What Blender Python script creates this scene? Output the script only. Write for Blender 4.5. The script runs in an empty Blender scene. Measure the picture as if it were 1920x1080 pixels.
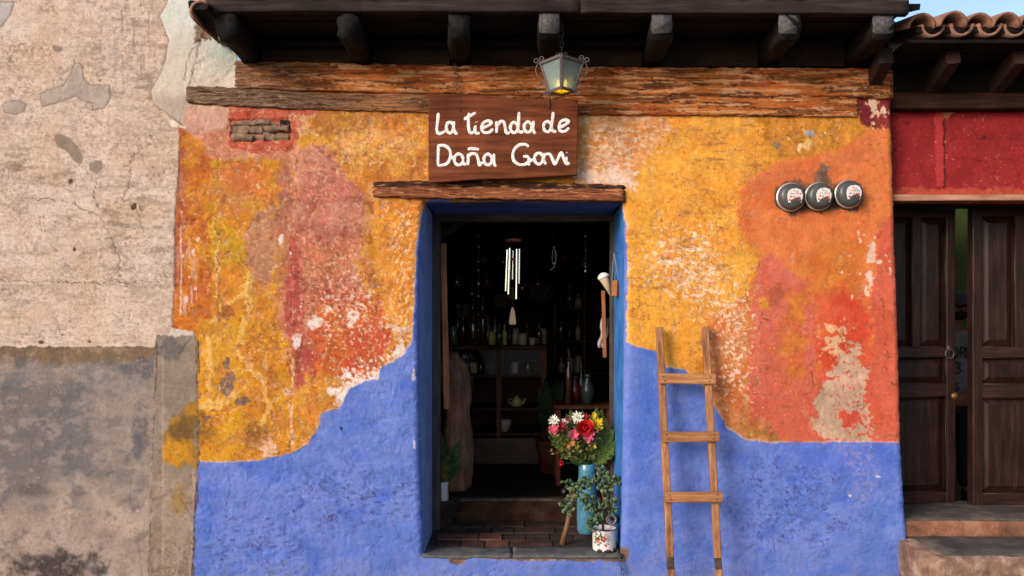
import bpy, bmesh, math, random
import numpy as np
from mathutils import Vector, Matrix, Euler
R = math.radians
random.seed(4)
sc = bpy.context.scene
COL = sc.collection
# ------------------------------------------------------------------ camera
CAMZ, DIST, FPX = 1.59375, 4.5, 1440.0
cam_d = bpy.data.cameras.new('camera'); cam = bpy.data.objects.new('camera', cam_d); COL.objects.link(cam)
cam.location = (0, -DIST, CAMZ); cam.rotation_euler = (R(90), 0, 0)
cam_d.sensor_width = 36; cam_d.lens = 36 * FPX / 1920
cam_d.shift_x = (960 - 981) / 1920; cam_d.shift_y = (610 - 540) / 1920
cam_d.clip_start = .05; cam_d.clip_end = 2000
sc.camera = cam
# ------------------------------------------------------------------ sky and sun
SUN_EL, SUN_AZ = R(22), R(226)      # azimuth clockwise from +Y: the light comes from behind the camera
w = bpy.data.worlds.new('World'); sc.world = w; w.use_nodes = True
nt = w.node_tree; nt.nodes.clear()
sky = nt.nodes.new('ShaderNodeTexSky'); sky.sky_type = 'NISHITA'; sky.sun_disc = False
sky.sun_elevation = SUN_EL; sky.sun_rotation = SUN_AZ; sky.air_density = 1.0; sky.dust_density = 1.2; sky.ozone_density = 1.0
bg = nt.nodes.new('ShaderNodeBackground'); bg.inputs[1].default_value = .15
ow = nt.nodes.new('ShaderNodeOutputWorld')
nt.links.new(sky.outputs[0], bg.inputs[0]); nt.links.new(bg.outputs[0], ow.inputs[0])
sd_ = bpy.data.lights.new('sun', 'SUN'); sd_.energy = 2.0; sd_.angle = R(24); sd_.color = (1, .945, .89)
sun = bpy.data.objects.new('sun', sd_); COL.objects.link(sun)
sdir = Vector((math.sin(SUN_AZ) * math.cos(SUN_EL), math.cos(SUN_AZ) * math.cos(SUN_EL), math.sin(SUN_EL)))
sun.rotation_euler = sdir.to_track_quat('Z', 'Y').to_euler(); sun.location = (-3, -8, 6)
vs = sc.view_settings; vs.view_transform = 'Standard'; vs.look = 'None'; vs.exposure = .74; vs.gamma = 1; vs.use_curve_mapping = False
sc.render.engine = 'CYCLES'
sc.render.resolution_x, sc.render.resolution_y = 1024, 576

def at(px, py, Y=0.0):
    d = Y + DIST
    return Vector(((px - 981) / FPX * d, Y, CAMZ + (610 - py) / FPX * d))
def wx(px): return (px - 981) / 320
def wz(py): return .25 + (1040 - py) / 320
def lin(c):
    c = np.asarray(c, dtype=np.float64)
    return np.where(c <= .04045, c / 12.92, ((c + .055) / 1.055) ** 2.4)
def rgb(r, g, b, k=1.0):
    v = lin(np.array([r, g, b]) / 255) * k
    return (float(v[0]), float(v[1]), float(v[2]), 1)
ALB = .80        # albedo of the plaster that reads as full white under this exposure
# ------------------------------------------------------------------ painted plaster
# Paint layers of the old facade, worked out in wall coordinates (320 units per metre,
# x to the right, y downwards) and stored per vertex as the plaster's own colour.
PX0, PX1, PY0, PY1, STEP = -320, 1716, -140, 1124, 2
gx = np.arange(PX0, PX1 + 1, STEP, dtype=np.float64)
gy = np.arange(PY0, PY1 + 1, STEP, dtype=np.float64)
XX, YY = [a.astype(np.float32) for a in np.meshgrid(gx, gy)]

def gnoise(x, y, seed):
    rs = np.random.RandomState(seed)
    n = 128
    ang = rs.rand(n, n) * 2 * np.pi
    gxx, gyy = np.cos(ang).astype(x.dtype), np.sin(ang).astype(x.dtype)
    xi = np.floor(x).astype(np.int32); yi = np.floor(y).astype(np.int32)
    xf = (x - xi).astype(x.dtype); yf = (y - yi).astype(x.dtype)
    u = xf**3 * (xf * (xf * 6 - 15) + 10); v = yf**3 * (yf * (yf * 6 - 15) + 10)
    x0 = xi % n; x1 = (xi + 1) % n; y0 = yi % n; y1 = (yi + 1) % n
    a = gxx[y0, x0] * xf + gyy[y0, x0] * yf
    b = gxx[y0, x1] * (xf - 1) + gyy[y0, x1] * yf
    c = gxx[y1, x0] * xf + gyy[y1, x0] * (yf - 1)
    d = gxx[y1, x1] * (xf - 1) + gyy[y1, x1] * (yf - 1)
    return (a + (b - a) * u + ((c + (d - c) * u) - (a + (b - a) * u)) * v) * 1.5

def fbm(x, y, octaves, seed, gain=0.5):
    s = 0; amp = 1; tot = 0
    for o in range(octaves):
        s = s + amp * gnoise(x * 2**o + 17.3 * o, y * 2**o - 9.1 * o, seed + o)
        tot += amp; amp *= gain
    return s / tot * 1.35

def sstep(a, b, x):
    t = np.clip((x - a) / (b - a), 0, 1)
    return t * t * (3 - 2 * t)

def worley(x, y, seed):
    rs = np.random.RandomState(seed); n = 128
    jx, jy = rs.rand(n, n).astype(x.dtype), rs.rand(n, n).astype(x.dtype)
    xi = np.floor(x).astype(np.int32); yi = np.floor(y).astype(np.int32)
    f1 = np.full(x.shape, 9.0, x.dtype); f2 = f1.copy()
    for dy in (-1, 0, 1):
        for dx in (-1, 0, 1):
            cx, cy = xi + dx, yi + dy
            d = np.hypot(cx + jx[cy % n, cx % n] - x, cy + jy[cy % n, cx % n] - y)
            f2 = np.minimum(f2, np.maximum(f1, d)); f1 = np.minimum(f1, d)
    return f1, f2

F32 = np.float32
class Painter:
    def __init__(self, XX, YY, seed=1):
        self.X, self.Y = XX.astype(F32), YY.astype(F32)
        self.C = np.zeros(XX.shape + (3,), F32); self.R = np.zeros(XX.shape, F32)
        X, Y = XX, YY
        f = lambda a: a.astype(F32)
        self.n200 = f(fbm(X / 200, Y / 200, 3, seed))
        self.n70 = f(fbm(X / 70, Y / 70, 4, seed + 20))
        self.n25 = f(fbm(X / 25, Y / 25, 3, seed + 40))
        self.n9 = f(fbm(X / 9, Y / 9, 2, seed + 60))
        self.n4 = f(gnoise(X / 4.3, Y / 4.3, seed + 80))
        self.streakv = f(fbm(X / 7, Y / 90, 3, seed + 90))
        self.wx = self.n25 * 9 + self.n9 * 3; self.wy = np.roll(self.n25, (37, 61), (0, 1)) * 9 + np.roll(self.n9, (13, 29), (0, 1)) * 3
        self.k = 0; self.full = (slice(0, X.shape[0]), slice(0, X.shape[1]))
    def box(self, x0, y0, x1, y1):
        gx, gy = self.X[0], self.Y[:, 0]
        j0, j1 = np.searchsorted(gx, (x0, x1)); i0, i1 = np.searchsorted(gy, (y0, y1))
        return (slice(i0, i1), slice(j0, j1))
    def bbox(self, m):
        r = np.flatnonzero(m.any(1))
        if len(r) == 0: return None
        c = np.flatnonzero(m[r[0]:r[-1] + 1].any(0))
        return (slice(r[0], r[-1] + 1), slice(c[0], c[-1] + 1))
    def put(self, sl, v, bg=0.0):
        o = np.full(self.X.shape, bg, F32); o[sl] = v; return o
    def _roll(self, a, sl=None):
        self.k += 1
        dy, dx = (self.k * 53) % 311, (self.k * 97) % 577
        if sl is None: return np.roll(a, (dy, dx), (0, 1))
        h, w = a.shape
        return a[np.ix_((np.arange(sl[0].start, sl[0].stop) - dy) % h, (np.arange(sl[1].start, sl[1].stop) - dx) % w)]
    def sd(self, pts, pad=40):
        """signed distance, positive inside"""
        p = np.array(pts, float)
        x0, y0 = p.min(0) - pad; x1, y1 = p.max(0) + pad
        sl = self.box(x0, y0, x1, y1)
        x, y = self.X[sl], self.Y[sl]
        d = np.full(x.shape, 1e9, F32); ins = np.zeros(x.shape, bool)
        for k in range(len(p)):
            a, b = p[k], p[(k + 1) % len(p)]
            e = (b - a).astype(F32); L = max(float(e @ e), 1e-9)
            t = np.clip(((x - F32(a[0])) * e[0] + (y - F32(a[1])) * e[1]) / F32(L), 0, 1)
            d = np.minimum(d, (x - F32(a[0]) - t * e[0]) ** 2 + (y - F32(a[1]) - t * e[1]) ** 2)
            if abs(e[1]) > 1e-9:
                ins ^= ((a[1] > y) != (b[1] > y)) & (x < F32(a[0]) + (y - F32(a[1])) * (e[0] / e[1]))
        d = np.sqrt(d)
        return self.put(sl, np.where(ins, d, -d), -1e3)
    def poly(self, pts, rough=6, fine=3, soft=1.5):
        pad = 10 + 2 * rough + 2 * fine + 2 * soft
        p = np.array(pts, float)
        s = self.sd(pts, pad); sl = self.box(*(p.min(0) - pad), *(p.max(0) + pad))
        v = s[sl] + self._roll(self.n25, sl) * rough * 1.25 + self._roll(self.n70, sl) * min(rough, 12) * .8 + self._roll(self.n9, sl) * fine * 1.4 + self._roll(self.n4, sl) * fine * .6
        return self.put(sl, sstep(-soft, soft, v))
    def blob(self, cx, cy, rx, ry, rot=0):
        r = max(rx, ry) * 2.1
        sl = self.box(cx - r, cy - r, cx + r, cy + r)
        c, s = math.cos(rot), math.sin(rot)
        dx, dy = self.X[sl] - cx, self.Y[sl] - cy
        u = (dx * c + dy * s) / rx; v = (-dx * s + dy * c) / ry
        return self.put(sl, np.clip(1 - np.sqrt(u * u + v * v), -1, 1), -1)
    def spot(self, cx, cy, rx, ry, rot=0, rough=.25, soft=.12):
        r = max(rx, ry) * 2.4 + 4
        sl = self.box(cx - r, cy - r, cx + r, cy + r)
        v = self.blob(cx, cy, rx, ry, rot)[sl] + self._roll(self.n25, sl) * rough + self._roll(self.n9, sl) * rough * .6
        return self.put(sl, sstep(-soft, soft, v))
    def line(self, pts, w, wob=3, soft=.8):
        p = np.array(pts, float); pad = w + 2.5 * wob + soft + 4
        sl = self.box(*(p.min(0) - pad), *(p.max(0) + pad))
        X = self.X[sl] + self._roll(self.n25, sl) * wob + self._roll(self.n9, sl) * wob * .5
        Y = self.Y[sl] + self._roll(self.n25, sl) * wob + self._roll(self.n9, sl) * wob * .5
        d = np.full(X.shape, 1e9)
        for (ax, ay), (bx, by) in zip(pts[:-1], pts[1:]):
            ex, ey = bx - ax, by - ay; L = max(ex * ex + ey * ey, 1e-9)
            t = np.clip(((X - ax) * ex + (Y - ay) * ey) / L, 0, 1)
            d = np.minimum(d, np.hypot(X - ax - t * ex, Y - ay - t * ey))
        return self.put(sl, 1 - sstep(w * .5, w * .5 + soft, d))
    def col(self, c, var=.05, var2=.05, c2=None, mixn=None):
        return (c, var, var2, c2, mixn)
    def _col(self, spec, sl):
        c, var, var2, c2, mixn = spec
        a = np.array(c, F32) / 255
        if c2 is not None:
            m = mixn[sl] if mixn is not None else sstep(-.35, .35, self._roll(self.n70, sl) + .5 * self._roll(self.n25, sl))
            a = a + (np.array(c2, F32) / 255 - a) * m[..., None]
        return a * (1 + var * self._roll(self.n25, sl) + var2 * self._roll(self.n9, sl) + var2 * .5 * self._roll(self.n4, sl))[..., None]
    def over(self, m, color, relief=0.0):
        if len(color) == 3: color = self.col(color)
        m = m.astype(F32)
        sl = self.bbox(m)
        if sl is None: return
        mm = m[sl]
        self.C[sl] += (self._col(color, sl) - self.C[sl]) * mm[..., None]
        if relief: self.R[sl] += F32(relief) * mm
    def flakes(self, w, color, size=9, aniso=1.0, thr=.35, relief=-.8, soft=.06, seed=5, a=1.0):
        w = w.astype(F32)
        sl = self.bbox(w > w.min() + 1e-3) or self.full
        n = fbm(self.X[sl] / F32(size * aniso) + self.wx[sl] * F32(.02), self.Y[sl] / F32(size) + self.wy[sl] * F32(.02), 3, seed + 300, .6)
        m = self.put(sl, sstep(thr - soft, thr + soft, n + w[sl]) * a)
        self.over(m, color, relief); return m
    def cracks(self, cell, presence, color, w=.9, depth=1.2, seed=7, warp=1.0, a=.8):
        sl = self.bbox(presence > .01)
        if sl is None: return presence
        f1, f2 = worley((self.X[sl] + self.wx[sl] * F32(warp)) / F32(cell), (self.Y[sl] + self.wy[sl] * F32(warp)) / F32(cell), seed)
        d = (f2 - f1) * cell * .5
        m = self.put(sl, (1 - sstep(w * .5, w * .5 + 1.3, d)) * np.clip(presence[sl], 0, 1) * a)
        self.over(m, color, -depth); return m

def inside_soft(P, pts, soft):
    return np.clip(P.sd(pts, soft) / soft, -1, 1)

def paint_facade():
    P = Painter(XX, YY, 11)
    X, Y = P.X, P.Y
    n200, n70, n25, n9, n4 = P.n200, P.n70, P.n25, P.n9, P.n4
    full = np.ones(X.shape)
    # =========================================== shop: yellow-orange lime wash
    P.over(full, P.col((215, 146, 50), .05, .05, (205, 128, 40)))
    # --- left of the door
    P.over(P.poly([(320, 240), (400, 235), (402, 420), (410, 640), (322, 640)], 5, 3), P.col((208, 132, 38), .06, .06, (186, 98, 42)))
    P.over(P.poly([(318, 235), (345, 240), (342, 330), (352, 420), (340, 520), (345, 640), (318, 640)], 9, 5, 4), P.col((172, 88, 50), .08, .08, (186, 118, 88)))
    P.over(P.poly([(322, 545), (395, 530), (400, 625), (320, 628)], 10, 6, 8), P.col((178, 78, 40), .08, .08, (200, 112, 38)))
    st = sstep(.18, .4, P.streakv) * P.poly([(335, 420), (380, 430), (378, 580), (335, 590)], 8, 4, 8)
    P.over(st * .8, (214, 168, 160))
    P.over(P.line([(339, 430), (340, 590)], 1.6, 2) * .9, (226, 190, 170))
    for fx, fy, r in ((362, 470, 5), (371, 450, 4), (355, 520, 3), (349, 560, 4), (366, 540, 4), (343, 480, 3)):
        P.over(P.spot(fx, fy, r * .8, r * 1.1, 0, 1.0), (226, 190, 172), -.5)
    # ochre yellow
    P.over(P.poly([(398, 300), (470, 295), (520, 310), (520, 380), (480, 410), (470, 470), (452, 560), (400, 590), (392, 420), (385, 350)], 8, 4, 3), P.col((198, 146, 36), .07, .06, (206, 128, 38)), .4)
    P.over(P.spot(440, 355, 40, 45, .3, .5, .3) * .55, (190, 112, 78))
    P.over(P.spot(470, 340, 55, 30, .4, .5, .3) * .6, (202, 108, 60))
    # brown-grey bare zones
    P.over(P.poly([(520, 300), (548, 290), (552, 400), (540, 500), (520, 510), (505, 450), (522, 380)], 9, 4, 6), P.col((152, 112, 90), .08, .08, (174, 106, 84)), -.6)
    P.over(P.poly([(470, 395), (512, 385), (520, 470), (505, 540), (470, 505), (456, 440)], 8, 4, 4), P.col((184, 126, 92), .07, .07, (168, 116, 82)), -.8)
    P.over(P.poly([(515, 440), (548, 440), (548, 640), (520, 620)], 12, 6, 8) * .8, P.col((176, 100, 62), .1, .1, (196, 132, 70)))
    # dusty pink / red
    P.over(P.poly([(552, 275), (605, 262), (660, 318), (688, 350), (690, 420), (672, 480), (690, 560), (684, 640), (650, 730), (538, 732), (532, 600), (540, 480), (548, 380)], 12, 6, 4), P.col((188, 108, 90), .08, .07, (200, 132, 106)), .3)
    P.over(P.poly([(548, 470), (640, 440), (668, 470), (640, 560), (560, 600), (540, 540)], 16, 8, 10) * .7, P.col((178, 92, 72), .08, .08, (196, 114, 76)))
    P.over(P.poly([(543, 440), (560, 446), (566, 520), (572, 620), (640, 625), (645, 720), (538, 735), (534, 560)], 4, 3, 2), P.col((176, 78, 68), .05, .05, (188, 92, 74)), .5)
    P.over(P.poly([(596, 560), (660, 540), (735, 590), (730, 650), (690, 712), (600, 728), (590, 660)], 14, 7, 8), P.col((204, 100, 44), .09, .09, (188, 70, 52)))
    P.over(P.poly([(640, 600), (720, 600), (715, 680), (650, 700)], 18, 7, 14) * .6, (192, 84, 56))
    # yellow upper, right of the crack
    P.over(P.poly([(600, 205), (806, 205), (806, 345), (720, 350), (690, 380), (650, 330), (604, 268), (580, 240)], 10, 5, 4), P.col((216, 150, 62), .07, .08, (196, 116, 46)), .6)
    P.over(P.poly([(635, 255), (700, 235), (790, 262), (780, 296), (700, 300), (650, 320), (632, 300)], 14, 6, 5) * .8, P.col((234, 172, 104), .05, .06, (224, 158, 70)), .5)
    P.over(P.poly([(580, 208), (700, 206), (690, 240), (625, 262), (585, 246)], 14, 7, 6) * .75, P.col((178, 108, 46), .1, .1, (198, 136, 60)))
    P.over(P.poly([(690, 340), (712, 352), (700, 400), (690, 460), (706, 540), (680, 520), (676, 420)], 8, 5, 3) * .8, P.col((170, 92, 52), .1, .1, (206, 150, 90)))
    # wrinkled light orange by the jamb
    P.over(P.poly([(700, 385), (800, 375), (784, 640), (770, 660), (730, 600), (712, 520), (700, 440)], 8, 4, 4), P.col((222, 146, 58), .06, .06, (214, 128, 44)), .4)
    wr = fbm((X * .75 + Y * .35) / 4.5, (Y * .85 - X * .3) / 11, 3, 411)
    wz = np.clip(inside_soft(P, [(715, 380), (800, 370), (788, 650), (700, 650), (730, 520)], 60), -1, 1)
    m = sstep(.22, .38, wr + .25 * wz - .02) * sstep(-.2, .3, wz + n25 * .4)
    P.over(m * .85, P.col((240, 196, 142), .05, .05), -.7)
    P.over(P.line([(731, 612), (752, 618), (770, 616)], 9, 4) * .9, (240, 206, 190), -.6)
    # yellow-ochre lower left
    P.over(P.poly([(372, 600), (470, 585), (540, 640), (545, 740), (600, 760), (604, 880), (366, 880), (366, 640)], 9, 5, 4), P.col((212, 146, 34), .06, .06, (200, 126, 36)), .5)
    P.over(P.poly([(374, 610), (400, 600), (440, 620), (448, 665), (430, 720), (376, 690)], 8, 5, 3) * .7, P.col((214, 152, 52), .05, .05), .5)
    P.over(P.poly([(500, 640), (548, 650), (556, 840), (505, 850)], 14, 7, 8) * .6, P.col((198, 118, 30), .08, .08, (214, 148, 44)))
    P.over(P.poly([(570, 700), (650, 700), (640, 760), (605, 800), (590, 840), (560, 850)], 12, 6, 5), P.col((206, 124, 40), .08, .08, (214, 146, 60)))
    # patching plaster, raised edges in pale ochre
    for pts, w in (([(398, 410), (408, 460), (409, 560)], 5), ([(470, 520), (462, 545), (420, 580), (395, 606)], 9), ([(450, 640), (462, 596), (472, 530)], 11),
                   ([(440, 655), (470, 690), (498, 715), (503, 770), (492, 800)], 7), ([(376, 762), (420, 755), (438, 742)], 14), ([(392, 640), (396, 760)], 8)):
        P.over(P.line(pts, w, 7, 2) * .9, P.col((226, 172, 92), .06, .06), 2.2)
    # grey chips down to the bare plaster
    for pts in ([(414, 712), (432, 698), (442, 700), (438, 726), (424, 746), (413, 734)], [(438, 748), (462, 744), (470, 752), (452, 764), (440, 760)], [(378, 781), (394, 781), (391, 791)],
                [(418, 690), (426, 668), (434, 676), (428, 694)]):
        P.over(P.poly(pts, 4, 2, 1), P.col((150, 112, 92), .12, .1, (122, 92, 76)), -2.2)
    P.over(P.poly([(418, 572), (432, 570), (438, 590), (424, 602), (414, 592)], 4, 2, 1.5), P.col((166, 98, 46)), -1)
    P.over(P.spot(482, 820, 22, 26, 0, .6, .4) * .6, (112, 80, 40))
    P.over(P.spot(350, 810, 40, 30, 0, .6, .4) * .5, (96, 74, 44))
    # top left: salmon round the niche, pale pink patch
    P.over(P.poly([(335, 196), (600, 196), (598, 214), (562, 232), (556, 292), (470, 300), (400, 300), (372, 262), (340, 250)], 7, 4, 3), P.col((196, 122, 94), .06, .06, (206, 142, 112)), .5)
    P.over(P.poly([(424, 196), (606, 196), (600, 213), (560, 220), (550, 280), (490, 290), (428, 276)], 5, 3, 2), P.col((192, 96, 70), .06, .06, (180, 80, 58)), .6)
    P.over(P.poly([(342, 192), (422, 194), (420, 240), (372, 252), (336, 236)], 4, 2, 1.5), P.col((206, 158, 132), .04, .04, (196, 146, 122)), 1.5)
    P.over(P.poly([(558, 214), (582, 214), (580, 246), (560, 262)], 6, 3, 2) * .8, P.col((212, 158, 112)), .5)
    # flecks
    def fz(pts, soft): return np.clip(P.sd(pts, soft) / soft, -1, .6)
    z = fz([(560, 560), (640, 480), (720, 520), (735, 600), (700, 660), (590, 640)], 90)
    P.flakes(z * .6 + .0, P.col((230, 184, 152), .05, .06), 8, 1, .42, -1.2, .09, 3, .85)
    P.flakes(z * .5 - .08, P.col((188, 92, 62), .05, .06), 6, 1, .40, .8, .06, 4, .7)
    P.flakes(z * .5 - .18, P.col((242, 216, 200), .03, .05), 12, 1.3, .42, -.8, .07, 9, .9)
    z = fz([(560, 250), (800, 250), (800, 340), (690, 350), (620, 320)], 60)
    P.flakes(z * .25 - .2, P.col((232, 180, 120), .05, .06), 10, 1.6, .4, .6, .05, 13)
    P.flakes(z * .25 - .3, P.col((150, 88, 44), .08, .06), 6, 1.5, .38, -.9, .05, 15)
    z = fz([(540, 300), (690, 330), (690, 600), (540, 640)], 50)
    P.flakes(z * .3 - .28, P.col((212, 146, 120)), 9, 1, .4, .3, .06, 17)
    P.flakes(z * .3 - .36, P.col((150, 70, 54)), 6, 1, .4, -.6, .06, 19)
    for cx, cy, rx, ry in ((594, 606, 15, 10), (660, 596, 12, 9), (652, 612, 8, 6), (556, 640, 5, 12), (640, 742, 16, 16), (674, 728, 16, 12), (690, 716, 20, 9), (650, 700, 10, 8), (702, 700, 18, 10), (748, 660, 12, 14), (526, 452, 5, 9)):
        P.over(P.spot(cx, cy, rx, ry, 0, 1.2, .15), P.col((238, 212, 200), .04, .05), -.9)
    z = fz([(620, 690), (715, 660), (775, 610), (782, 640), (700, 720), (640, 770)], 26)
    P.flakes(z * .5 - .1, P.col((242, 216, 204)), 8, 1, .38, -.8, .06, 21)
    z = fz([(400, 600), (540, 620), (600, 800), (420, 850)], 60)
    P.flakes(z * .2 - .4, P.col((226, 176, 96)), 10, 1, .36, .5, .05, 23)
    P.flakes(z * .2 - .46, P.col((120, 74, 36)), 5, .7, .36, -.8, .05, 25)
    for cx, cy, rx, ry in ((546, 770, 3, 26), (547, 815, 4, 18), (500, 838, 14, 20), (549, 700, 3, 30), (540, 735, 10, 8)):
        P.over(P.spot(cx, cy, rx, ry, 0, .7), P.col((222, 172, 138)), -.7)
    # --- right of the door
    P.over(P.poly([(1080, 215), (1420, 215), (1470, 240), (1400, 330), (1386, 440), (1420, 500), (1380, 640), (1250, 700), (1160, 660), (1160, 360), (1080, 350)], 8, 4, 4), P.col((236, 166, 66), .04, .05, (232, 152, 54)), .5)
    P.over(P.poly([(1180, 400), (1220, 380), (1250, 500), (1240, 640), (1176, 660)], 12, 6, 8) * .6, P.col((230, 160, 54)), .3)
    P.over(P.poly([(1080, 215), (1230, 214), (1262, 240), (1196, 320), (1184, 358), (1080, 345)], 9, 5, 5), P.col((222, 148, 84), .08, .1, (226, 168, 126)), -.4)
    P.over(P.poly([(1295, 288), (1370, 282), (1380, 312), (1330, 322), (1300, 316)], 6, 4, 3) * .8, P.col((232, 164, 62)), .6)
    P.over(P.poly([(1420, 215), (1645, 214), (1650, 250), (1560, 290), (1480, 300), (1430, 270)], 9, 6, 5), P.col((186, 118, 40), .1, .1, (206, 134, 48)), -.3)
    # orange meter panel
    P.over(P.poly([(1384, 360), (1420, 322), (1470, 296), (1560, 286), (1640, 244), (1676, 226), (1700, 470), (1700, 620), (1540, 640), (1520, 540), (1470, 490), (1418, 470), (1384, 430)], 5, 3, 4), P.col((224, 124, 68), .04, .03, (214, 110, 58)), .9)
    P.over(P.poly([(1400, 330), (1480, 312), (1560, 296), (1650, 262), (1650, 290), (1560, 330), (1460, 345), (1400, 362)], 12, 5, 12) * .6, P.col((196, 100, 60), .06, .06))
    P.over(P.poly([(1490, 470), (1620, 450), (1625, 560), (1600, 600), (1540, 560), (1500, 530)], 12, 6, 14) * .7, P.col((196, 100, 40), .05, .05, (206, 122, 46)))
    # pink-red field
    P.over(P.poly([(1425, 476), (1468, 488), (1520, 530), (1534, 600), (1532, 740), (1528, 832), (1400, 832), (1394, 700), (1408, 560)], 8, 5, 9), P.col((204, 96, 72), .05, .05, (210, 104, 84)), .6)
    P.over(P.poly([(1396, 740), (1530, 735), (1526, 832), (1400, 832)], 9, 4, 9) * .6, P.col((200, 88, 64)))
    P.over(P.poly([(1470, 560), (1510, 540), (1520, 640), (1505, 720), (1470, 730), (1456, 640)], 16, 9, 10) * .8, P.col((208, 122, 44), .08, .1, (198, 96, 54)), -.3)
    P.over(P.poly([(1421, 558), (1441, 557), (1443, 578), (1423, 578)], 2, 2, 1.5) * .9, (216, 144, 42))
    P.over(P.spot(1456, 556, 14, 22, .2, .6, .3) * .7, (170, 84, 56))
    # strong red
    P.over(P.poly([(1532, 560), (1570, 536), (1622, 560), (1640, 620), (1640, 720), (1600, 700), (1536, 720)], 12, 6, 16), P.col((206, 70, 44), .05, .05, (214, 90, 54)), .3)
    P.over(P.poly([(1530, 690), (1640, 680), (1640, 832), (1528, 832)], 6, 4, 5), P.col((206, 88, 66), .05, .05))
    # coral strip at the corner
    P.over(P.poly([(1652, 440), (1678, 400), (1720, 400), (1720, 834), (1636, 834), (1636, 660), (1640, 540)], 5, 3, 3), P.col((212, 98, 74), .05, .04, (204, 88, 62)), .5)
    for cx, cy, rx, ry in ((1640, 480, 6, 24), (1646, 460, 4, 10), (1634, 520, 5, 14), (1652, 490, 7, 4), (1630, 550, 4, 10)):
        P.over(P.spot(cx, cy, rx * 1.2, ry * 1.1, 0, 1.3, .2), P.col((236, 190, 164)), -.8)
    # exposed pale plaster
    m = P.poly([(1578, 660), (1612, 652), (1622, 700), (1628, 760), (1632, 832), (1550, 826), (1526, 806), (1534, 730), (1556, 700)], 12, 8, 2)
    P.over(m, P.col((206, 166, 138), .06, .06, (186, 150, 124)), -1.2)
    z = fz([(1570, 670), (1620, 660), (1632, 832), (1560, 826), (1575, 760)], 30)
    P.flakes(z * .3 - .12, P.col((208, 84, 62)), 9, .8, .34, .9, .05, 31)
    P.over(P.poly([(1570, 776), (1604, 764), (1622, 780), (1612, 792), (1584, 800)], 9, 7, 1.5), P.col((204, 76, 56)), .9)
    for cx, cy, rx, ry in ((1556, 612, 7, 9), (1570, 640, 10, 10), (1553, 640, 6, 6), (1580, 620, 7, 5), (1562, 660, 8, 7), (1545, 654, 6, 4)):
        P.over(P.spot(cx, cy, rx * 1.2, ry * 1.2, 0, 1.4, .2), P.col((226, 168, 130)), -.8)
    # flaky brown-orange next to the blue curve
    P.over(P.poly([(1322, 600), (1400, 560), (1406, 690), (1396, 740), (1410, 832), (1380, 826), (1346, 770), (1318, 720)], 10, 7, 5), P.col((212, 134, 82), .09, .1, (200, 108, 58)), -.4)
    P.over(P.poly([(1392, 800), (1440, 790), (1458, 832), (1400, 832)], 10, 6, 4), P.col((190, 122, 60), .12, .14, (150, 100, 52)), -.6)
    z = fz([(1196, 470), (1250, 420), (1340, 430), (1384, 520), (1380, 590), (1330, 600), (1240, 560), (1200, 520)], 70)
    P.flakes(z * .6 + .06, P.col((238, 192, 142), .05, .06), 8, 1.25, .40, -1.2, .09, 41, .85)
    P.flakes(z * .5 - .06, P.col((216, 128, 66), .05, .06), 6, 1.1, .40, .8, .06, 42, .7)
    P.flakes(z * .55 - .12, P.col((244, 216, 192), .03, .05), 11, 1.4, .42, -.8, .07, 43, .9)
    P.flakes(z * .4 - .34, P.col((178, 84, 60)), 5, 1, .40, -.5, .05, 45)
    z = fz([(1340, 560), (1410, 540), (1406, 760), (1350, 740)], 40)
    P.flakes(z * .5 - .04, P.col((240, 196, 164)), 9, 1.1, .38, -1.0, .06, 47)
    P.flakes(z * .4 - .3, P.col((168, 66, 48)), 6, 1, .40, -.6, .05, 49)
    z = fz([(1085, 215), (1240, 214), (1250, 250), (1190, 340), (1085, 345)], 60)
    P.flakes(z * .5 - .06, P.col((238, 196, 162), .05, .06), 8, 1.9, .38, .6, .06, 51)
    P.flakes(z * .4 - .22, P.col((214, 112, 52)), 6, 1.8, .38, -.8, .06, 53)
    P.flakes(z * .4 - .48, P.col((168, 152, 164)), 12, 1.5, .36, .3, .06, 55)
    P.over(P.poly([(1084, 318), (1180, 318), (1186, 352), (1090, 344)], 8, 4, 3), P.col((238, 200, 176), .05, .06), -.6)
    z = fz([(1250, 230), (1440, 230), (1400, 440), (1250, 420)], 50)
    P.flakes(z * .3 - .34, P.col((204, 118, 40)), 8, 1.6, .38, -.5, .06, 57)
    P.flakes(z * .3 - .5, P.col((112, 78, 50)), 5, 1, .38, -.9, .05, 59)
    P.flakes(z * .3 - .36, P.col((234, 172, 84)), 13, 1.2, .38, .5, .06, 60)
    z = fz([(1440, 225), (1620, 222), (1560, 284), (1450, 280)], 40)
    P.flakes(z * .4 - .26, P.col((158, 132, 104)), 9, 1.2, .38, .8, .05, 61)
    P.flakes(z * .4 - .28, P.col((116, 72, 30)), 6, 1, .38, -1, .05, 63)
    P.flakes(z * .4 - .4, P.col((236, 190, 130)), 6, 1, .38, .5, .05, 65)
    for cx, cy, rx, ry, c in ((1520, 250, 9, 5, (170, 160, 176)), (1500, 275, 5, 8, (234, 196, 150)), (1516, 268, 8, 10, (226, 180, 110)), (1456, 272, 10, 5, (150, 120, 90))):
        P.over(P.spot(cx, cy, rx, ry, .3, .6), P.col(c), .5)
    z = fz([(1400, 560), (1530, 560), (1530, 830), (1400, 830)], 60)
    P.flakes(z * .2 - .42, P.col((232, 160, 130)), 5, 1, .36, -.6, .05, 67)
    P.flakes(z * .2 - .46, P.col((150, 62, 48)), 5, 1, .36, -.6, .05, 69)
    z = fz([(1540, 440), (1640, 450), (1630, 560), (1560, 560)], 40)
    P.flakes(z * .2 - .38, P.col((230, 166, 96)), 5, 1.6, .36, -.4, .05, 71)
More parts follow.
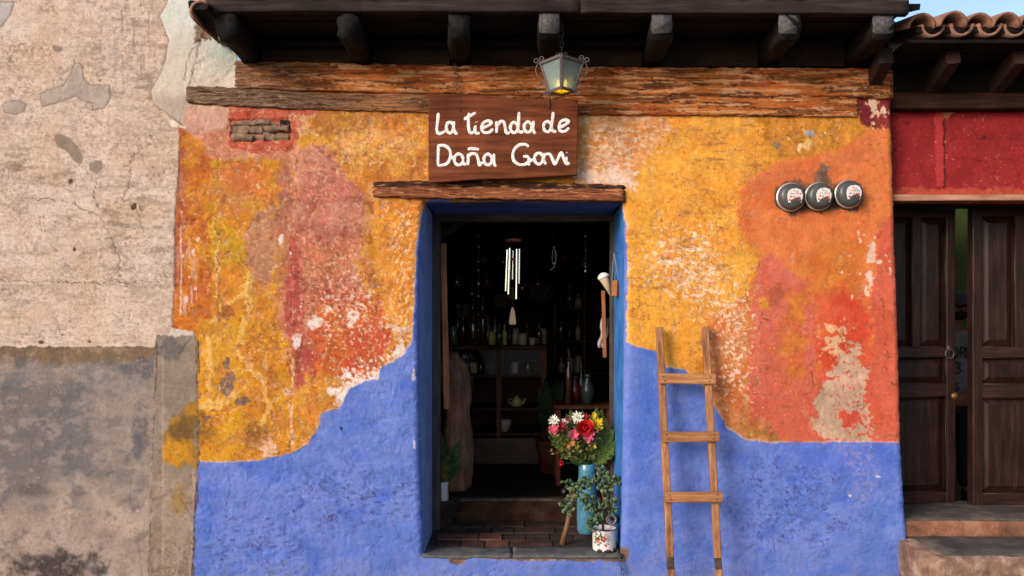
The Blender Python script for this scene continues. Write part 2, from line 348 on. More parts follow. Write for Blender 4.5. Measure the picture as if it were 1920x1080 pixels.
    # dark red corner with cream peeling, top right
    P.over(P.poly([(1612, 120), (1720, 120), (1720, 236), (1650, 240), (1622, 232), (1610, 190)], 5, 3, 1.5), P.col((132, 38, 42), .06, .06, (112, 32, 36)), .8)
    z = fz([(1630, 168), (1674, 165), (1674, 226), (1640, 226)], 26)
    P.flakes(z * .5 + .12, P.col((236, 196, 168), .04, .05), 18, .8, .34, -1.2, .05, 73)
    # bare grey plaster round the meters
    for pts in ([(1456, 352), (1474, 344), (1500, 340), (1512, 352), (1540, 346), (1560, 356), (1588, 338), (1612, 346), (1622, 372), (1612, 394), (1596, 396), (1580, 388), (1540, 398), (1516, 392), (1498, 394), (1492, 408), (1484, 406), (1478, 396), (1456, 384), (1450, 370)],
                [(1524, 348), (1530, 326), (1540, 308), (1556, 310), (1556, 326), (1560, 346)]):
        P.over(P.poly(pts, 3, 3, 1), P.col((140, 104, 84), .12, .12, (108, 78, 62)), -2.4)
    P.over(P.poly([(1455, 350), (1505, 342), (1620, 345), (1618, 388), (1500, 396), (1456, 384)], 3, 2, 4) * .5, (74, 52, 40), -1)
    # =========================================== weathering of the lime wash
    t1 = fbm(X / 46, Y / 46, 5, 601, .66); t2 = fbm(X / 30, Y / 36, 5, 611, .68); t3 = fbm(X / 20, Y / 18, 5, 621, .72); t4 = fbm(X / 36, Y / 30, 5, 631, .7)
    smz = np.clip(P.sd([(1395, 340), (1470, 300), (1640, 246), (1700, 230), (1720, 834), (1410, 834), (1410, 480)], 40) / 30 + .3, 0, 1)
    wk = (1 - .8 * smz) * np.where(X > 980, .55, 1.0)
    # thin top coat lost in ragged sheets, the older coat under it
    tv = t4 + .22 * n200 - .02
    lost = sstep(.115, .145, tv)
    old = np.where((X < 980)[..., None], np.array([190, 112, 78]), np.array([214, 126, 62])) / 255.
    keepc = P.C.copy()
    blend = (.55 * P.C + .45 * old) * (1 + .08 * n9)[..., None]
    P.C += (blend - P.C) * (lost * .8 * wk)[..., None]; P.R -= lost * 3.2 * wk
    rim = np.exp(-((tv - .118) / .016) ** 2) * sstep(-.1, .3, P._roll(n25)) * (.25 + .75 * wk)
    P.C += (np.array([238, 198, 156]) / 255. - P.C) * (rim * .6)[..., None]
    tv2 = fbm(X / 22, Y / 26, 5, 661, .7) + .25 * P._roll(n70)
    chip = sstep(.40, .43, tv2) * (.35 + .65 * wk)
    P.C += (np.array([196, 150, 116]) / 255. * (1 + .12 * n9)[..., None] - P.C) * (chip * .8)[..., None]; P.R -= chip * 3.0
    rim2 = np.exp(-((tv2 - .395) / .012) ** 2) * (.35 + .65 * wk)
    P.C += (P.C * .55 - P.C) * (rim2 * .35)[..., None]
    # brown weather stains and chalky bloom
    P.C += (P.C * np.array([.74, .64, .60]) - P.C) * (sstep(.16, .7, t2) * .7 * wk)[..., None]
    P.C += (np.array([236, 188, 138]) / 255. - P.C) * (sstep(.22, .5, t3 + .2 * P._roll(n200)) * .42 * wk)[..., None]
    P.R -= sstep(.24, .34, t3) * .7
    # crackled brushwork: short slanting ridges
    rg = fbm((X * .94 + Y * .34) / 13, (Y * .94 - X * .34) / 5, 4, 641, .62)
    P.R += rg * 1.1 * (1 - .6 * smz)
    zr = sstep(-.2, .3, P._roll(n70)) * wk
    P.C += (P.C * np.array([.80, .72, .68]) - P.C) * (sstep(.26, .40, rg) * zr * .55)[..., None]
    P.C += (np.minimum(P.C * 1.12 + .06, 1) - P.C) * (sstep(.26, .42, -rg) * zr * .7)[..., None]
    P.C *= (1 + .10 * t1 * (1 - .5 * smz))[..., None]
    # =========================================== blue dado with its curved sweep
    blue_l = [(366, 866), (440, 867), (492, 862), (545, 850), (578, 832), (597, 804), (602, 776), (624, 768), (636, 766), (648, 742), (656, 726), (684, 716), (710, 712), (714, 688), (740, 678), (762, 664), (778, 640),
              (783, 560), (783, 470), (788, 400), (797, 374), (840, 374), (840, 1130), (356, 1130)]
    blue_r = [(1166, 372), (1171, 420), (1173, 500), (1171, 640), (1182, 648), (1204, 654), (1228, 658), (1250, 688), (1288, 694), (1318, 724), (1344, 770), (1364, 804), (1398, 824), (1440, 830), (1560, 829), (1720, 831), (1720, 1130), (1120, 1130), (1120, 372)]
    sill = [(790, 1044), (830, 1042), (850, 1058), (864, 1060), (880, 1046), (940, 1050), (1000, 1052), (1070, 1050), (1175, 1056), (1175, 1130), (790, 1130)]
    P.over(P.poly([(780, 1020), (1185, 1020), (1185, 1085), (780, 1085)], 3, 2, 2), P.col((126, 98, 86), .1, .1, (100, 82, 76)), -1)
    bm = np.zeros(X.shape)
    for pts in (blue_l, blue_r, sill):
        s = P.sd(pts, 40) + n25 * 2.0 + n9 * 1.6 + n4 * .8
        rim = np.exp(-((s + 1.0) / 2.2) ** 2)
        P.over(rim * .55 * sstep(-.3, .3, n70 + .2), P.col((224, 196, 200), .05, .05))
        bm = np.maximum(bm, sstep(-1, 1, s))
    mixb = sstep(-.4, .4, n70 + .5 * n25)
    P.over(bm, P.col((94, 118, 194), .03, .03, (112, 130, 198), mixb), 1.2)
    lav = sstep(.0, .6, P._roll(n200) + .5 * P._roll(n25))
    P.over(bm * lav * .5, P.col((122, 132, 204), .04, .04))
    P.over(bm * sstep(.15, .7, P._roll(n70)) * .6, P.col((70, 98, 190), .05, .05))
    P.over(bm * np.clip(P.blob(1205, 820, 60, 200), 0, 1) * .6, P.col((100, 116, 204), .04, .04))
    P.over(bm * np.clip(P.blob(1210, 780, 30, 260), 0, 1) * .6, P.col((64, 106, 192), .04, .04))
    P.over(bm * np.clip(P.blob(1560, 860, 200, 60), 0, 1) * .5, P.col((84, 106, 206), .04, .04))
    P.over(bm * sstep(.12, .5, P.streakv) * np.clip(inside_soft(P, [(520, 950), (790, 950), (790, 1120), (520, 1120)], 50) + .3, 0, 1) * .5, P.col((104, 108, 180)))
    # worn, crumbly parts of the blue
    z1 = np.clip(1.2 * P.blob(650, 930, 190, 60, -.05), -1, 1)
    z2 = np.clip(1.2 * P.blob(470, 1020, 120, 90, .3), -1, 1)
    z3 = np.clip(1.2 * P.blob(1480, 950, 150, 110, .2), -1, 1)
    z4 = np.clip(1.2 * P.blob(1420, 900, 60, 40), -1, 1)
    zz = np.maximum.reduce([z1, z2 * .9, z3 * .85, z4])
    nc = fbm(X / 26 + P.wx * .04, Y / 11 + P.wy * .04, 5, 901, .68)
    crumb = bm * sstep(-.15, .6, zz + .7 * P._roll(n70)) * sstep(-.3, .1, zz)
    P.R += crumb * nc * 5.5
    P.over(crumb * sstep(.22, .7, -nc + .1 * zz) * .45, P.col((66, 66, 122), .1, .1, (86, 76, 120)))
    P.over(crumb * sstep(.25, .6, nc) * .45, P.col((108, 128, 210), .06, .06))
    P.over(bm * sstep(.60, .70, fbm(X / 15, Y / 8, 4, 931, .66) + .26 * np.clip(zz, -.3, 1)) * .6, P.col((64, 50, 88), .1, .1), -1.5)
    tb = fbm(X / 40, Y / 40, 5, 941, .68)
    P.C *= (1 + bm * .07 * tb)[..., None]
    P.R += bm * tb * .9
    P.over(bm * sstep(.2, .6, fbm(X / 24, Y / 30, 5, 951, .7)) * .4, P.col((126, 130, 198), .05, .05))
    P.over(bm * sstep(.2, .6, -fbm(X / 24, Y / 30, 5, 961, .7)) * .45, P.col((68, 92, 182), .05, .05))
    P.cracks(70, bm * sstep(-.1, .4, zz + .5 * n70), P.col((66, 60, 112)), .8, 2.2, 61, 2.6, .6)
    P.over(bm * P.poly([(1580, 838), (1630, 832), (1640, 900), (1610, 960), (1590, 900)], 14, 9, 9) * .6 * sstep(-.1, .3, n9 + n4 * .4), P.col((150, 140, 182), .06, .08), -.5)
    for cx, cy, rx, ry in ((1642, 894, 4, 1.6), (1632, 838, 3, 3), (1592, 930, 1.6, 2.6), (780, 690, 2, 9), (780, 705, 2.5, 6), (779, 830, 1.5, 8)):
        P.over(bm * P.spot(cx, cy, rx, ry, 0, 1.1), P.col((206, 190, 206)), -.7)
    P.over(bm * P.spot(757, 740, 12, 10, 0, .4, .4) * .4, (120, 124, 190))
    P.over(P.spot(640, 803, 3, 3), (40, 40, 70), -2)
    # bare mortar between sill stone and blue
    P.over(P.poly([(790, 1030), (1180, 1030), (1180, 1054), (1000, 1050), (880, 1044), (862, 1058), (848, 1056), (830, 1040), (790, 1040)], 3, 2, 1.5), P.col((128, 98, 84), .1, .1, (104, 84, 76)), -2)
    # long cracks in the shop wall
    for pts, w in (([(556, 214), (561, 260), (553, 320), (556, 380), (546, 430), (549, 560), (545, 640), (548, 720), (546, 860)], 1.6), ([(1386, 440), (1420, 470), (1423, 500)], 1.2), ([(1424, 580), (1428, 596), (1446, 600)], 1.4),
                   ([(1664, 620), (1666, 700), (1672, 720), (1690, 722)], 1.3), ([(1658, 540), (1664, 600)], 1.2), ([(1668, 722), (1670, 752), (1690, 754)], .9), ([(1524, 735), (1526, 660)], .9),
                   ([(1395, 735), (1460, 742), (1524, 736)], .8), ([(600, 320), (640, 345), (690, 340)], 1.2), ([(408, 440), (410, 600)], 1.3), ([(370, 760), (372, 880), (368, 960), (362, 1080)], 2.4)):
        P.over(P.line(pts, w * .8, 5) * sstep(-.35, .25, P._roll(n25)) * .75, P.col((118, 62, 46), .1, .1), -1.8)
    upper = (1 - bm)
    P.cracks(95, upper * sstep(.0, .5, n70 + .2), P.col((140, 82, 46)), .7, 1.0, 67, 2.6, .55)
    P.flakes(np.where(bm > .5, -1, -.0) - .38 - .2 * smz + .34 * P._roll(n70), P.col((96, 54, 34)), 5, 1.1, .40, -1.6, .05, 83, .85)
    P.flakes(np.where(bm > .5, -1, -.0) - .36 - .2 * smz + .36 * P._roll(n70), P.col((238, 198, 160)), 7, 1.2, .40, -.8, .06, 85, .8)
    P.over((1 - bm) * sstep(.30, .36, fbm(X / 60, Y / 14, 5, 651, .66)) * sstep(0, .3, n200) * .5, P.col((150, 92, 58)), -.8)
    # =========================================== left neighbour: weathered beige plaster
    edge = np.interp(Y[:, :1], [-140, 60, 236, 330, 420, 540, 615, 622, 640, 700, 742, 790, 860, 960, 1124], [400, 380, 336, 334, 328, 326, 322, 362, 370, 370, 370, 372, 372, 366, 360])
    edge = edge + n9 * 1.2 + n25 * 1.0
    lm = sstep(-1.2, 1.2, edge - X)
    P.over(lm, P.col((218, 188, 170), .03, .04, (210, 180, 160)))
    P.R = P.R * (1 - lm) + lm * 4.0
    # blotches
    def lo(m, c, r=0): P.over(m * lm, c, r)
    lo(sstep(-.1, .6, P._roll(n70) + .3 * P._roll(n25)) * .7, P.col((212, 190, 176), .04, .04))
    lo(sstep(.0, .7, P._roll(n200) + .4 * P._roll(n70)) * .55, P.col((206, 168, 136), .05, .05))
    lo(sstep(.12, .55, P._roll(n70) + .6 * P._roll(n9)) * .4, P.col((172, 144, 122), .06, .06))
    dirt = sstep(.0, .5, fbm(X / 60, Y / 16, 4, 511, .65) + .25 * n9)
    zone = np.clip(np.maximum.reduce([P.blob(270, 110, 140, 170), P.blob(60, 330, 120, 90), P.blob(230, 430, 160, 170) * .8, P.blob(30, 560, 140, 90) * .6]), 0, 1)
    lo(dirt * sstep(0, .6, zone + .25 * n70) * .7, P.col((146, 120, 98), .08, .08, (130, 112, 98)))
    lo(sstep(.1, .6, P._roll(P.streakv)) * np.clip(P.blob(255, 60, 110, 150), 0, 1) * .9, P.col((140, 124, 112), .06, .06))
    fn = fbm(X / 8 + P.wx * .02, Y / 4.5 + P.wy * .02, 3, 521, .6)
    lo(sstep(.18, .42, fn + .35 * n70) * .55, P.col((160, 134, 116), .06, .06), -1.4)
    crs = fbm(X / 110, Y / 12, 5, 551, .68)
    lo(sstep(.12, .5, crs) * .45, P.col((170, 142, 122), .06, .06), -1.0)
    lo(sstep(.2, .55, -crs) * .4, P.col((226, 202, 186), .04, .04), .8)
    fn2 = fbm(X / 5, Y / 3.4, 3, 531, .65)
    lo(sstep(.15, .45, fn2 + .3 * n25) * .25, P.col((170, 148, 132), .06, .06), -.5)
    P.C *= (1 + lm * .07 * fbm(X / 30, Y / 20, 5, 541, .7))[..., None]
    lo(sstep(.3, .5, P._roll(fn) + .3 * P._roll(n70)) * .6, P.col((224, 202, 186), .04, .04), .4)
    P.cracks(46, lm * sstep(-.1, .5, P._roll(n70) + .12), P.col((146, 116, 98)), .5, 1.3, 71, 2.8, .6)
    P.cracks(120, lm * sstep(-.2, .3, P._roll(n70)), P.col((118, 92, 78)), .6, 1.8, 73, 3.0, .65)
    for pts in ([(250, 280), (245, 340), (232, 372), (190, 398), (176, 380), (180, 340)], [(176, 398), (120, 378), (60, 372)], [(186, 400), (220, 470), (224, 520)], [(20, 120), (22, 90), (44, 82)], [(0, 525), (140, 530), (300, 528)], [(232, 372), (262, 400), (268, 440)]):
        lo(P.line(pts, .8, 6) * .75, P.col((112, 88, 76)), -1.8)
    for cx, cy, rx, ry, r in ((252, 388, 4, 6, .4), (140, 468, 2.5, 4, 0), (168, 640, 3, 4, 0), (78, 642, 5, 3, 0), (134, 340, 5, 8, .5), (118, 628, 3, 2, 0)):
        lo(P.spot(cx, cy, rx, ry, r, .5), (92, 66, 48), -3)
    # repair patches, smooth grey with a dark joint
    def patch(pts, c, c2, r=1.5):
        s = P.sd(pts, 30) + n25 * 1.2 + n9 * .6
        P.over(lm * np.exp(-(s / 1.5) ** 2) * .7, P.col((112, 92, 80)), -1.4)
        P.over(lm * sstep(.2, 1.8, s), P.col(c, .03, .025, c2), r)
    patch([(76, 176), (94, 168), (120, 160), (134, 140), (140, 122), (148, 118), (155, 124), (156, 146), (170, 160), (206, 160), (208, 184), (196, 203), (174, 207), (176, 194), (160, 190), (142, 180), (110, 192), (80, 200)], (172, 152, 140), (186, 166, 150))
    patch([(6, 198), (14, 191), (36, 189), (50, 197), (48, 207), (30, 216), (12, 211)], (170, 150, 138), (180, 160, 146))
    patch([(104, 256), (112, 251), (128, 258), (146, 276), (156, 296), (153, 306), (142, 302), (128, 284), (108, 272)], (134, 114, 96), (146, 126, 108), -1.5)
    patch([(170, 308), (180, 302), (191, 304), (192, 314), (182, 323), (172, 321)], (156, 136, 124), (146, 128, 116), -1)
    patch([(101, 88), (116, 90), (115, 97), (104, 95)], (160, 138, 124), (150, 130, 116), 0)
    patch([(-10, 4), (26, 4), (20, 28), (4, 50), (-10, 54)], (186, 176, 172), (176, 164, 158))
    # pale repair beside the eave
    wp = P.sd([(308, -150), (316, 4), (302, 30), (318, 80), (310, 120), (296, 150), (284, 172), (290, 196), (314, 212), (332, 226), (352, 240), (372, 250), (424, 238), (430, 202), (350, 196), (358, 176), (450, 176), (450, 110), (470, 40), (480, -150)], 40) + n25 * 2 + n9
    wm = sstep(-.6, 1.4, wp)
    P.over(np.exp(-(wp / 1.8) ** 2) * .6 * (X < 345), P.col((112, 94, 82)), -1)
    P.over(wm, P.col((214, 196, 178), .03, .03, (206, 184, 164)), 1.5)
    P.over(wm * sstep(.9, .1, P.blob(345, 40, 120, 140) * 0 + np.clip((Y - 20) / 130, 0, 1)) * .75, P.col((214, 214, 204), .03, .03))
    P.over(wm * np.clip(P.blob(425, 95, 60, 60), 0, 1) * .7, P.col((166, 186, 178)))
    P.over(wm * sstep(.0, .5, np.clip((Y - 165) / 60, 0, 1)) * sstep(0, .4, np.clip((400 - X) / 80, 0, 1)) * .7, P.col((178, 154, 138), .04, .04))
    P.over(wm * P.poly([(352, 198), (424, 198), (424, 244), (360, 250), (344, 226)], 4, 2, 2), P.col((210, 160, 136), .04, .04, (200, 146, 122)), .4)
    P.over(P.poly([(312, 218), (348, 240), (322, 238)], 2, 1, 1), P.col((236, 214, 194)), .6)
    P.over(wm * P.flakes(np.clip(P.blob(430, 130, 22, 40), -1, 1) - .3, P.col((70, 54, 44)), 4, 1, .4, 0, .05, 95, 0) * 1.0, (70, 54, 44))
    P.over(wm * P.line([(374, 78), (362, 96), (350, 120), (346, 150)], .9, 3) * .8, (120, 100, 86), -1)
    P.over(P.poly([(366, 46), (392, 40), (402, 60), (396, 76), (382, 72), (368, 78)], 5, 3, 1.5), P.col((150, 118, 90), .2, .2, (96, 72, 54)), -4)
    # grey cement dado and pilaster
    top = 651 + n25 * 4 + n9 * 1.5
    dm = lm * sstep(-1, 1, Y - top) * sstep(-1, 1, 306 + n9 - X)
    P.over(lm * np.exp(-((Y - top + 2.5) / 3) ** 2) * (X < 300) * .6, P.col((222, 198, 178)))
    P.over(dm, P.col((150, 130, 118), .05, .04, (138, 122, 114)), -7)
    def do(m, c, r=0): P.over(m * dm, c, r)
    do(sstep(-.1, .5, P._roll(n70) + .35 * P.blob(110, 760, 200, 140)) * .85, P.col((112, 104, 104), .04, .04, (124, 114, 112)))
    do(sstep(0, .6, P.blob(60, 800, 200, 130) + .3 * n70) * .6, P.col((104, 98, 100), .04, .05))
    do(sstep(.0, .5, P.blob(225, 780, 90, 110) + .4 * P._roll(n25)) * .6, P.col((160, 138, 124), .04, .04))
    do(sstep(0, 1, P.blob(140, 655, 260, 34) * 2.2 + .6 * n25) * .9, P.col((130, 100, 72), .06, .06, (118, 92, 70)))
    do(sstep(-.1, .5, np.clip((Y - 930) / 80, -1, 1) + .5 * n70) * .85, P.col((178, 152, 138), .05, .05, (160, 134, 120)))
    do(sstep(.1, .5, P._roll(n70) + .4 * P.blob(200, 940, 120, 60)) * .5, P.col((196, 168, 148), .05, .05))
    do(sstep(-.1, .6, P.blob(105, 1062, 110, 34) + .5 * n25 + .2 * n9) * .9, P.col((62, 52, 52), .1, .1))
    do(sstep(-.1, .6, P.blob(60, 920, 32, 18) + .3 * n25) * .6, P.col((92, 84, 84)))
    for cx, cy, rx, ry in ((270, 690, 16, 20), (240, 690, 14, 9), (36, 682, 14, 10), (262, 800, 14, 46), (256, 840, 10, 20)):
        do(P.spot(cx, cy, rx, ry, 0, .6, .4) * .75, P.col((100, 94, 96)))
    P.cracks(90, dm * sstep(0, .4, P._roll(n70)), P.col((110, 88, 78)), .7, 1.0, 79, 3, .5)
    do(sstep(.3, .45, fn + .2 * n70) * .3 * sstep(860, 960, Y), P.col((124, 104, 92)), -.8)
    dn = fbm(X / 40, Y / 30, 6, 561, .72)
    do(sstep(.1, .3, dn) * .5, P.col((172, 148, 134), .05, .05), -.8)
    do(sstep(.15, .4, -dn) * .45, P.col((100, 92, 92), .05, .05), .5)
    P.R += dm * dn * 2.0
    do(sstep(.2, .45, P._roll(P.streakv)) * sstep(-.2, .5, P._roll(n70)) * .35, P.col((124, 106, 96)))
    # scratched marks on the cement
    for pts in ([(93, 728), (97, 724), (101, 727), (99, 733), (93, 739), (102, 739)], [(106, 725), (104, 733), (108, 739), (112, 735), (111, 727), (106, 725)], [(116, 724), (116, 739)], [(120, 726), (121, 739)]):
        do(P.line(pts, 1.2, .5, .8) * .4, P.col((176, 150, 136)), -1.2)
    # pilaster strip
    pm = lm * sstep(-1, 1, X - (292 + n9 * 1.5 - (Y - 650) * .035)) * sstep(-1, 1, Y - (628 + n9 * 2 + n25 * 2))
    P.over(pm, P.col((152, 132, 116), .05, .05, (140, 120, 104)), 2.5)
    P.over(lm * P.poly([(318, 612), (366, 616), (366, 630), (320, 632)], 3, 2, 1), P.col((204, 184, 168)), 1)
    def po(m, c, r=0): P.over(m * pm, c, r)
    po(P.spot(318, 656, 24, 22, 0, .5, .3) * .8, P.col((104, 96, 94)))
    po(sstep(0, .5, np.clip((Y - 860) / 120, -1, 1) + .4 * n70) * .8, P.col((142, 116, 98), .08, .08, (164, 140, 124)))
    po(P.poly([(318, 790), (362, 754), (372, 752), (372, 868), (340, 872), (312, 858), (306, 830)], 8, 5, 4), P.col((178, 124, 40), .08, .08, (150, 106, 50)))
    po(P.spot(332, 848, 28, 24, 0, .35, .25) * .9, P.col((206, 138, 34), .05, .05))
    po(P.spot(346, 800, 24, 24, 0, .7, .4) * .6, P.col((92, 68, 40)))
    po(P.spot(336, 940, 14, 30, 0, .5, .5) * .5, P.col((164, 118, 50)))
    po(P.line([(294, 640), (292, 700), (288, 780), (284, 860), (280, 960), (276, 1080)], 2.4, 4) * .8, P.col((92, 72, 60)), -2)
    po(P.line([(286, 700), (284, 780)], 7, 4) * .5, P.col((190, 162, 142)))
    po(P.line([(358, 632), (348, 650), (336, 664)], 1.2, 3) * .8, (80, 64, 56), -1)
    po(P.line([(366, 880), (362, 980), (358, 1080)], 4, 5) * .4, P.col((196, 164, 150)))
    P.cracks(40, pm * sstep(0, .4, n70 + np.clip((Y - 860) / 200, -1, .4)), P.col((100, 78, 64)), .7, 1.1, 81, 3, .6)
    # seam between the two houses
    P.over(P.line([(372, 640), (373, 700)], 1.5, 2) * .8, (70, 48, 36), -2)
    stp = np.interp(Y[:, :1], [214, 260, 320, 380, 430, 560, 640, 720, 860], [556, 561, 553, 556, 546, 549, 545, 548, 546]) + n25 * 3
    P.R += sstep(-1.5, 1.5, X - stp) * np.clip(1 - (X - stp) / 130, 0, 1) * sstep(196, 260, Y) * (1 - bm) * 6.0
    mud = bm * sstep(1020, 1120, Y + 30 * n70 + 12 * n25)
    P.over(mud * sstep(-.1, .3, n9 + .6 * n25) * .35, P.col((128, 112, 128), .08, .08))
    # gentle hand-trowelled undulation everywhere
    P.R += n200 * 6 + n70 * 2.3 + n25 * .7 + n9 * .2
    return P, bm, lm
# ------------------------------------------------------------------ materials
def nodes(name):
    m = bpy.data.materials.new(name); m.use_nodes = True
    t = m.node_tree; t.nodes.clear()
    o = t.nodes.new('ShaderNodeOutputMaterial'); p = t.nodes.new('ShaderNodeBsdfPrincipled')
    t.links.new(p.outputs[0], o.inputs[0])
    return m, t, p, o
def nz(t, scale, detail=4, rough=.6, vec=None, stretch=None, coord='Object'):
    tc = t.nodes.new('ShaderNodeTexCoord'); mp = t.nodes.new('ShaderNodeMapping')
    t.links.new(tc.outputs[coord], mp.inputs[0])
    if stretch: mp.inputs['Scale'].default_value = stretch
    n = t.nodes.new('ShaderNodeTexNoise'); n.inputs['Scale'].default_value = scale; n.inputs['Detail'].default_value = detail; n.inputs['Roughness'].default_value = rough
    t.links.new(mp.outputs[0], n.inputs['Vector']); return n
def ramp(t, src, stops):
    r = t.nodes.new('ShaderNodeValToRGB'); e = r.color_ramp.elements
    while len(e) < len(stops): e.new(.5)
    for i, (p, c) in enumerate(stops): e[i].position = p; e[i].color = c if len(c) == 4 else (*c, 1)
    t.links.new(src, r.inputs[0]); return r
def bump(t, p, src, strength, dist=.01, prev=None):
    b = t.nodes.new('ShaderNodeBump'); b.inputs['Strength'].default_value = strength; b.inputs['Distance'].default_value = dist
    t.links.new(src, b.inputs['Height'])
    if prev: t.links.new(prev.outputs[0], b.inputs['Normal'])
    t.links.new(b.outputs[0], p.inputs['Normal']); return b
def mixc(t, fac, a, b, mode='MIX'):
    m = t.nodes.new('ShaderNodeMix'); m.data_type = 'RGBA'; m.blend_type = mode
    if isinstance(fac, (int, float)): m.inputs[0].default_value = fac
    else: t.links.new(fac, m.inputs[0])
    for k, v in ((6, a), (7, b)):
        if isinstance(v, tuple): m.inputs[k].default_value = v
        else: t.links.new(v, m.inputs[k])
    return m.outputs[2]
def attr_mat(name, rough=.9, b1=.5, grain=.12, stretch=None, spec=.2):
    m, t, p, o = nodes(name)
    a = t.nodes.new('ShaderNodeAttribute'); a.attribute_name = 'paint'
    n = nz(t, 160, 5, .7, stretch=stretch); n2 = nz(t, 38, 5, .65, stretch=stretch)
    r = ramp(t, n.outputs[0], [(.3, (1 - grain * 2,) * 3), (.5, (1, 1, 1)), (.72, (1 + grain,) * 3)])
    c = mixc(t, 1.0, a.outputs['Color'], r.outputs[0], 'MULTIPLY')
    r2 = ramp(t, n2.outputs[0], [(.3, (1 - grain,) * 3), (.6, (1, 1, 1))])
    c = mixc(t, 1.0, c, r2.outputs[0], 'MULTIPLY')
    t.links.new(c, p.inputs['Base Color'])
    p.inputs['Roughness'].default_value = rough; p.inputs['Specular IOR Level'].default_value = spec
    b = bump(t, p, n2.outputs[0], b1, .012); bump(t, p, n.outputs[0], b1 * .8, .004, b)
    return m
def noisy(name, cols, scale=12, rough=.7, stretch=None, bs=.3, bd=.004, detail=5, metal=0, spec=.4, coat=0, seed=None):
    """procedural colour from a noise ramp, with matching relief"""
    m, t, p, o = nodes(name)
    n = nz(t, scale, detail, .65, stretch=stretch)
    k = len(cols)
    r = ramp(t, n.outputs[0], [(.28 + .44 * i / max(k - 1, 1), c) for i, c in enumerate(cols)])
    t.links.new(r.outputs[0], p.inputs['Base Color'])
    p.inputs['Roughness'].default_value = rough; p.inputs['Metallic'].default_value = metal; p.inputs['Specular IOR Level'].default_value = spec
    if coat: p.inputs['Coat Weight'].default_value = coat; p.inputs['Coat Roughness'].default_value = .15
    n2 = nz(t, scale * 5, 4, .7, stretch=stretch)
    b = bump(t, p, n.outputs[0], bs, bd * 2); bump(t, p, n2.outputs[0], bs, bd, b)
    return m
def wood(name, cols, axis='X', rough=.65, scale=9, bs=.5, spec=.3):
    st = {'X': (.12, 1.6, 1.6), 'Y': (1.6, .12, 1.6), 'Z': (1.6, 1.6, .12)}[axis]
    m, t, p, o = nodes(name)
    n = nz(t, scale * 3.2, 7, .68, stretch=st); n3 = nz(t, scale * .55, 3, .5)
    k = len(cols)
    r = ramp(t, n.outputs[0], [(.3 + .4 * i / max(k - 1, 1), c) for i, c in enumerate(cols)])
    r3 = ramp(t, n3.outputs[0], [(.3, (.62, .60, .58)), (.65, (1.12, 1.1, 1.08))])
    c = mixc(t, 1.0, r.outputs[0], r3.outputs[0], 'MULTIPLY')
    t.links.new(c, p.inputs['Base Color']); p.inputs['Roughness'].default_value = rough; p.inputs['Specular IOR Level'].default_value = spec
    bump(t, p, n.outputs[0], bs, .005); return m
def plain(name, c, rough=.5, metal=0, spec=.5, emit=None, estr=0):
    m, t, p, o = nodes(name)
    n = nz(t, 30, 3, .6); r = ramp(t, n.outputs[0], [(.3, tuple(x * .82 for x in c[:3])), (.7, tuple(min(x * 1.1, 1) for x in c[:3]))])
    t.links.new(r.outputs[0], p.inputs['Base Color'])
    p.inputs['Roughness'].default_value = rough; p.inputs['Metallic'].default_value = metal; p.inputs['Specular IOR Level'].default_value = spec
    if emit: p.inputs['Emission Color'].default_value = emit; p.inputs['Emission Strength'].default_value = estr
    return m
def glassy(name, tint=(1, 1, 1, 1), gloss=.12, rough=.03):
    m = bpy.data.materials.new(name); m.use_nodes = True; t = m.node_tree; t.nodes.clear()
    o = t.nodes.new('ShaderNodeOutputMaterial'); a = t.nodes.new('ShaderNodeBsdfTransparent'); g = t.nodes.new('ShaderNodeBsdfGlossy'); x = t.nodes.new('ShaderNodeMixShader')
    f = t.nodes.new('ShaderNodeFresnel'); f.inputs[0].default_value = 1.5
    mm = t.nodes.new('ShaderNodeMath'); mm.operation = 'MULTIPLY_ADD'; mm.inputs[1].default_value = .5; mm.inputs[2].default_value = gloss * .3
    t.links.new(f.outputs[0], mm.inputs[0])
    a.inputs[0].default_value = tint; g.inputs['Roughness'].default_value = rough
    t.links.new(mm.outputs[0], x.inputs[0]); t.links.new(a.outputs[0], x.inputs[1]); t.links.new(g.outputs[0], x.inputs[2]); t.links.new(x.outputs[0], o.inputs[0])
    return m
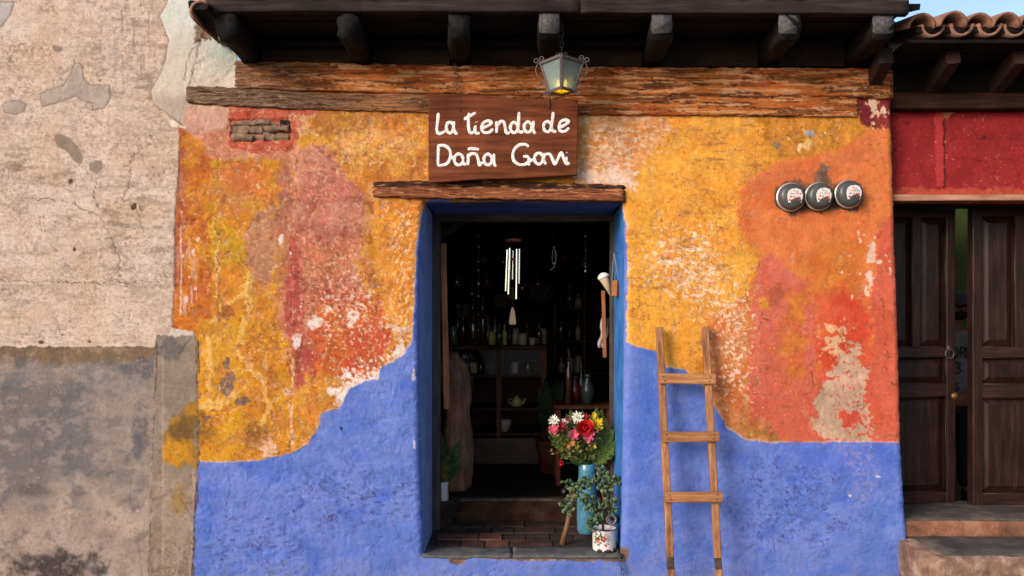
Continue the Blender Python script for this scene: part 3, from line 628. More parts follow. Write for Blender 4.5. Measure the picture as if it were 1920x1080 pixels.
# ------------------------------------------------------------------ mesh building
class MB:
    def __init__(self): self.v = []; self.f = []
    def add(self, v, f):
        o = len(self.v); self.v += [tuple(p) for p in v]; self.f += [tuple(i + o for i in q) for q in f]; return self
    def box(self, c, s, rot=None, bev=0.0):
        x, y, z = [k / 2 for k in s]
        if bev <= 0:
            vs_ = [Vector((a * x, b * y, d * z)) for a in (-1, 1) for b in (-1, 1) for d in (-1, 1)]
            fs = [(0, 1, 3, 2), (4, 6, 7, 5), (0, 4, 5, 1), (2, 3, 7, 6), (0, 2, 6, 4), (1, 5, 7, 3)]
        else:
            bm = bmesh.new(); bmesh.ops.create_cube(bm, size=1)
            for q in bm.verts: q.co = Vector((q.co.x * s[0], q.co.y * s[1], q.co.z * s[2]))
            bmesh.ops.bevel(bm, geom=list(bm.edges), offset=bev, segments=1, affect='EDGES', profile=.5)
            bm.verts.ensure_lookup_table(); bm.verts.index_update()
            vs_ = [q.co.copy() for q in bm.verts]; fs = [tuple(q.index for q in g.verts) for g in bm.faces]; bm.free()
        M = rot if isinstance(rot, Matrix) else (Euler(rot).to_matrix() if rot else Matrix.Identity(3))
        return self.add([M @ p + Vector(c) for p in vs_], fs)
    def tube(self, pts, r, n=8, cap=True, flat=None):
        pts = [Vector(p) for p in pts]; k = len(pts)
        rr = r if isinstance(r, (list, tuple)) else [r] * k
        up = None; o = len(self.v)
        for i, p in enumerate(pts):
            d = (pts[min(i + 1, k - 1)] - pts[max(i - 1, 0)])
            d = d.normalized() if d.length > 1e-9 else Vector((0, 0, 1))
            if up is None: up = d.orthogonal().normalized() if flat is None else Vector(flat)
            a = (up - d * up.dot(d))
            a = a.normalized() if a.length > 1e-6 else d.orthogonal().normalized()
            up = a if flat is None else up
            b = d.cross(a)
            fa = .03 if flat is not None else 1
            for j in range(n):
                t = 2 * math.pi * j / n
                self.v.append(tuple(p + a * (math.cos(t) * rr[i] * fa) + b * (math.sin(t) * rr[i])))
        for i in range(k - 1):
            for j in range(n):
                self.f.append((o + i * n + j, o + i * n + (j + 1) % n, o + (i + 1) * n + (j + 1) % n, o + (i + 1) * n + j))
        if cap:
            self.f.append(tuple(o + j for j in range(n))[::-1]); self.f.append(tuple(o + (k - 1) * n + j for j in range(n)))
        return self
    def lathe(self, prof, n=20, c=(0, 0, 0), M=None, wob=0):
        o = len(self.v); M = M or Matrix.Identity(3); c = Vector(c)
        for (r, z) in prof:
            for j in range(n):
                t = 2 * math.pi * j / n; q = r * (1 + wob * math.sin(3 * t + z * 40))
                self.v.append(tuple(c + M @ Vector((q * math.cos(t), q * math.sin(t), z))))
        for i in range(len(prof) - 1):
            for j in range(n):
                self.f.append((o + i * n + j, o + i * n + (j + 1) % n, o + (i + 1) * n + (j + 1) % n, o + (i + 1) * n + j))
        self.f.append(tuple(o + j for j in range(n))[::-1]); self.f.append(tuple(o + (len(prof) - 1) * n + j for j in range(n)))
        return self
    def quad(self, a, b, c, d): return self.add([a, b, c, d], [(0, 1, 2, 3)])
    def timber(self, p0, p1, w, h, seg=14, rough=.004, seed=0, freq=14, bev=.006, end=.004, up=(0, 0, 1), taper=1.0):
        """squared timber with worn edges, length along p0-p1, w sideways, h along up"""
        rs = random.Random(seed); p0, p1 = Vector(p0), Vector(p1); d = (p1 - p0).normalized()
        u = Vector(up); u = (u - d * u.dot(d)).normalized(); s = d.cross(u)
        b_ = bev
        sec = [(-w/2+b_, -h/2), (w/2-b_, -h/2), (w/2, -h/2+b_), (w/2, h/2-b_), (w/2-b_, h/2), (-w/2+b_, h/2), (-w/2, h/2-b_), (-w/2, -h/2+b_)]
        sec2 = []
        for i in range(8):
            a, b = sec[i], sec[(i + 1) % 8]; sec2 += [a, ((a[0] * 2 + b[0]) / 3, (a[1] * 2 + b[1]) / 3), ((a[0] + 2 * b[0]) / 3, (a[1] + 2 * b[1]) / 3)] if math.hypot(a[0] - b[0], a[1] - b[1]) > bev * 3 else [a]
        n = len(sec2); o = len(self.v); L = (p1 - p0).length
        off = [rs.uniform(0, 100) for _ in range(3)]
        from mathutils import noise as mn
        for i in range(seg + 1):
            t = i / seg; c = p0 + d * (L * t)
            k = 1 + (taper - 1) * t
            for j, (a, b) in enumerate(sec2):
                q = c + s * a * k + u * b * k
                nv = mn.noise_vector(Vector((q.x * freq * (.25 if abs(d.x) > .7 else 1) + off[0], q.y * freq * (.25 if abs(d.y) > .7 else 1) + off[1], q.z * freq * (.25 if abs(d.z) > .7 else 1) + off[2])))
                q = q + (s * nv.x + u * nv.y) * rough
                if i in (0, seg): q = q + d * (nv.z * end)
                self.v.append(tuple(q))
        for i in range(seg):
            for j in range(n):
                self.f.append((o + i * n + j, o + i * n + (j + 1) % n, o + (i + 1) * n + (j + 1) % n, o + (i + 1) * n + j))
        self.f.append(tuple(o + j for j in range(n))[::-1]); self.f.append(tuple(o + seg * n + j for j in range(n)))
        return self
    def mesh(self, name, mat, smooth=False):
        me = bpy.data.meshes.new(name); me.from_pydata(self.v, [], self.f); me.validate(); 
        bm = bmesh.new(); bm.from_mesh(me); bmesh.ops.recalc_face_normals(bm, faces=bm.faces); bm.to_mesh(me); bm.free()
        me.materials.append(mat)
        if smooth: me.shade_smooth()
        return me
    def build(self, name, mat, parent=None, smooth=False): return link(name, self.mesh(name, mat, smooth), parent)
def wm(o): return Matrix.Translation(o.location) if o.parent is None else o.matrix_basis.copy()
def link(name, me, parent=None):
    o = bpy.data.objects.new(name, me); COL.objects.link(o)
    if parent is not None: o.parent = parent; o.matrix_parent_inverse = wm(parent).inverted()
    return o
def share(name, me, parent, M):
    """one more object on shared mesh data, placed by a world matrix"""
    o = link(name, me, parent); o.matrix_basis = M; return o
def tag(o, label, cat, group=None):
    o['label'] = label; o['category'] = cat
    if group: o['group'] = group
    return o
def thing(name, label, cat, loc=(0, 0, 0), group=None):
    o = bpy.data.objects.new(name, None); COL.objects.link(o); o.location = loc; o.empty_display_size = .1
    return tag(o, label, cat, group)
def struct(o): o['kind'] = 'structure'; return o
def soft(o, seg=2, wdt=.003):
    m = o.modifiers.new('bevel', 'BEVEL'); m.width = wdt; m.segments = seg; m.limit_method = 'ANGLE'; m.angle_limit = R(40); return o
def grid_mesh(name, V, keep, colors, mat, smooth=True):
    """V: (h,w,3) vertices, keep: (h-1,w-1) cells, colors: (h,w,3) sRGB 0..1 of the material itself"""
    h, w_ = V.shape[:2]
    idx = np.arange(h * w_).reshape(h, w_)
    q = np.stack([idx[:-1, :-1], idx[1:, :-1], idx[1:, 1:], idx[:-1, 1:]], -1)[keep].reshape(-1, 4)
    used = np.zeros(h * w_, bool); used[q.ravel()] = True
    re = np.cumsum(used) - 1
    q = re[q]; vv = V.reshape(-1, 3)[used]
    me = bpy.data.meshes.new(name)
    me.vertices.add(len(vv)); me.vertices.foreach_set('co', vv.astype(np.float32).ravel())
    me.loops.add(q.size); me.loops.foreach_set('vertex_index', q.ravel().astype(np.int32))
    me.polygons.add(len(q)); me.polygons.foreach_set('loop_start', np.arange(0, q.size, 4, dtype=np.int32)); me.polygons.foreach_set('loop_total', np.full(len(q), 4, np.int32))
    me.update(calc_edges=True); me.validate()
    if colors is not None:
        cc = lin(np.clip(colors.reshape(-1, 3)[used], 0, 1)) * ALB
        a = me.color_attributes.new('paint', 'FLOAT_COLOR', 'POINT')
        a.data.foreach_set('color', np.concatenate([cc, np.ones((len(cc), 1))], 1).astype(np.float32).ravel())
    me.materials.append(mat)
    if smooth: me.shade_smooth()
    return me
# ------------------------------------------------------------------ shared materials
PLASTER = attr_mat('painted lime plaster', .95, .55, .08)
OLDWOOD = attr_mat('weathered painted timber', .85, .7, .14, stretch=(.25, 1, 2.2))
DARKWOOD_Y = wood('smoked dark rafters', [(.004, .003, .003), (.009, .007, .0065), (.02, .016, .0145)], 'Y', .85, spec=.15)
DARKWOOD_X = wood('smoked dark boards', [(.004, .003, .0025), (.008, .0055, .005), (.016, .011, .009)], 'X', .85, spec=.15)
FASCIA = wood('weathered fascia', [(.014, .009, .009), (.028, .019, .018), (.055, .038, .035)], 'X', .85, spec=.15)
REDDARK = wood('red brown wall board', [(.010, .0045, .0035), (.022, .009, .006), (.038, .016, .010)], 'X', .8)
TILE = noisy('fired clay roof tile', [(.10, .045, .03), (.26, .115, .07), (.34, .18, .12)], 9, .85)
STONE = noisy('worn grey stone', [(.045, .042, .042), (.10, .09, .085), (.17, .14, .12)], 14, .75, bs=.6, bd=.006)
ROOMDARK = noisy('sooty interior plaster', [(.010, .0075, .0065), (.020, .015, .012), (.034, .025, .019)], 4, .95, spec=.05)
IRON = noisy('rusted iron', [(.035, .022, .018), (.075, .05, .042), (.12, .075, .055)], 40, .6, metal=.3, bs=.4, bd=.001)
BLUE_L = noisy('blue lime wash', [rgb(110, 130, 186, ALB), rgb(130, 150, 206, ALB), rgb(154, 170, 216, ALB)], 5, .9, bs=.5, bd=.008)
BLUE_R = noisy('sky blue lime wash', [rgb(32, 84, 150, ALB), rgb(46, 112, 186, ALB), rgb(70, 134, 202, ALB)], 5, .9, bs=.5, bd=.008)
BLUE_T = noisy('blue painted timber', [rgb(60, 70, 112, ALB), rgb(82, 96, 144, ALB), rgb(100, 114, 160, ALB)], 6, .8, stretch=(.3, 1, 1), bs=.4)

# ------------------------------------------------------------------ street and pavement
PAVE = noisy('dusty paving', [(.07, .062, .055), (.11, .10, .09), (.15, .135, .12)], 3, .9)
COB = noisy('street setts', [(.035, .033, .032), (.06, .057, .054), (.09, .084, .08)], 8, .85)
struct(MB().box((0, -.75, -.06), (60, 1.46, .12)).build('pavement', PAVE))
struct(MB().quad((-600, -600, -.12), (600, -600, -.12), (600, 600, -.12), (-600, 600, -.12)).build('street', COB))
kb = MB()
me = MB().box((0, 0, 0), (.98, .14, .16), None, .012).mesh('kerb_stone', STONE)
kroot = struct(MB().box((0, -1.552, -.09), (60, .14, .06)).build('kerb', STONE))
for i in range(-8, 9): share('kerb_stone', me, kroot, Matrix.Translation((i * 1.0, -1.552, -.055)))

# ------------------------------------------------------------------ shop: the painted wall
shop = thing('shop_building', 'old shop house with orange, red and blue peeling facade and open doorway', 'building', (0, 0, 0))
left_house = thing('neighbour_house', 'tall neighbouring house wall of cracked beige plaster with grey cement dado', 'building', (-3, 0, 0))
P, BM_, LM_ = paint_facade()
OL, OR_, OT, OB = 790, 1168, 378, 1046        # doorway opening in wall coordinates
RE = 1690                                      # right end
Xp, Yp = P.X.astype(np.float64), P.Y.astype(np.float64)
yy = Yp[:, 0]; xx = Xp[0]
dL = np.interp(yy, [OT, 400, 470, 560, 640, 720, 860, 960, 1046], [6, 3, -3, -5, -6, -5, -2, 1, 4])
dR = np.interp(yy, [OT, 420, 520, 640, 760, 900, 1046], [0, 3, 4, 3, 2, 0, -3])
dE = np.interp(yy, [-140, 140, 240, 480, 700, 830, 950, 1080, 1124], [-19, -18, -15, -8, -1, 2, 9, 19, 22])
wob = P.n25[:, 200] * .7
Xw = Xp.copy()
fall = lambda d, s: np.exp(-(d / s) ** 2)
Xw += fall(Xp - OL, 60) * (dL + wob)[:, None] * ((Yp > OT - 40) * 1.0) + fall(Xp - OR_, 60) * (dR + wob)[:, None] * ((Yp > OT - 40) * 1.0)
Xw += fall(Xp - RE, 80) * (dE + 1.4 * P.n25[:, 700] + .8 * P.n9[:, 700])[:, None]
Yw = Yp + fall(Yp - OT, 30) * (np.interp(xx, [780, 960, 1175], [0, -2, 1]))[None, :]
dxo = np.maximum(np.maximum(OL - Xp, Xp - OR_), 0); dyo = np.maximum(np.maximum(OT - Yp, Yp - OB), 0)
dop = np.hypot(dxo, dyo)
rr = 13.0
rnd = np.where(dop < rr, rr - np.sqrt(np.maximum(rr * rr - (rr - dop) ** 2, 0)), 0) / 320
rnd = np.where(Yp > OB - 2, 0, rnd)
dr = np.maximum(RE - Xp, 0); rnd = rnd + np.where(dr < rr, rr - np.sqrt(np.maximum(rr * rr - (rr - dr) ** 2, 0)), 0) / 320
relief = P.R / 1000.0
niche = P.poly([(432, 224), (541, 222), (540, 262), (433, 266)], 3, 2, 1.2)
V = np.stack([(Xw - 981) / 320, -relief + rnd + niche * .012, .25 + (1040 - Yw) / 320], -1)
cx = (Xp[:-1, :-1] + STEP / 2); cy = (Yp[:-1, :-1] + STEP / 2)
keep = ~((cx > OL) & (cx < OR_) & (cy > OT) & (cy < OB)) & (cx < RE)
edge_y = np.interp(cy[:, 0], [-140, 60, 236, 330, 420, 540, 615, 622, 640, 700, 742, 790, 860, 960, 1124], [400, 380, 336, 334, 328, 326, 322, 362, 370, 370, 370, 372, 372, 366, 360])[:, None]
is_left = cx < edge_y
wall = link('painted_wall', grid_mesh('painted_wall', V, keep & ~is_left & ((cy > 134) | (cx < 446)), P.C, PLASTER), shop)
wall['label'] = 'orange, yellow and red flaking upper wall over a bright blue dado'
lwall = link('plaster_wall', grid_mesh('plaster_wall', V, keep & is_left, P.C, PLASTER), left_house)
# upper storey and the far stretch of the neighbour wall, plain beige plaster
BEIGE = noisy('beige plaster', [rgb(166, 138, 116, ALB), rgb(200, 172, 150, ALB), rgb(216, 192, 174, ALB)], 4, .9, bs=.5, bd=.006)
MB().box(((-2.1 - 7) / 2 - .95 + .0, .15, 4.6), (4.5, .3, 1.8)).build('upper_wall', BEIGE, left_house)
MB().box((-6.06, .15, 1.85), (4.0, .3, 3.7)).build('side_wall', BEIGE, left_house)

# reveals of the doorway
from mathutils import noise as mnoise
def reveal(name, front, back, mat, amp=.004, seg=12):
    mb = MB(); n = len(front)
    for i in range(n):
        for j in range(seg + 1):
            t = j / seg; q = Vector(front[i]).lerp(Vector(back[i]), t)
            if 0 < j < seg: q = q + mnoise.noise_vector(q * 9) * amp
            mb.v.append(tuple(q))
    for i in range(n - 1):
        for j in range(seg):
            a = i * (seg + 1) + j; mb.f.append((a, a + 1, a + seg + 2, a + seg + 1))
    return mb.build(name, mat, shop, True)
jl = int(np.searchsorted(xx, OL)); jr = int(np.searchsorted(xx, OR_)); it = int(np.searchsorted(yy, OT)); ib = int(np.searchsorted(yy, OB))
YF = .50
fl = [V[i, jl] for i in range(it, ib + 1, 4)]; fr = [V[i, jr] for i in range(it, ib + 1, 4)]; ft = [V[it, j] for j in range(jl, jr + 1, 4)]
reveal('left_reveal', fl, [(-.592, YF, q[2]) for q in fl], BLUE_L)
reveal('right_reveal', fr, [(.592, YF, q[2]) for q in fr], BLUE_R)
reveal('lintel_underside', ft, [(q[0] * .99, YF, 2.318) for q in ft], BLUE_T)
# right-hand return of the shop wall
je = int(np.searchsorted(xx, RE))
fe = [V[i, je] for i in range(0, len(yy), 6)]
reveal('corner_return', fe, [(q[0] + .01, .62, q[2]) for q in fe], noisy('dark red wash', [rgb(96, 24, 22, ALB), rgb(128, 36, 30, ALB), rgb(150, 52, 40, ALB)], 6, .9))
# exposed rubble in the niche
RUB = noisy('old grey rubble', [rgb(104, 78, 62, ALB), rgb(152, 118, 96, ALB), rgb(188, 146, 116, ALB)], 22, .95, bs=.8, bd=.01)
rs = random.Random(8)
for row, (y0, y1) in enumerate(((225, 237), (235, 250), (248, 264))):
    x = 434 + rs.uniform(0, 4)
    while x < 534:
        wdt = rs.uniform(14, 40); x1 = min(x + wdt, 540); dz = rs.uniform(-.006, .006); hh = (y1 - y0) / 320 * rs.uniform(.8, 1.15)
        mb = MB().timber((wx(x), .018 + rs.uniform(-.004, .004), wz((y0 + y1) / 2) + dz), (wx(x1 + 2), .018 + rs.uniform(-.004, .004), wz((y0 + y1) / 2) + dz + rs.uniform(-.006, .006)), .05, hh, 10, .020, rs.random(), 38, .016, .012)
        mb.build('rubble_stone', RUB, wall, True); x = x1

# ------------------------------------------------------------------ old timbers let into the wall
def timber_face(name, x0, x1, top, bot, Yf, painter, seed, thick=.05, parent=None, rough=.006):
    """long eroded beam: front skin with fibres, rolled over its top and bottom edge"""
    us = np.arange(x0, x1 + 1, 2.0); nv = 40
    vv = np.linspace(0, 1, nv)
    U, W = np.meshgrid(us, vv)
    tp = np.interp(us, [a for a, b in top], [b for a, b in top]); bt = np.interp(us, [a for a, b in bot], [b for a, b in bot])
    tp = tp + 2.2 * fbm(us / 30, us * 0, 3, seed); bt = bt + 1.8 * fbm(us / 26, us * 0 + 5, 3, seed + 4)
    s = np.clip((W - .12) / .76, 0, 1)
    Yc = tp[None] + (bt - tp)[None] * s
    fr = np.minimum(sstep(0, .16, W), sstep(1, .84, W))
    endd = np.minimum(U - x0, x1 - U)
    rag = 14 * np.abs(fbm(Yc / 9, Yc * 0 + seed, 3, seed + 9))
    fr2 = sstep(0, 10, endd - rag * .6)
    C, Rl = painter(U, Yc)
    dep = Yf * fr * fr2 + thick * (1 - fr) + .01 * (1 - fr2) - Rl * fr * fr2
    Vv = np.stack([(U - 981) / 320, dep, .25 + (1040 - Yc) / 320], -1)
    return link(name, grid_mesh(name, Vv, np.ones((nv - 1, len(us) - 1), bool), C, OLDWOOD), parent)
def C3(c): return np.array(c, float) / 255
def mixa(a, b, m): return a + (np.asarray(b) - a) * m[..., None]
def fibres(U, Y, seed):
    wv = 3 * fbm(U / 60, Y / 20, 2, seed + 50)
    f = fbm(U / 70, (Y + wv) / 2.6, 4, seed, .6)
    g = fbm(U / 26, (Y + wv) / 3.6, 3, seed + 11, .6)
    return f, g
def beam_paint(seed, bare, keepo):
    def p(U, Y):
        f, g = fibres(U, Y, seed); b = fbm(U / 130, Y / 11, 5, seed + 21, .66); h = fbm(U / 200, Y / 40, 2, seed + 31)
        C = np.zeros(U.shape + (3,)) + C3((132, 78, 42)); C = mixa(C, C3((88, 48, 26)), sstep(-.1, .5, f)); C = mixa(C, C3((168, 98, 50)), sstep(.05, .5, -f + .3 * h))
        k = keepo(U)
        o = sstep(-.06, .08, b + .25 * g + k)
        C = mixa(C, mixa(np.zeros(U.shape + (3,)) + C3((212, 120, 54)), C3((178, 88, 38)), sstep(-.2, .4, h + .5 * g)), o * .92)
        c2 = sstep(.12, .24, fbm(U / 90, Y / 8, 5, seed + 41, .66) + .4 * k + .1 * f)
        C = mixa(C, C3((226, 166, 120)), c2 * .85)
        dk = sstep(.30, .42, fbm(U / 80, Y / 2.4, 4, seed + 61, .62) - .1 * o)
        C = mixa(C, C3((66, 34, 18)), dk * .75)
        bz = bare(U)
        C = mixa(C, mixa(mixa(np.zeros(U.shape + (3,)) + C3((126, 96, 74)), C3((74, 46, 32)), sstep(-.05, .35, f)), C3((164, 132, 106)), sstep(.1, .4, -g)), np.clip(bz, 0, 1) * (1 - .5 * dk))
        C = C * (1 + .08 * g)[..., None]
        Rl = .005 * f + .0035 * g + .0035 * o + .0025 * c2 - .007 * dk
        return C, Rl
    return p
ramp_ = lambda a, b: (lambda U: np.interp(U, a, b))
timber_face('wall_plate_beam', 436, 1676, [(436, 114), (480, 117), (700, 122), (1000, 127), (1300, 129), (1676, 130)], [(436, 168), (700, 176), (1000, 182), (1300, 182), (1676, 186)], -.030,
            beam_paint(101, ramp_([436, 470, 560, 620], [.9, .7, .25, 0]), ramp_([436, 700, 900, 1200, 1600, 1680], [-.12, .10, .16, .10, .06, .0])), 11, .05, shop)
timber_face('lower_wall_beam', 344, 1614, [(344, 162), (440, 164), (600, 176), (900, 178), (1300, 176), (1614, 178)], [(344, 193), (420, 199), (560, 206), (800, 212), (1000, 216), (1300, 218), (1614, 220)], -.018,
            beam_paint(131, ramp_([344, 520, 700, 900, 1100], [1, 1, .55, .35, 0]), ramp_([344, 560, 800, 1000, 1614], [-.6, -.25, .0, .04, .08])), 17, .05, shop)
def lintel_paint(U, Y):
    f, g = fibres(U, Y, 201); b = fbm(U / 50, Y / 10, 4, 221, .6)
    C = np.zeros(U.shape + (3,)) + C3((150, 84, 52)); C = mixa(C, C3((116, 62, 38)), sstep(-.1, .4, f)); C = mixa(C, C3((182, 112, 72)), sstep(.1, .5, -f + .3 * b))
    tq = np.interp(U, [690, 800, 1000, 1180], [350, 347, 352, 352]) + 5 * b
    d = sstep(3, -3, Y - tq - 4)
    C = mixa(C, mixa(np.zeros(U.shape + (3,)) + C3((84, 48, 30)), C3((40, 22, 14)), sstep(-.1, .3, g)), d)
    C = mixa(C, C3((214, 148, 100)), sstep(.32, .38, fbm(U / 30, Y / 5, 3, 241)) * .7)
    C = mixa(C, C3((72, 36, 22)), sstep(.3, .42, fbm(U / 60, Y / 1.8, 3, 261)) * .8)
    return C, .003 * f + .004 * g * d - .006 * d
timber_face('door_lintel', 695, 1177, [(695, 342), (760, 339), (900, 340), (1000, 342), (1177, 347)], [(695, 370), (800, 373), (1000, 376), (1177, 379)], -.026, lintel_paint, 23, .05, shop)

# ------------------------------------------------------------------ eaves
ZB, ZT = 3.113, 3.25
tips = [425, 652, 861, 1030, 1241, 1480, 1657]; feet = [472, 679, 863, 1029, 1223, 1440, 1603]
for i, (a, b) in enumerate(zip(tips, feet)):
    xa = (a - 981) / FPX * (DIST - .43); xb = (b - 981) / 320
    h = .135 + (.02 if i == 0 else 0)
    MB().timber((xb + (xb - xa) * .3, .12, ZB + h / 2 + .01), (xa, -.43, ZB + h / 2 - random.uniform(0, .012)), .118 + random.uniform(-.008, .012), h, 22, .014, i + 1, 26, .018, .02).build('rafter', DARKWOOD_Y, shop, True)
PALEEND = noisy('sun bleached end grain', [(.025, .02, .02), (.085, .07, .07), (.15, .12, .12)], 60, .9, bs=.8, bd=.004)
for i, (a, pyb) in enumerate(zip(tips, (0, 50, 62, 70, 72, 72, 74))):
    if i < 3: continue
    xa = (a - 981) / FPX * (DIST - .44)
    MB().timber((xa, -.424, ZB + .083), (xa, -.440, ZB + .083), .106, .118, 2, .006, 30 + i, 40, .012, .003).build('rafter_end', PALEEND, shop, True)
rs = random.Random(3)
y = -.40
while y < .10:
    wd = rs.uniform(.10, .14)
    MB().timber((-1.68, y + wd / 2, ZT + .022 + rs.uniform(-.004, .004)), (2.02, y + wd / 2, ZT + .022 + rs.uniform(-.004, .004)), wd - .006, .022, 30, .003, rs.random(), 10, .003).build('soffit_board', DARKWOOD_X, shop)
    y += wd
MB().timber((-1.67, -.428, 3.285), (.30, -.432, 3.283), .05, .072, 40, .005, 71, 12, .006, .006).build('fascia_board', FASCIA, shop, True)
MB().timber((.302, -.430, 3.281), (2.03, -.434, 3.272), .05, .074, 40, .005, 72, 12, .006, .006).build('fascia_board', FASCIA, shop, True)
for k in range(len(feet) - 1):
    xa, xb = wx(feet[k]) + .062, wx(feet[k + 1]) - .062
    MB().timber((xa, .02, 3.19), (xb, .02, 3.188), .05, .16, 12, .004, 80 + k, 14, .004).build('blocking_board', REDDARK, shop)
MB().timber((-1.60, -.05, 3.228), (.9, -.06, 3.226), .06, .04, 20, .008, 91, 12, .008).build('batten', DARKWOOD_X, shop)
# roof slab and barrel tiles
def tile_mesh(name, L, r0, r1, th=.014, n=9, flip=False):
    mb = MB()
    for (t, r) in ((0, r0), (1, r1)):
        for q in (0, th):
            for k in range(n):
                a = math.pi * k / (n - 1); rr_ = r - q
                mb.v.append((rr_ * math.cos(a), L * t, (rr_ * math.sin(a)) * (-1 if flip else 1)))
    A, B, C_, D = 0, n, 2 * n, 3 * n
    for k in range(n - 1):
        mb.f += [(A + k, A + k + 1, C_ + k + 1, C_ + k), (B + k, D + k, D + k + 1, B + k + 1), (A + k, B + k, B + k + 1, A + k + 1), (C_ + k, C_ + k + 1, D + k + 1, D + k)]
    mb.f += [(A, C_, D, B), (A + n - 1, B + n - 1, D + n - 1, C_ + n - 1)]
    me = mb.mesh(name, TILE, True); return me
T_UP = tile_mesh('roof_tile', .42, .078, .066); T_DN = tile_mesh('roof_tile', .42, .066, .078, flip=True)
def roof(parent, xa, xb, yeave, zeave, slope, rows, pitch=.15, seed=1):
    rs = random.Random(seed)
    Rt = Matrix.Rotation(slope, 4, 'X')
    L = rows * .36
    nx = int((xb - xa) / pitch)
    for i in range(nx + 1):
        x = xa + i * pitch
        for r_ in range(rows):
            yy_ = yeave + r_ * .36 * math.cos(slope); zz_ = zeave + r_ * .36 * math.sin(slope)
            j = Matrix.Rotation(rs.uniform(-.03, .03), 4, 'Z') @ Matrix.Rotation(rs.uniform(-.03, .03), 4, 'X')
            share('roof_tile', T_UP, parent, Matrix.Translation((x + rs.uniform(-.006, .006), yy_ + rs.uniform(-.02, .02), zz_ + .03)) @ Rt @ j)
            if i < nx: share('roof_tile', T_DN, parent, Matrix.Translation((x + pitch / 2 + rs.uniform(-.006, .006), yy_ + .03 + rs.uniform(-.015, .015), zz_ + .055)) @ Rt @ j)
roofslab = MB().box((.2, 1.1, 3.72), (3.8, 3.2, .03), (R(16), 0, 0)).build('roof', DARKWOOD_X, shop)
roof(roofslab, -1.64, 2.06, -.52, 3.325, R(16), 3, .15, 5)
share('roof_tile', tile_mesh('roof_tile', .5, .062, .056), roofslab, Matrix.Translation((-1.675, -.50, 3.225)) @ Matrix.Rotation(R(-50), 4, 'Y') @ Matrix.Rotation(R(10), 4, 'X'))
MB().timber((-1.69, -.5, 3.262), (-1.69, .1, 3.29), .10, .05, 8, .008, 44, 14, .01).build('verge_board', DARKWOOD_Y, shop)
MB().box((.24, .34, 3.32), (3.78, .5, .35)).build('wall_head', ROOMDARK, shop)

# ------------------------------------------------------------------ doorway: frame, sill, floor, room
FRAMEW = wood('grey brown door frame', [(.03, .022, .018), (.06, .045, .038), (.095, .075, .062)], 'Z', .75)
FRAMEH = wood('grey brown door head', [(.03, .022, .018), (.06, .045, .038), (.095, .075, .062)], 'X', .75)
frame = MB().timber((-.612, YF + .035, 2.298), (.612, YF + .035, 2.298), .07, .05, 12, .002, 3, 10, .005).build('door_head', FRAMEH, shop)
MB().timber((-.567, YF + .035, .26), (-.567, YF + .035, 2.272), .05, .07, 20, .003, 4, 10, .005, up=(0, 1, 0)).build('door_jamb', FRAMEW, shop)
MB().timber((.590, YF + .035, .26), (.590, YF + .035, 2.272), .045, .07, 20, .003, 5, 10, .005, up=(0, 1, 0)).build('door_jamb', FRAMEW, shop)
SILL = noisy('worn threshold stone', [(.035, .034, .036), (.075, .070, .068), (.14, .115, .098)], 16, .8, bs=.6, bd=.006)
for xa, xb, s_ in ((-.590, -.068, 1), (-.062, .582, 2)):
    MB().timber((xa, .085, .2365), (xb, .085, .2375), .18, .027, 24, .007, s_, 30, .010, .006).build('threshold_stone', SILL, shop, True)
MB().box((0, .35, .09), (1.30, .6, .18)).build('door_step_core', ROOMDARK, shop)
TERRA = [noisy('worn red floor tile', [(.018, .008, .006), (.05, .019, .012), (.10, .04, .025)], 11, .75, bs=.5), noisy('worn dark floor tile', [(.010, .007, .006), (.028, .016, .012), (.07, .038, .027)], 11, .75, bs=.5),
         noisy('worn orange floor tile', [(.04, .015, .009), (.10, .036, .02), (.17, .07, .042)], 9, .75, bs=.5)]
floor_low = MB().box((0, .46, .195), (3.4, .66, .06)).build('entrance_floor', ROOMDARK, shop)
rs = random.Random(12)
for row in range(4):
    y0 = .16 + row * .155; x = -.75 - rs.uniform(0, .12)
    while x < .75:
        wd = rs.choice((.15, .15, .27)); 
        MB().timber((x + .004, y0 + .0775, .236 + rs.uniform(-.003, .004)), (x + wd - .004, y0 + .0775, .236 + rs.uniform(-.003, .004)), .147, .024, 4, .003, rs.random(), 20, .004, .002).build('floor_tile', TERRA[0 if row == 0 and rs.random() < .5 else rs.choice((1, 1, 2 if row < 2 else 1, 0))], floor_low)
        x += wd
STEPR = noisy('worn step riser', [(.016, .007, .0045), (.042, .018, .011), (.08, .04, .023)], 8, .9, bs=.5, spec=.05)
MB().timber((-1.9, .815, .318), (1.9, .815, .318), .07, .155, 20, .004, 7, 12, .006).build('inner_step', STEPR, shop)
MB().timber((-1.9, .80, .392), (1.9, .80, .392), .055, .02, 30, .004, 9, 14, .006).build('step_nosing', noisy('pale worn nosing', [(.012, .008, .006), (.05, .034, .024), (.13, .09, .065)], 14, .7), shop)
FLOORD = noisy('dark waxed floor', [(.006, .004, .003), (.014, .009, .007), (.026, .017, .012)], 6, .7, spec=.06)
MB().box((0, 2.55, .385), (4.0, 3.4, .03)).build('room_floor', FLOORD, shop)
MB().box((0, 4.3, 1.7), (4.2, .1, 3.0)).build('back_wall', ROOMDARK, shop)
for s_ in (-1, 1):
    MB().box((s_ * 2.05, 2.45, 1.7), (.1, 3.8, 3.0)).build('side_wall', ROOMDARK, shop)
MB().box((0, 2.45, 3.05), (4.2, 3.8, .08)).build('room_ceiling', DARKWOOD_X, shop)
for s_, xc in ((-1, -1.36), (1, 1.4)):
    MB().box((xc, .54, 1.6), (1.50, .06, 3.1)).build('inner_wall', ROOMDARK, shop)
MB().box((0, .60, 2.72), (1.3, .05, .82)).build('inner_wall', ROOMDARK, shop)

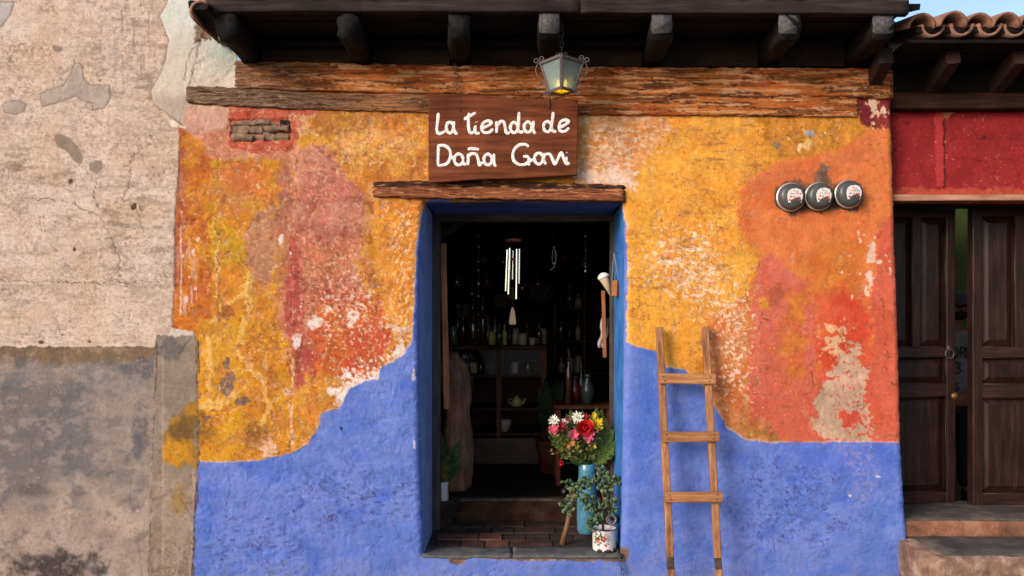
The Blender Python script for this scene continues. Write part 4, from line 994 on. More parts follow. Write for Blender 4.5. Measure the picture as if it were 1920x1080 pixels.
# ------------------------------------------------------------------ right-hand neighbour
right_house = thing('red_house', 'neighbouring red house with clay tile eave and dark double door', 'building', (3.2, .12, 0))
KY = .12; KR = (DIST + KY) / DIST
def q2(px, py): return (981 + (px - 981) * KR, 610 + (py - 610) * KR)
rgx = np.arange(1660, 2300, 2.0); rgy = np.arange(170, 378, 2.0)
RX, RY = np.meshgrid(rgx, rgy)
RP = Painter(RX.astype(np.float32), RY.astype(np.float32), 77)
fullm = np.ones(RX.shape, np.float32)
RP.over(fullm, RP.col((156, 40, 40), .05, .05, (142, 34, 36)))
RP.over(sstep(-.1, .6, RP.n70) * .4, RP.col((162, 52, 52)))
RP.over(RP.poly([q2(1675, 355), q2(1920, 350), q2(2000, 352), q2(2000, 375), q2(1675, 375)], 5, 3, 3) * .8, RP.col((186, 82, 58), .08, .08))
RP.over(RP.poly([q2(1752, 205), q2(1768, 205), q2(1772, 352), q2(1756, 354)], 2, 1.5, 1.5), RP.col((176, 54, 50)), 6)
RP.over(RP.line([q2(1771, 210), q2(1770, 260), q2(1772, 352)], 2.4, 3) * .85, (70, 22, 22), -3)
for pts in ([q2(1772, 258), q2(1810, 262), q2(1870, 258), q2(1920, 262), q2(1990, 260)], [q2(1790, 296), q2(1850, 300), q2(1900, 296), q2(1914, 340)], [q2(1800, 232), q2(1840, 262)]):
    RP.over(RP.line(pts, .9, 5) * .45, (96, 26, 28), -1.2)
RP.over(RP.poly([q2(1766, 210), q2(1786, 210), q2(1768, 224)], 3, 2, 1), RP.col((196, 130, 84)), -2)
RP.flakes(-.16 + .2 * RP.n70, RP.col((96, 28, 28)), 6, 1, .42, -1.2, .05, 5)
RP.flakes(-.2 + .2 * RP.n70, RP.col((206, 96, 80)), 7, 1, .42, -.6, .05, 6)
RP.over(RP.spot(*q2(1702, 231), 6, 3), (110, 30, 30), -2); RP.over(RP.spot(*q2(1846, 258), 7, 4), (100, 28, 28), -2)
RP.R += RP.n70 * 4 + RP.n25 * 1.2
RV = np.stack([(RX - 981) / 320, KY - RP.R / 1000, .25 + (1040 - RY) / 320], -1)
link('red_wall', grid_mesh('red_wall', RV, np.ones((len(rgy) - 1, len(rgx) - 1), bool), RP.C, PLASTER), right_house)
REDP = noisy('red lime wash', [rgb(130, 34, 36, ALB), rgb(166, 46, 46, ALB), rgb(182, 66, 58, ALB)], 5, .9, bs=.5)
MB().box((4.3, .30, 1.45), (.9, .34, 2.9)).build('door_pier', REDP, right_house)
MB().box((3.3, .30, 2.63), (2.3, .30, .50)).build('wall_core', REDP, right_house)
LINT = wood('pale lintel board', [rgb(150, 92, 66, .8), rgb(196, 138, 108, .8), rgb(216, 164, 136, .8)], 'X')
MB().timber((2.18, .11, 2.352), (4.4, .11, 2.350), .12, .036, 24, .004, 21, 12, .004).build('door_lintel', LINT, right_house)
MB().timber((2.16, .10, 2.925), (4.6, .10, 2.925), .12, .092, 24, .006, 22, 12, .008).build('wall_plate_beam', wood('brown wall plate', [(.014, .006, .004), (.034, .013, .008), (.06, .024, .015)], 'X', .8, spec=.1), right_house)
for i, px in enumerate((1661, 1787, 1914, 2045)):
    a = at(px, 104, -.22); b = Vector((a.x + .05, .16, 2.99))
    MB().timber(b, a, .075, .10, 10, .005, 60 + i, 20, .008).build('rafter', REDDARK, right_house)
MB().timber((2.10, -.24, 3.14), (4.6, -.24, 3.14), .16, .02, 20, .003, 75, 10, .003).build('soffit_board', DARKWOOD_X, right_house)
for k in range(3):
    MB().timber((2.10, -.09 + k * .13, 3.135 + .004 * k), (4.6, -.09 + k * .13, 3.135 + .004 * k), .122, .02, 20, .003, 76 + k, 10, .003).build('soffit_board', DARKWOOD_X, right_house)
MB().box((3.35, .12, 3.06), (2.4, .06, .16)).build('blocking_board', DARKWOOD_X, right_house)
rroof = MB().box((3.38, .53, 3.412), (2.5, 1.8, .03), (R(14), 0, 0)).build('roof', DARKWOOD_X, right_house)
roof(rroof, 2.15, 4.5, -.38, 3.165, R(14), 2, .148, 9)
# double door
DOORW = wood('dark varnished door', [(.010, .004, .003), (.024, .009, .0065), (.05, .019, .013)], 'Z', .42, spec=.2)
DOORH = wood('dark varnished rails', [(.012, .0045, .0035), (.028, .0105, .0075), (.054, .021, .014)], 'X', .42, spec=.2)
BRASS = plain('old brass', (.22, .10, .035, 1), .5, .8)
def leaf(x0, x1, zb, zt, Y, hinge, ang, lab):
    """panelled leaf; built closed between x0 and x1 then turned about the hinge"""
    Wd = x1 - x0; M = Matrix.Translation((hinge, Y, 0)) @ Matrix.Rotation(ang, 4, 'Z') @ Matrix.Translation((-hinge, -Y, 0))
    def put(name, mb, mat, par, smooth=False):
        mb.v = [tuple(M @ Vector(p)) for p in mb.v]; return mb.build(name, mat, par, smooth)
    d = put('door_leaf', MB().box(((x0 + x1) / 2, Y + .03, (zb + zt) / 2), (Wd - .004, .022, zt - zb - .004)), DOORW, right_house); d['label'] = lab
    st = .062; z_m1, z_m2, z_l = zb + .985, zb + .77, zb + .70
    H = zt - zb
    z1 = zb + H * .530; z2 = zb + H * .495; z3 = zb + H * .405; z4 = zb + H * .36
    for xa in (x0, x1 - st): put('stile', MB().timber((xa + st / 2, Y, zb), (xa + st / 2, Y, zt), st, .05, 8, .0015, xa, 8, .004, .0, up=(0, 1, 0)), DOORW, d)
    for (za, zc) in ((zb, zb + .07), (z4, z3), (z2, z1), (zt - .055, zt)):
        put('rail', MB().timber((x0 + st, Y + .002, (za + zc) / 2), (x1 - st, Y + .002, (za + zc) / 2), .046, abs(zc - za), 6, .0015, za, 8, .004, 0), DOORH, d)
    xm = (x0 + x1) / 2
    put('mullion', MB().timber((xm, Y + .003, z1), (xm, Y + .003, zt - .055), .06, .044, 6, .001, xm, 8, .004, 0, up=(0, 1, 0)), DOORW, d)
    def panel(a, b, za, zc):
        mg = .012; c = ((a + b) / 2, Y + .012, (za + zc) / 2); w_, h_ = b - a - mg, zc - za - mg
        mb = MB(); bv = .04
        o = [(-w_ / 2, -h_ / 2), (w_ / 2, -h_ / 2), (w_ / 2, h_ / 2), (-w_ / 2, h_ / 2)]
        i_ = [(-w_ / 2 + bv, -h_ / 2 + bv), (w_ / 2 - bv, -h_ / 2 + bv), (w_ / 2 - bv, h_ / 2 - bv), (-w_ / 2 + bv, h_ / 2 - bv)]
        vs_ = [(c[0] + p[0], Y + .020, c[2] + p[1]) for p in o] + [(c[0] + p[0], Y + .020 - .004, c[2] + p[1]) for p in o] + [(c[0] + p[0], Y - .006, c[2] + p[1]) for p in i_]
        mb.add(vs_, [(0, 1, 5, 4), (1, 2, 6, 5), (2, 3, 7, 6), (3, 0, 4, 7), (4, 5, 9, 8), (5, 6, 10, 9), (6, 7, 11, 10), (7, 4, 8, 11), (8, 9, 10, 11)])
        pn = put('panel', mb, DOORW, d)
        m2 = MB(); r_ = .006
        for (p, q) in (((a, za), (b, za)), ((b, za), (b, zc)), ((b, zc), (a, zc)), ((a, zc), (a, za))):
            m2.tube([(p[0], Y - .012, p[1]), (q[0], Y - .012, q[1])], r_, 6)
        put('moulding', m2, DOORW, d, True)
    panel(x0 + st, xm - .03, z1, zt - .055); panel(xm + .03, x1 - st, z1, zt - .055)
    panel(x0 + st, x1 - st, z3, z2); panel(x0 + st, x1 - st, zb + .07, z4)
    return d, M
DZB, DZT = .452, 2.345
dl, ML = leaf(2.255, 2.795, DZB, DZT, .40, 2.255, R(9), 'inward-swung left leaf of dark panelled door')
dr_, MR = leaf(2.856, 3.46, DZB, DZT, .40, 3.46, R(0), 'closed right leaf of dark panelled door')
k = MB().lathe([(.012, 0), (.012, .012), (.022, .018), (.026, .03), (.018, .042), (.002, .045)], 14, (0, 0, 0), Matrix.Rotation(R(90), 3, 'X'))
k.v = [tuple(ML @ (Vector(p) + Vector((2.762, .372, 1.14)))) for p in k.v]; k.build('door_knob', BRASS, dl, True)
k = MB().tube([(2.742 + .03 * math.cos(t), .362, 1.41 + .03 * math.sin(t)) for t in [i * math.pi / 8 for i in range(17)]], .005, 6, False).box((2.742, .370, 1.44), (.03, .012, .045))
k.v = [tuple(ML @ Vector(p)) for p in k.v]; k.build('door_knocker', IRON, dl, True)
MB().box((3.3, .43, 2.40), (2.2, .12, .10)).build('door_head', DOORH, right_house)
MB().box((2.215, .42, 1.38), (.07, .12, 1.95)).build('door_jamb', DOORW, right_house)
# steps
SANDST = noisy('worn pink step', [rgb(92, 58, 42, .8), rgb(150, 96, 70, .8), rgb(178, 128, 100, .8)], 9, .9, bs=.7, bd=.008)
MB().timber((2.18, .29, .385), (4.6, .29, .385), .52, .10, 26, .008, 31, 10, .012, .0).build('door_step', SANDST, right_house, True)
MB().timber((2.18, .28, .440), (4.6, .28, .440), .47, .025, 26, .008, 34, 14, .010, .0).build('step_tread', noisy('worn grey tread', [rgb(48, 40, 36, .8), rgb(78, 68, 62, .8), rgb(116, 94, 80, .8)], 10, .85, bs=.7, bd=.008), right_house, True)
MB().timber((2.20, -.08, .165), (4.6, -.08, .165), .52, .34, 26, .012, 32, 7, .02, .0).build('lower_step', noisy('patchy lime step', [rgb(84, 58, 46, .8), rgb(140, 106, 86, .8), rgb(196, 164, 140, .8)], 9, .9, bs=.8, bd=.012), right_house, True)
MB().timber((2.30, -.09, .338), (4.6, -.09, .338), .46, .022, 22, .010, 33, 10, .010, .0).build('step_tread', noisy('worn slate tread', [rgb(50, 44, 42, .8), rgb(78, 70, 68, .8), rgb(116, 98, 88, .8)], 8, .85, bs=.7, bd=.008), right_house, True)
# room behind the red door, open to a yard at the back
GREEN = noisy('olive green wall', [rgb(84, 92, 36, .7), rgb(112, 120, 50, .7), rgb(126, 132, 64, .7)], 4, .85)
MB().box((3.5, 2.9, 1.5), (2.6, .1, 2.7)).build('yard_wall', GREEN, right_house)
MB().box((4.75, 1.6, 1.5), (.1, 2.6, 2.7)).build('yard_wall', GREEN, right_house)
MB().box((2.26, 1.7, 1.5), (.08, 2.3, 2.7)).build('yard_wall', GREEN, right_house)
MB().box((3.5, 1.72, .21), (2.5, 2.3, .06)).build('room_floor', noisy('brown floor', [(.05, .03, .018), (.1, .06, .035), (.14, .09, .055)], 6, .6), right_house)
# ------------------------------------------------------------------ hanging shop sign
def sweep_strokes(strokes, fn, r, n=10, rvar=.18, seed=1):
    """brush strokes: flattened rounded ribbons lying on a face"""
    rs = random.Random(seed); mb = MB()
    for st in strokes:
        pts = [Vector((a, b, 0)) for a, b in st]
        # Catmull-Rom resample
        out = []
        P_ = [pts[0]] + pts + [pts[-1]]
        for i in range(1, len(P_) - 2):
            for k in range(5):
                t = k / 5; a, b, c, d = P_[i - 1], P_[i], P_[i + 1], P_[i + 2]
                out.append(.5 * ((2 * b) + (c - a) * t + (2 * a - 5 * b + 4 * c - d) * t * t + (3 * b - a - 3 * c + d) * t ** 3))
        out.append(pts[-1])
        q = [fn(p.x, p.y) for p in out]; m = len(q)
        ph = rs.uniform(0, 6)
        rr_ = [r * (1 + rvar * math.sin(ph + i * .45)) * (.55 if i == 0 or i == m - 1 else (.85 if i in (1, m - 2) else 1)) for i in range(m)]
        lift = rs.uniform(0, .0006)
        q = [v + Vector((0, -lift, 0)) for v in q]
        mb.tube(q, rr_, n, True, flat=(0, 1, 0))
    return mb
def arc(cx, cy, rx, ry, a0, a1, n=9): return [(cx + rx * math.cos(R(a0 + (a1 - a0) * i / n)), cy + ry * math.sin(R(a0 + (a1 - a0) * i / n))) for i in range(n + 1)]
SX = lambda z: 800 + z / 6; SY = lambda z: 170 + z / 6
sign = thing('shop_sign', 'brown wooden hanging sign with white hand-painted words above doorway', 'sign', tuple(at(944, 340, -.045)))
SIGNW = wood('stained red brown board', [(.06, .014, .006), (.145, .036, .013), (.215, .062, .023)], 'X', .8, 8, .35, spec=.15)
YS = -.055; TS = .024
# board outline, slightly out of square with a worn top edge
top = [(25, 45), (180, 48), (360, 50), (520, 56), (700, 72), (860, 98), (1000, 106), (1240, 112), (1480, 112), (1700, 112)]
botm = [(1690, 955), (1480, 968), (1200, 985), (1050, 992), (900, 996), (700, 998), (500, 1012), (300, 1028), (25, 1042)]
ol = [at(SX(a), SY(b), YS) for a, b in top + botm]
mb = MB(); n = len(ol)
ins = []
cen = sum(ol, Vector()) / n
for p in ol: ins.append(p + (cen - p).normalized() * .004)
vs_ = [(p.x, YS - TS + .003, p.z) for p in ol] + [(p.x, YS - TS, p.z) for p in ins] + [(p.x, YS, p.z) for p in ol]
fs = [tuple(n + i for i in range(n))] + [tuple(2 * n + i for i in range(n))[::-1]]
for i in range(n):
    j = (i + 1) % n; fs += [(i, j, n + j, n + i), (2 * n + i, 2 * n + j, j, i)]
board = mb.add(vs_, fs).build('board', SIGNW, sign)
fnS = lambda a, b: (lambda p: Vector((p.x, YS - TS - .0006, p.z)))(at(SX(a), SY(b), YS - TS))
words = [
    # la
    [(133, 250), (125, 340), (115, 430), (130, 478), (165, 480), (215, 450)], arc(262, 415, 40, 62, -20, -375, 14), [(310, 345), (305, 420), (325, 475), (350, 482)],
    # tienda
    [(475, 250), (470, 340), (475, 430), (495, 478), (530, 465)], [(420, 325), (480, 290), (555, 245)],
    [(552, 390), (545, 440), (560, 480), (600, 475)], [(560, 350), (562, 356)],
    [(630, 420), (680, 400), (730, 365), (700, 340), (650, 355), (620, 410), (640, 465), (700, 470), (750, 430)],
    [(785, 345), (790, 420), (785, 478)], [(790, 400), (830, 350), (870, 355), (885, 420), (900, 475), (940, 470)],
    arc(985, 415, 42, 58, -20, -375, 14), [(1040, 240), (1035, 340), (1030, 430), (1050, 465), (1090, 460)],
    arc(1140, 410, 42, 58, -20, -375, 14), [(1205, 340), (1195, 420), (1210, 465), (1225, 480)],
    # de
    arc(1358, 405, 42, 58, -20, -375, 14), [(1425, 240), (1415, 330), (1405, 420), (1425, 455), (1460, 460)],
    [(1500, 410), (1550, 390), (1600, 350), (1560, 330), (1510, 350), (1490, 410), (1510, 455), (1560, 455), (1605, 415)],
    # Doña
    [(135, 620), (130, 730), (128, 845)], [(120, 620), (200, 618), (255, 660), (270, 730), (240, 810), (180, 838), (125, 842)],
    arc(362, 775, 50, 62, 0, 360, 14), [(270, 770), (310, 740)], [(400, 800), (440, 840)],
    [(465, 710), (468, 780), (462, 840)], [(468, 750), (500, 712), (555, 715), (580, 770), (595, 838), (630, 800)], [(462, 660), (500, 652), (550, 655), (590, 662)],
    arc(690, 775, 45, 60, -20, -375, 14), [(760, 710), (755, 780), (765, 835), (785, 842)],
    # Gavi
    [(1150, 632), (1110, 605), (1050, 610), (995, 650), (970, 720), (985, 790), (1040, 830), (1100, 830), (1145, 800), (1152, 745)], [(1085, 738), (1150, 742)], [(1150, 790), (1150, 845)], [(1150, 800), (1200, 770)],
    arc(1262, 765, 48, 62, -20, -375, 14), [(1325, 705), (1320, 780), (1345, 830)],
    [(1330, 720), (1385, 715), (1420, 780), (1445, 828), (1480, 760), (1515, 700), (1545, 770), (1570, 820), (1610, 815)], [(1575, 745), (1570, 800), (1585, 822)], [(1575, 695), (1577, 700)]]
WHITEP = noisy('worn white sign paint', [(.42, .27, .22), (.70, .60, .56), (.78, .70, .66), (.80, .72, .68)], 70, .8, spec=.15, bs=.2)
sweep_strokes(words, fnS, .0092, 10, .10).build('lettering', WHITEP, sign, True)
for (a, b) in ((375, 115), (375, 225), (378, 348), (1378, 190), (1378, 275), (1375, 390)):
    MB().lathe([(.0, .0), (.006, .0), (.005, .003), (.0015, .0048)], 10, fnS(a, b), Matrix.Rotation(R(90), 3, 'X')).build('nail', IRON, board, True)
def chain_link(c, rx, rz, turn, wire=.0022, tilt=0):
    M = Matrix.Rotation(turn, 3, 'Z') @ Matrix.Rotation(tilt, 3, 'Y')
    pts = [Vector(c) + M @ Vector((rx * math.cos(t), 0, rz * math.sin(t))) for t in [2 * math.pi * i / 14 for i in range(15)]]
    return MB().tube(pts, wire, 6, False)
def chain(parent, p0, p1, lk=.030, rx=.008, wire=.0022, mat=None):
    p0, p1 = Vector(p0), Vector(p1); L = (p1 - p0).length; k = max(2, int(L / (lk * .78)))
    d = (p1 - p0); ang = math.atan2(d.x, d.z)
    for i in range(k):
        c = p0.lerp(p1, (i + .5) / k)
        chain_link(c, rx, lk / 2, R(10) if i % 2 else R(95), wire, ang).build('chain_link', mat or IRON, parent, True)
chain(sign, at(860, 176, YS - .010), at(852, 120, -.05), .034, .009)
chain_link(at(861, 178, YS - .012), .011, .011, R(5), .0025).build('hanging_ring', IRON, sign, True)
chain(sign, at(1030, 188, YS - .010), at(1030, 122, -.05), .034, .009)
MB().tube([at(1030, 204, YS - TS - .004), at(1030, 186, YS - TS - .004)], .004, 8).build('eye_bolt', IRON, sign, True)

# ------------------------------------------------------------------ lantern
YL = -.30
lz = CAMZ + (610 - 118) / FPX * (DIST + YL); lb = CAMZ + (610 - 171) / FPX * (DIST + YL)
lx = at(1053, 118, YL).x
lant = thing('hanging_lantern', 'lit iron lantern with frosted panes and scrolls hanging below the eave', 'lantern', (lx, YL, lb))
LIRON = noisy('brown painted iron', [(.05, .036, .034), (.10, .075, .07), (.15, .11, .10)], 50, .6, metal=.2, bs=.3, bd=.001)
HT, HB = .116, .066
rot4 = [R(a) for a in (-90 - 4, 0 - 4, 90 - 4, 180 - 4)]
Tc = [Vector((lx + HT * math.cos(a), YL + HT * math.sin(a), lz)) for a in rot4]
Bc = [Vector((lx + HB * math.cos(a), YL + HB * math.sin(a), lb)) for a in rot4]
fm = MB()
bar = .0085
for i in range(4):
    j = (i + 1) % 4
    fm.timber(Bc[i], Tc[i], .016, .014, 4, .0004, i, 10, .002, 0, up=(Tc[i] - Vector((lx, YL, lz))).normalized())
    fm.timber(Tc[i], Tc[j], .014, .018, 4, .0004, i + 5, 10, .002, 0); fm.timber(Bc[i], Bc[j], .010, .016, 4, .0004, i + 9, 10, .002, 0)
fm.build('frame', LIRON, lant)
mfg, t, p, o = nodes('frosted lantern glass')
ngl = nz(t, 90, 4, .7); rgl = ramp(t, ngl.outputs[0], [(.3, (.24, .30, .29)), (.7, (.40, .47, .46))])
tr = t.nodes.new('ShaderNodeBsdfTranslucent'); df = t.nodes.new('ShaderNodeBsdfDiffuse'); mx = t.nodes.new('ShaderNodeMixShader'); mx.inputs[0].default_value = .5
tp = t.nodes.new('ShaderNodeBsdfTransparent'); mx2 = t.nodes.new('ShaderNodeMixShader'); mx2.inputs[0].default_value = .22
for q in (tr, df): t.links.new(rgl.outputs[0], q.inputs['Color'])
t.links.new(tr.outputs[0], mx.inputs[1]); t.links.new(df.outputs[0], mx.inputs[2]); t.links.new(mx.outputs[0], mx2.inputs[1]); t.links.new(tp.outputs[0], mx2.inputs[2]); t.links.new(mx2.outputs[0], o.inputs[0])
ax = Vector((lx, YL, 0))
for i in range(4):
    j = (i + 1) % 4; sh = lambda p_: p_ + (Vector((lx, YL, p_.z)) - p_) * .03
    a, b, c, d = sh(Bc[i]), sh(Bc[j]), sh(Tc[j]), sh(Tc[i]); nrm = (b - a).cross(d - a).normalized() * .0018
    MB().add([a, b, c, d, a + nrm, b + nrm, c + nrm, d + nrm], [(0, 1, 2, 3), (7, 6, 5, 4), (0, 4, 5, 1), (1, 5, 6, 2), (2, 6, 7, 3), (3, 7, 4, 0)]).build('pane', mfg, lant)
# cap, base tray and bulbs
cap = MB()
apex = Vector((lx, YL, lz + .035))
for i in range(4): cap.add([Tc[i], Tc[(i + 1) % 4], apex], [(0, 1, 2)])
cap.build('cap', LIRON, lant)
YGL = plain('yellow base glass', (.75, .55, .08, 1), .35)
yl, t, p, o = nodes('yellow bottom glass')
tr = t.nodes.new('ShaderNodeBsdfTranslucent'); tr.inputs[0].default_value = (.95, .75, .10, 1); tp = t.nodes.new('ShaderNodeBsdfTransparent'); tp.inputs[0].default_value = (.9, .75, .2, 1); mx = t.nodes.new('ShaderNodeMixShader'); mx.inputs[0].default_value = .45
t.links.new(tr.outputs[0], mx.inputs[1]); t.links.new(tp.outputs[0], mx.inputs[2]); t.links.new(mx.outputs[0], o.inputs[0])
MB().add([b + Vector((0, 0, .002)) for b in Bc] + [b + Vector((0, 0, .004)) for b in Bc], [(0, 1, 2, 3), (7, 6, 5, 4), (0, 4, 5, 1), (1, 5, 6, 2), (2, 6, 7, 3), (3, 7, 4, 0)]).build('base_glass', yl, lant)
BULB = plain('lit bulb', (1, .8, .4, 1), .4, 0, .5, (1, .70, .16, 1), 7)
for dx, dy in ((-.020, -.012), (.020, -.012)):
    MB().lathe([(.003, 0), (.008, .004), (.011, .018), (.008, .032), (.002, .048)], 12, (lx + dx, YL + dy, lb + .014)).build('bulb', BULB, lant, True)
def scroll(parent, c, u, v, r0, turns, start, dirn, wire=.0032, name='scroll', tail=None):
    pts = []
    for i in range(24):
        t = i / 23; a = start + dirn * turns * 2 * math.pi * t; r_ = r0 * (1 - .62 * t)
        pts.append(Vector(c) + Vector(u) * (r_ * math.cos(a)) + Vector(v) * (r_ * math.sin(a)))
    if tail: pts = [Vector(q) for q in tail] + pts
    MB().tube(pts, wire, 6).build(name, LIRON, parent, True)
UZ = Vector((0, 0, 1))
for i, sgn in ((1, 1), (3, -1)):
    u = Vector((sgn, 0, 0)); c = Tc[i]
    scroll(lant, c + u * .022 + UZ * .012, u, UZ, .016, 1.1, math.pi, -1, tail=[c])
    scroll(lant, c - u * .006 + UZ * .026, -u, UZ, .014, 1.1, R(-60), 1, tail=[c])
    # swan-neck brace down the side
    b = Bc[i]; k_ = []
    for q in range(13):
        t = q / 12; base = c.lerp(b, t); k_.append(base + u * (.012 + .024 * math.sin(math.pi * min(t * 1.25, 1)) + .006 * math.sin(t * 7)))
    MB().tube([c + u * .004] + k_ + [b + u * .003], .0035, 6).build('brace', LIRON, lant, True)
    scroll(lant, b + u * .020 - UZ * .010, -u, UZ, .015, 1.1, R(20), -1, tail=[b])
for i, sgn in ((0, -1), (2, 1)):
    u = Vector((0, sgn, 0))
    scroll(lant, Bc[i] + u * .016 - UZ * .010, -u, UZ, .013, 1.1, R(20), -1, tail=[Bc[i]])
for sgn in (-1, 1):
    u = Vector((sgn, 0, 0)); scroll(lant, apex + u * .020 + UZ * .012, -u, UZ, .013, 1.15, R(-50), 1, tail=[apex])
MB().lathe([(.010, 0), (.010, .02), (.006, .028)], 10, (lx, YL, lz + .030)).build('finial', LIRON, lant, True)
chain(lant, (lx, YL, lz + .055), (lx + .003, YL, ZB + .15), .036, .009, .0028, LIRON)

# ------------------------------------------------------------------ electricity meters
MGREY = noisy('grey meter glass', [(.035, .035, .034), (.055, .055, .052), (.08, .078, .072)], 14, .38, spec=.4, bs=.05)
MBACK = noisy('dark meter base', [(.02, .017, .016), (.045, .038, .034)], 30, .6)
MRIM = plain('aluminium rim', (.62, .50, .44, 1), .35, .7)
DIAL = noisy('meter dial card', [(.50, .40, .36), (.66, .55, .50), (.72, .62, .57)], 30, .6, bs=.02)
PRT = plain('dark print', (.03, .025, .025, 1), .7); PRO = plain('red print', (.55, .09, .03, 1), .7)
Rf = Matrix.Rotation(R(90), 3, 'X')       # local z towards the street
for (mx_, my_, which) in ((1483, 369, 'left of the three, over the chipped plaster tail'), (1535, 368, 'in the middle, under the bare grey chip'), (1591, 364, 'right of the three, nearest the corner')):
    c = at(mx_, my_, -.03); c.y = 0
    m_ = thing('electricity_meter', 'round grey electricity meter ' + which, 'meter', tuple(c), 'electricity meters set in the orange wall')
    tl = Matrix.Rotation(R(random.uniform(-3, 3)), 3, 'Z') @ Matrix.Rotation(R(random.uniform(-2, 2)), 3, 'X') @ Rf
    MB().lathe([(.078, -.03), (.084, .0), (.084, .018), (.078, .022)], 36, c, tl).build('base', MBACK, m_, True)
    MB().lathe([(.079, .020), (.0835, .022), (.0845, .027), (.0815, .031), (.077, .032)], 36, c, tl).build('rim', MRIM, m_, True)
    bowl = MB().lathe([(.0765, .028), (.0762, .046), (.073, .060), (.066, .070), (.054, .0765), (.03, .0795), (.002, .080)], 36, c, tl).build('cover', MGREY, m_, True)
    # dial card, shield shaped
    off = tl @ Vector((.020, .006, 0))
    def D(u, v, d): return c + tl @ Vector((u * 1.12 + .012, v * 1.15, d))
    out_ = [(-.036, -.034), (.030, -.034), (.036, -.010), (.038, .010), (.032, .016), (.028, .030), (.006, .038), (-.022, .034), (-.036, .024), (-.042, .008), (-.042, -.010)]
    zf = lambda u, v: float(np.interp(math.hypot(u * 1.12 + .012, v * 1.15), [0, .03, .054, .066, .073, .0762], [.080, .0795, .0765, .070, .060, .046])) + .0014
    dm = MB(); dm.v = [tuple(D(u, v, zf(u, v))) for u, v in out_] + [tuple(D(u, v, zf(u, v) - .02)) for u, v in out_] + [tuple(D(0, 0, zf(0, 0)))]
    k = len(out_)
    for i in range(k): dm.f += [(i, (i + 1) % k, 2 * k), (i, k + i, k + (i + 1) % k, (i + 1) % k)]
    card = dm.build('dial_card', DIAL, m_)
    pr = MB(); po = MB()
    Mp = tl
    def mark(mbx, u, v, w_, h_): mbx.box(D(u, v, zf(u, v) + .0012), (w_, h_, .0006), Mp)
    mark(pr, -.010, .027, .006, .004)
    mark(pr, .004, .021, .022, .0012)
    for q in range(5): mark(pr if q % 3 else po, -.024 + q * .012, .010, .005, .005)
    mark(pr, -.024, -.004, .010, .005); mark(pr, -.008, -.005, .012, .003); mark(po, .016, -.007, .018, .008)
    mark(po, -.030, -.020, .009, .010)
    for q in range(7): mark(pr if q % 2 else po, -.018 + q * .0065, -.021, .004, .007)
    pr.build('print', PRT, card); po.build('print', PRO, card)

# ------------------------------------------------------------------ ladder
lad = thing('ladder', 'short weathered wooden ladder with three rungs leaning on the blue wall', 'ladder', tuple(at(1300, 1118, -.21)))
LADW = wood('oiled pine rail', [(.09, .035, .013), (.30, .12, .045), (.50, .25, .11)], 'Z', .6, 8, .4)
LADR = wood('oiled pine rung', [(.10, .04, .015), (.34, .135, .05), (.54, .26, .115)], 'X', .6, 8, .4)
def lp(pxt, t):                       # point on a rail: t = 0 at the top
    a = at(pxt[0], 614, -.055); b = at(pxt[1], 1080, -.215); b2 = b + (b - a) * ((b.z - 0.005) / (a.z - b.z))
    return a.lerp(b2, t)
for pair, s_ in (((1236, 1258), 1), ((1322, 1348), 2)):
    a, b = lp(pair, 0), lp(pair, 1); d = b - a
    tj = .815; tk = .855
    up_ = Vector((0, 1, 0))
    MB().timber(a, a + d * tj, .040, .030, 26, .0016, s_, 9, .004, .004, up=up_).build('rail', LADW, lad)
    MB().timber(a + d * tj, a + d * tk, .037, .027, 3, .003, s_ + 3, 30, .005, .004, up=up_).build('splice', noisy('rotten dark wood', [(.02, .012, .008), (.05, .03, .02), (.1, .06, .04)], 30, .9), lad)
    MB().timber(a + d * tk, b, .039, .029, 6, .002, s_ + 5, 14, .004, .003, up=up_).build('rail_foot', LADW, lad)
for (xa, ya, xb, yb, s_) in ((1236, 710, 1341, 711, 1), (1242, 819, 1348, 819, 2), (1247, 932, 1354, 932, 3)):
    Y_ = -.060 - (ya - 614) / (1080 - 614) * .16 - .028
    rg = MB().timber(at(xa, ya, Y_), at(xb, yb, Y_), .024, .058, 12, .0016, s_ + 20, 10, .004, .003).build('rung', LADR, lad)
    for (nx_, ny_) in ((xa + 8, ya - 4), (xa + 11, ya + 4), (xb - 8, yb - 4), (xb - 10, yb + 4)):
        MB().lathe([(0, 0), (.0048, 0), (.004, .0014)], 8, at(nx_, ny_, Y_ - .0125), Rf).build('nail', IRON, rg)

# ------------------------------------------------------------------ chain hanging from the sill corner
chn = thing('rusty_chain', 'rusty iron chain hanging down beside the threshold stone', 'chain', tuple(at(1160, 1034, -.03)))
pts = [at(1157, 1032, -.022), at(1161, 1046, -.03), at(1165, 1060, -.03), at(1168, 1076, -.03), at(1168, 1095, -.03)]
for i in range(len(pts) - 1):
    for k in range(2):
        c = pts[i].lerp(pts[i + 1], (k + .5) / 2); chain_link(c, .009, .016, R(20) if k else R(80), .003).build('chain_link', IRON, chn, True)
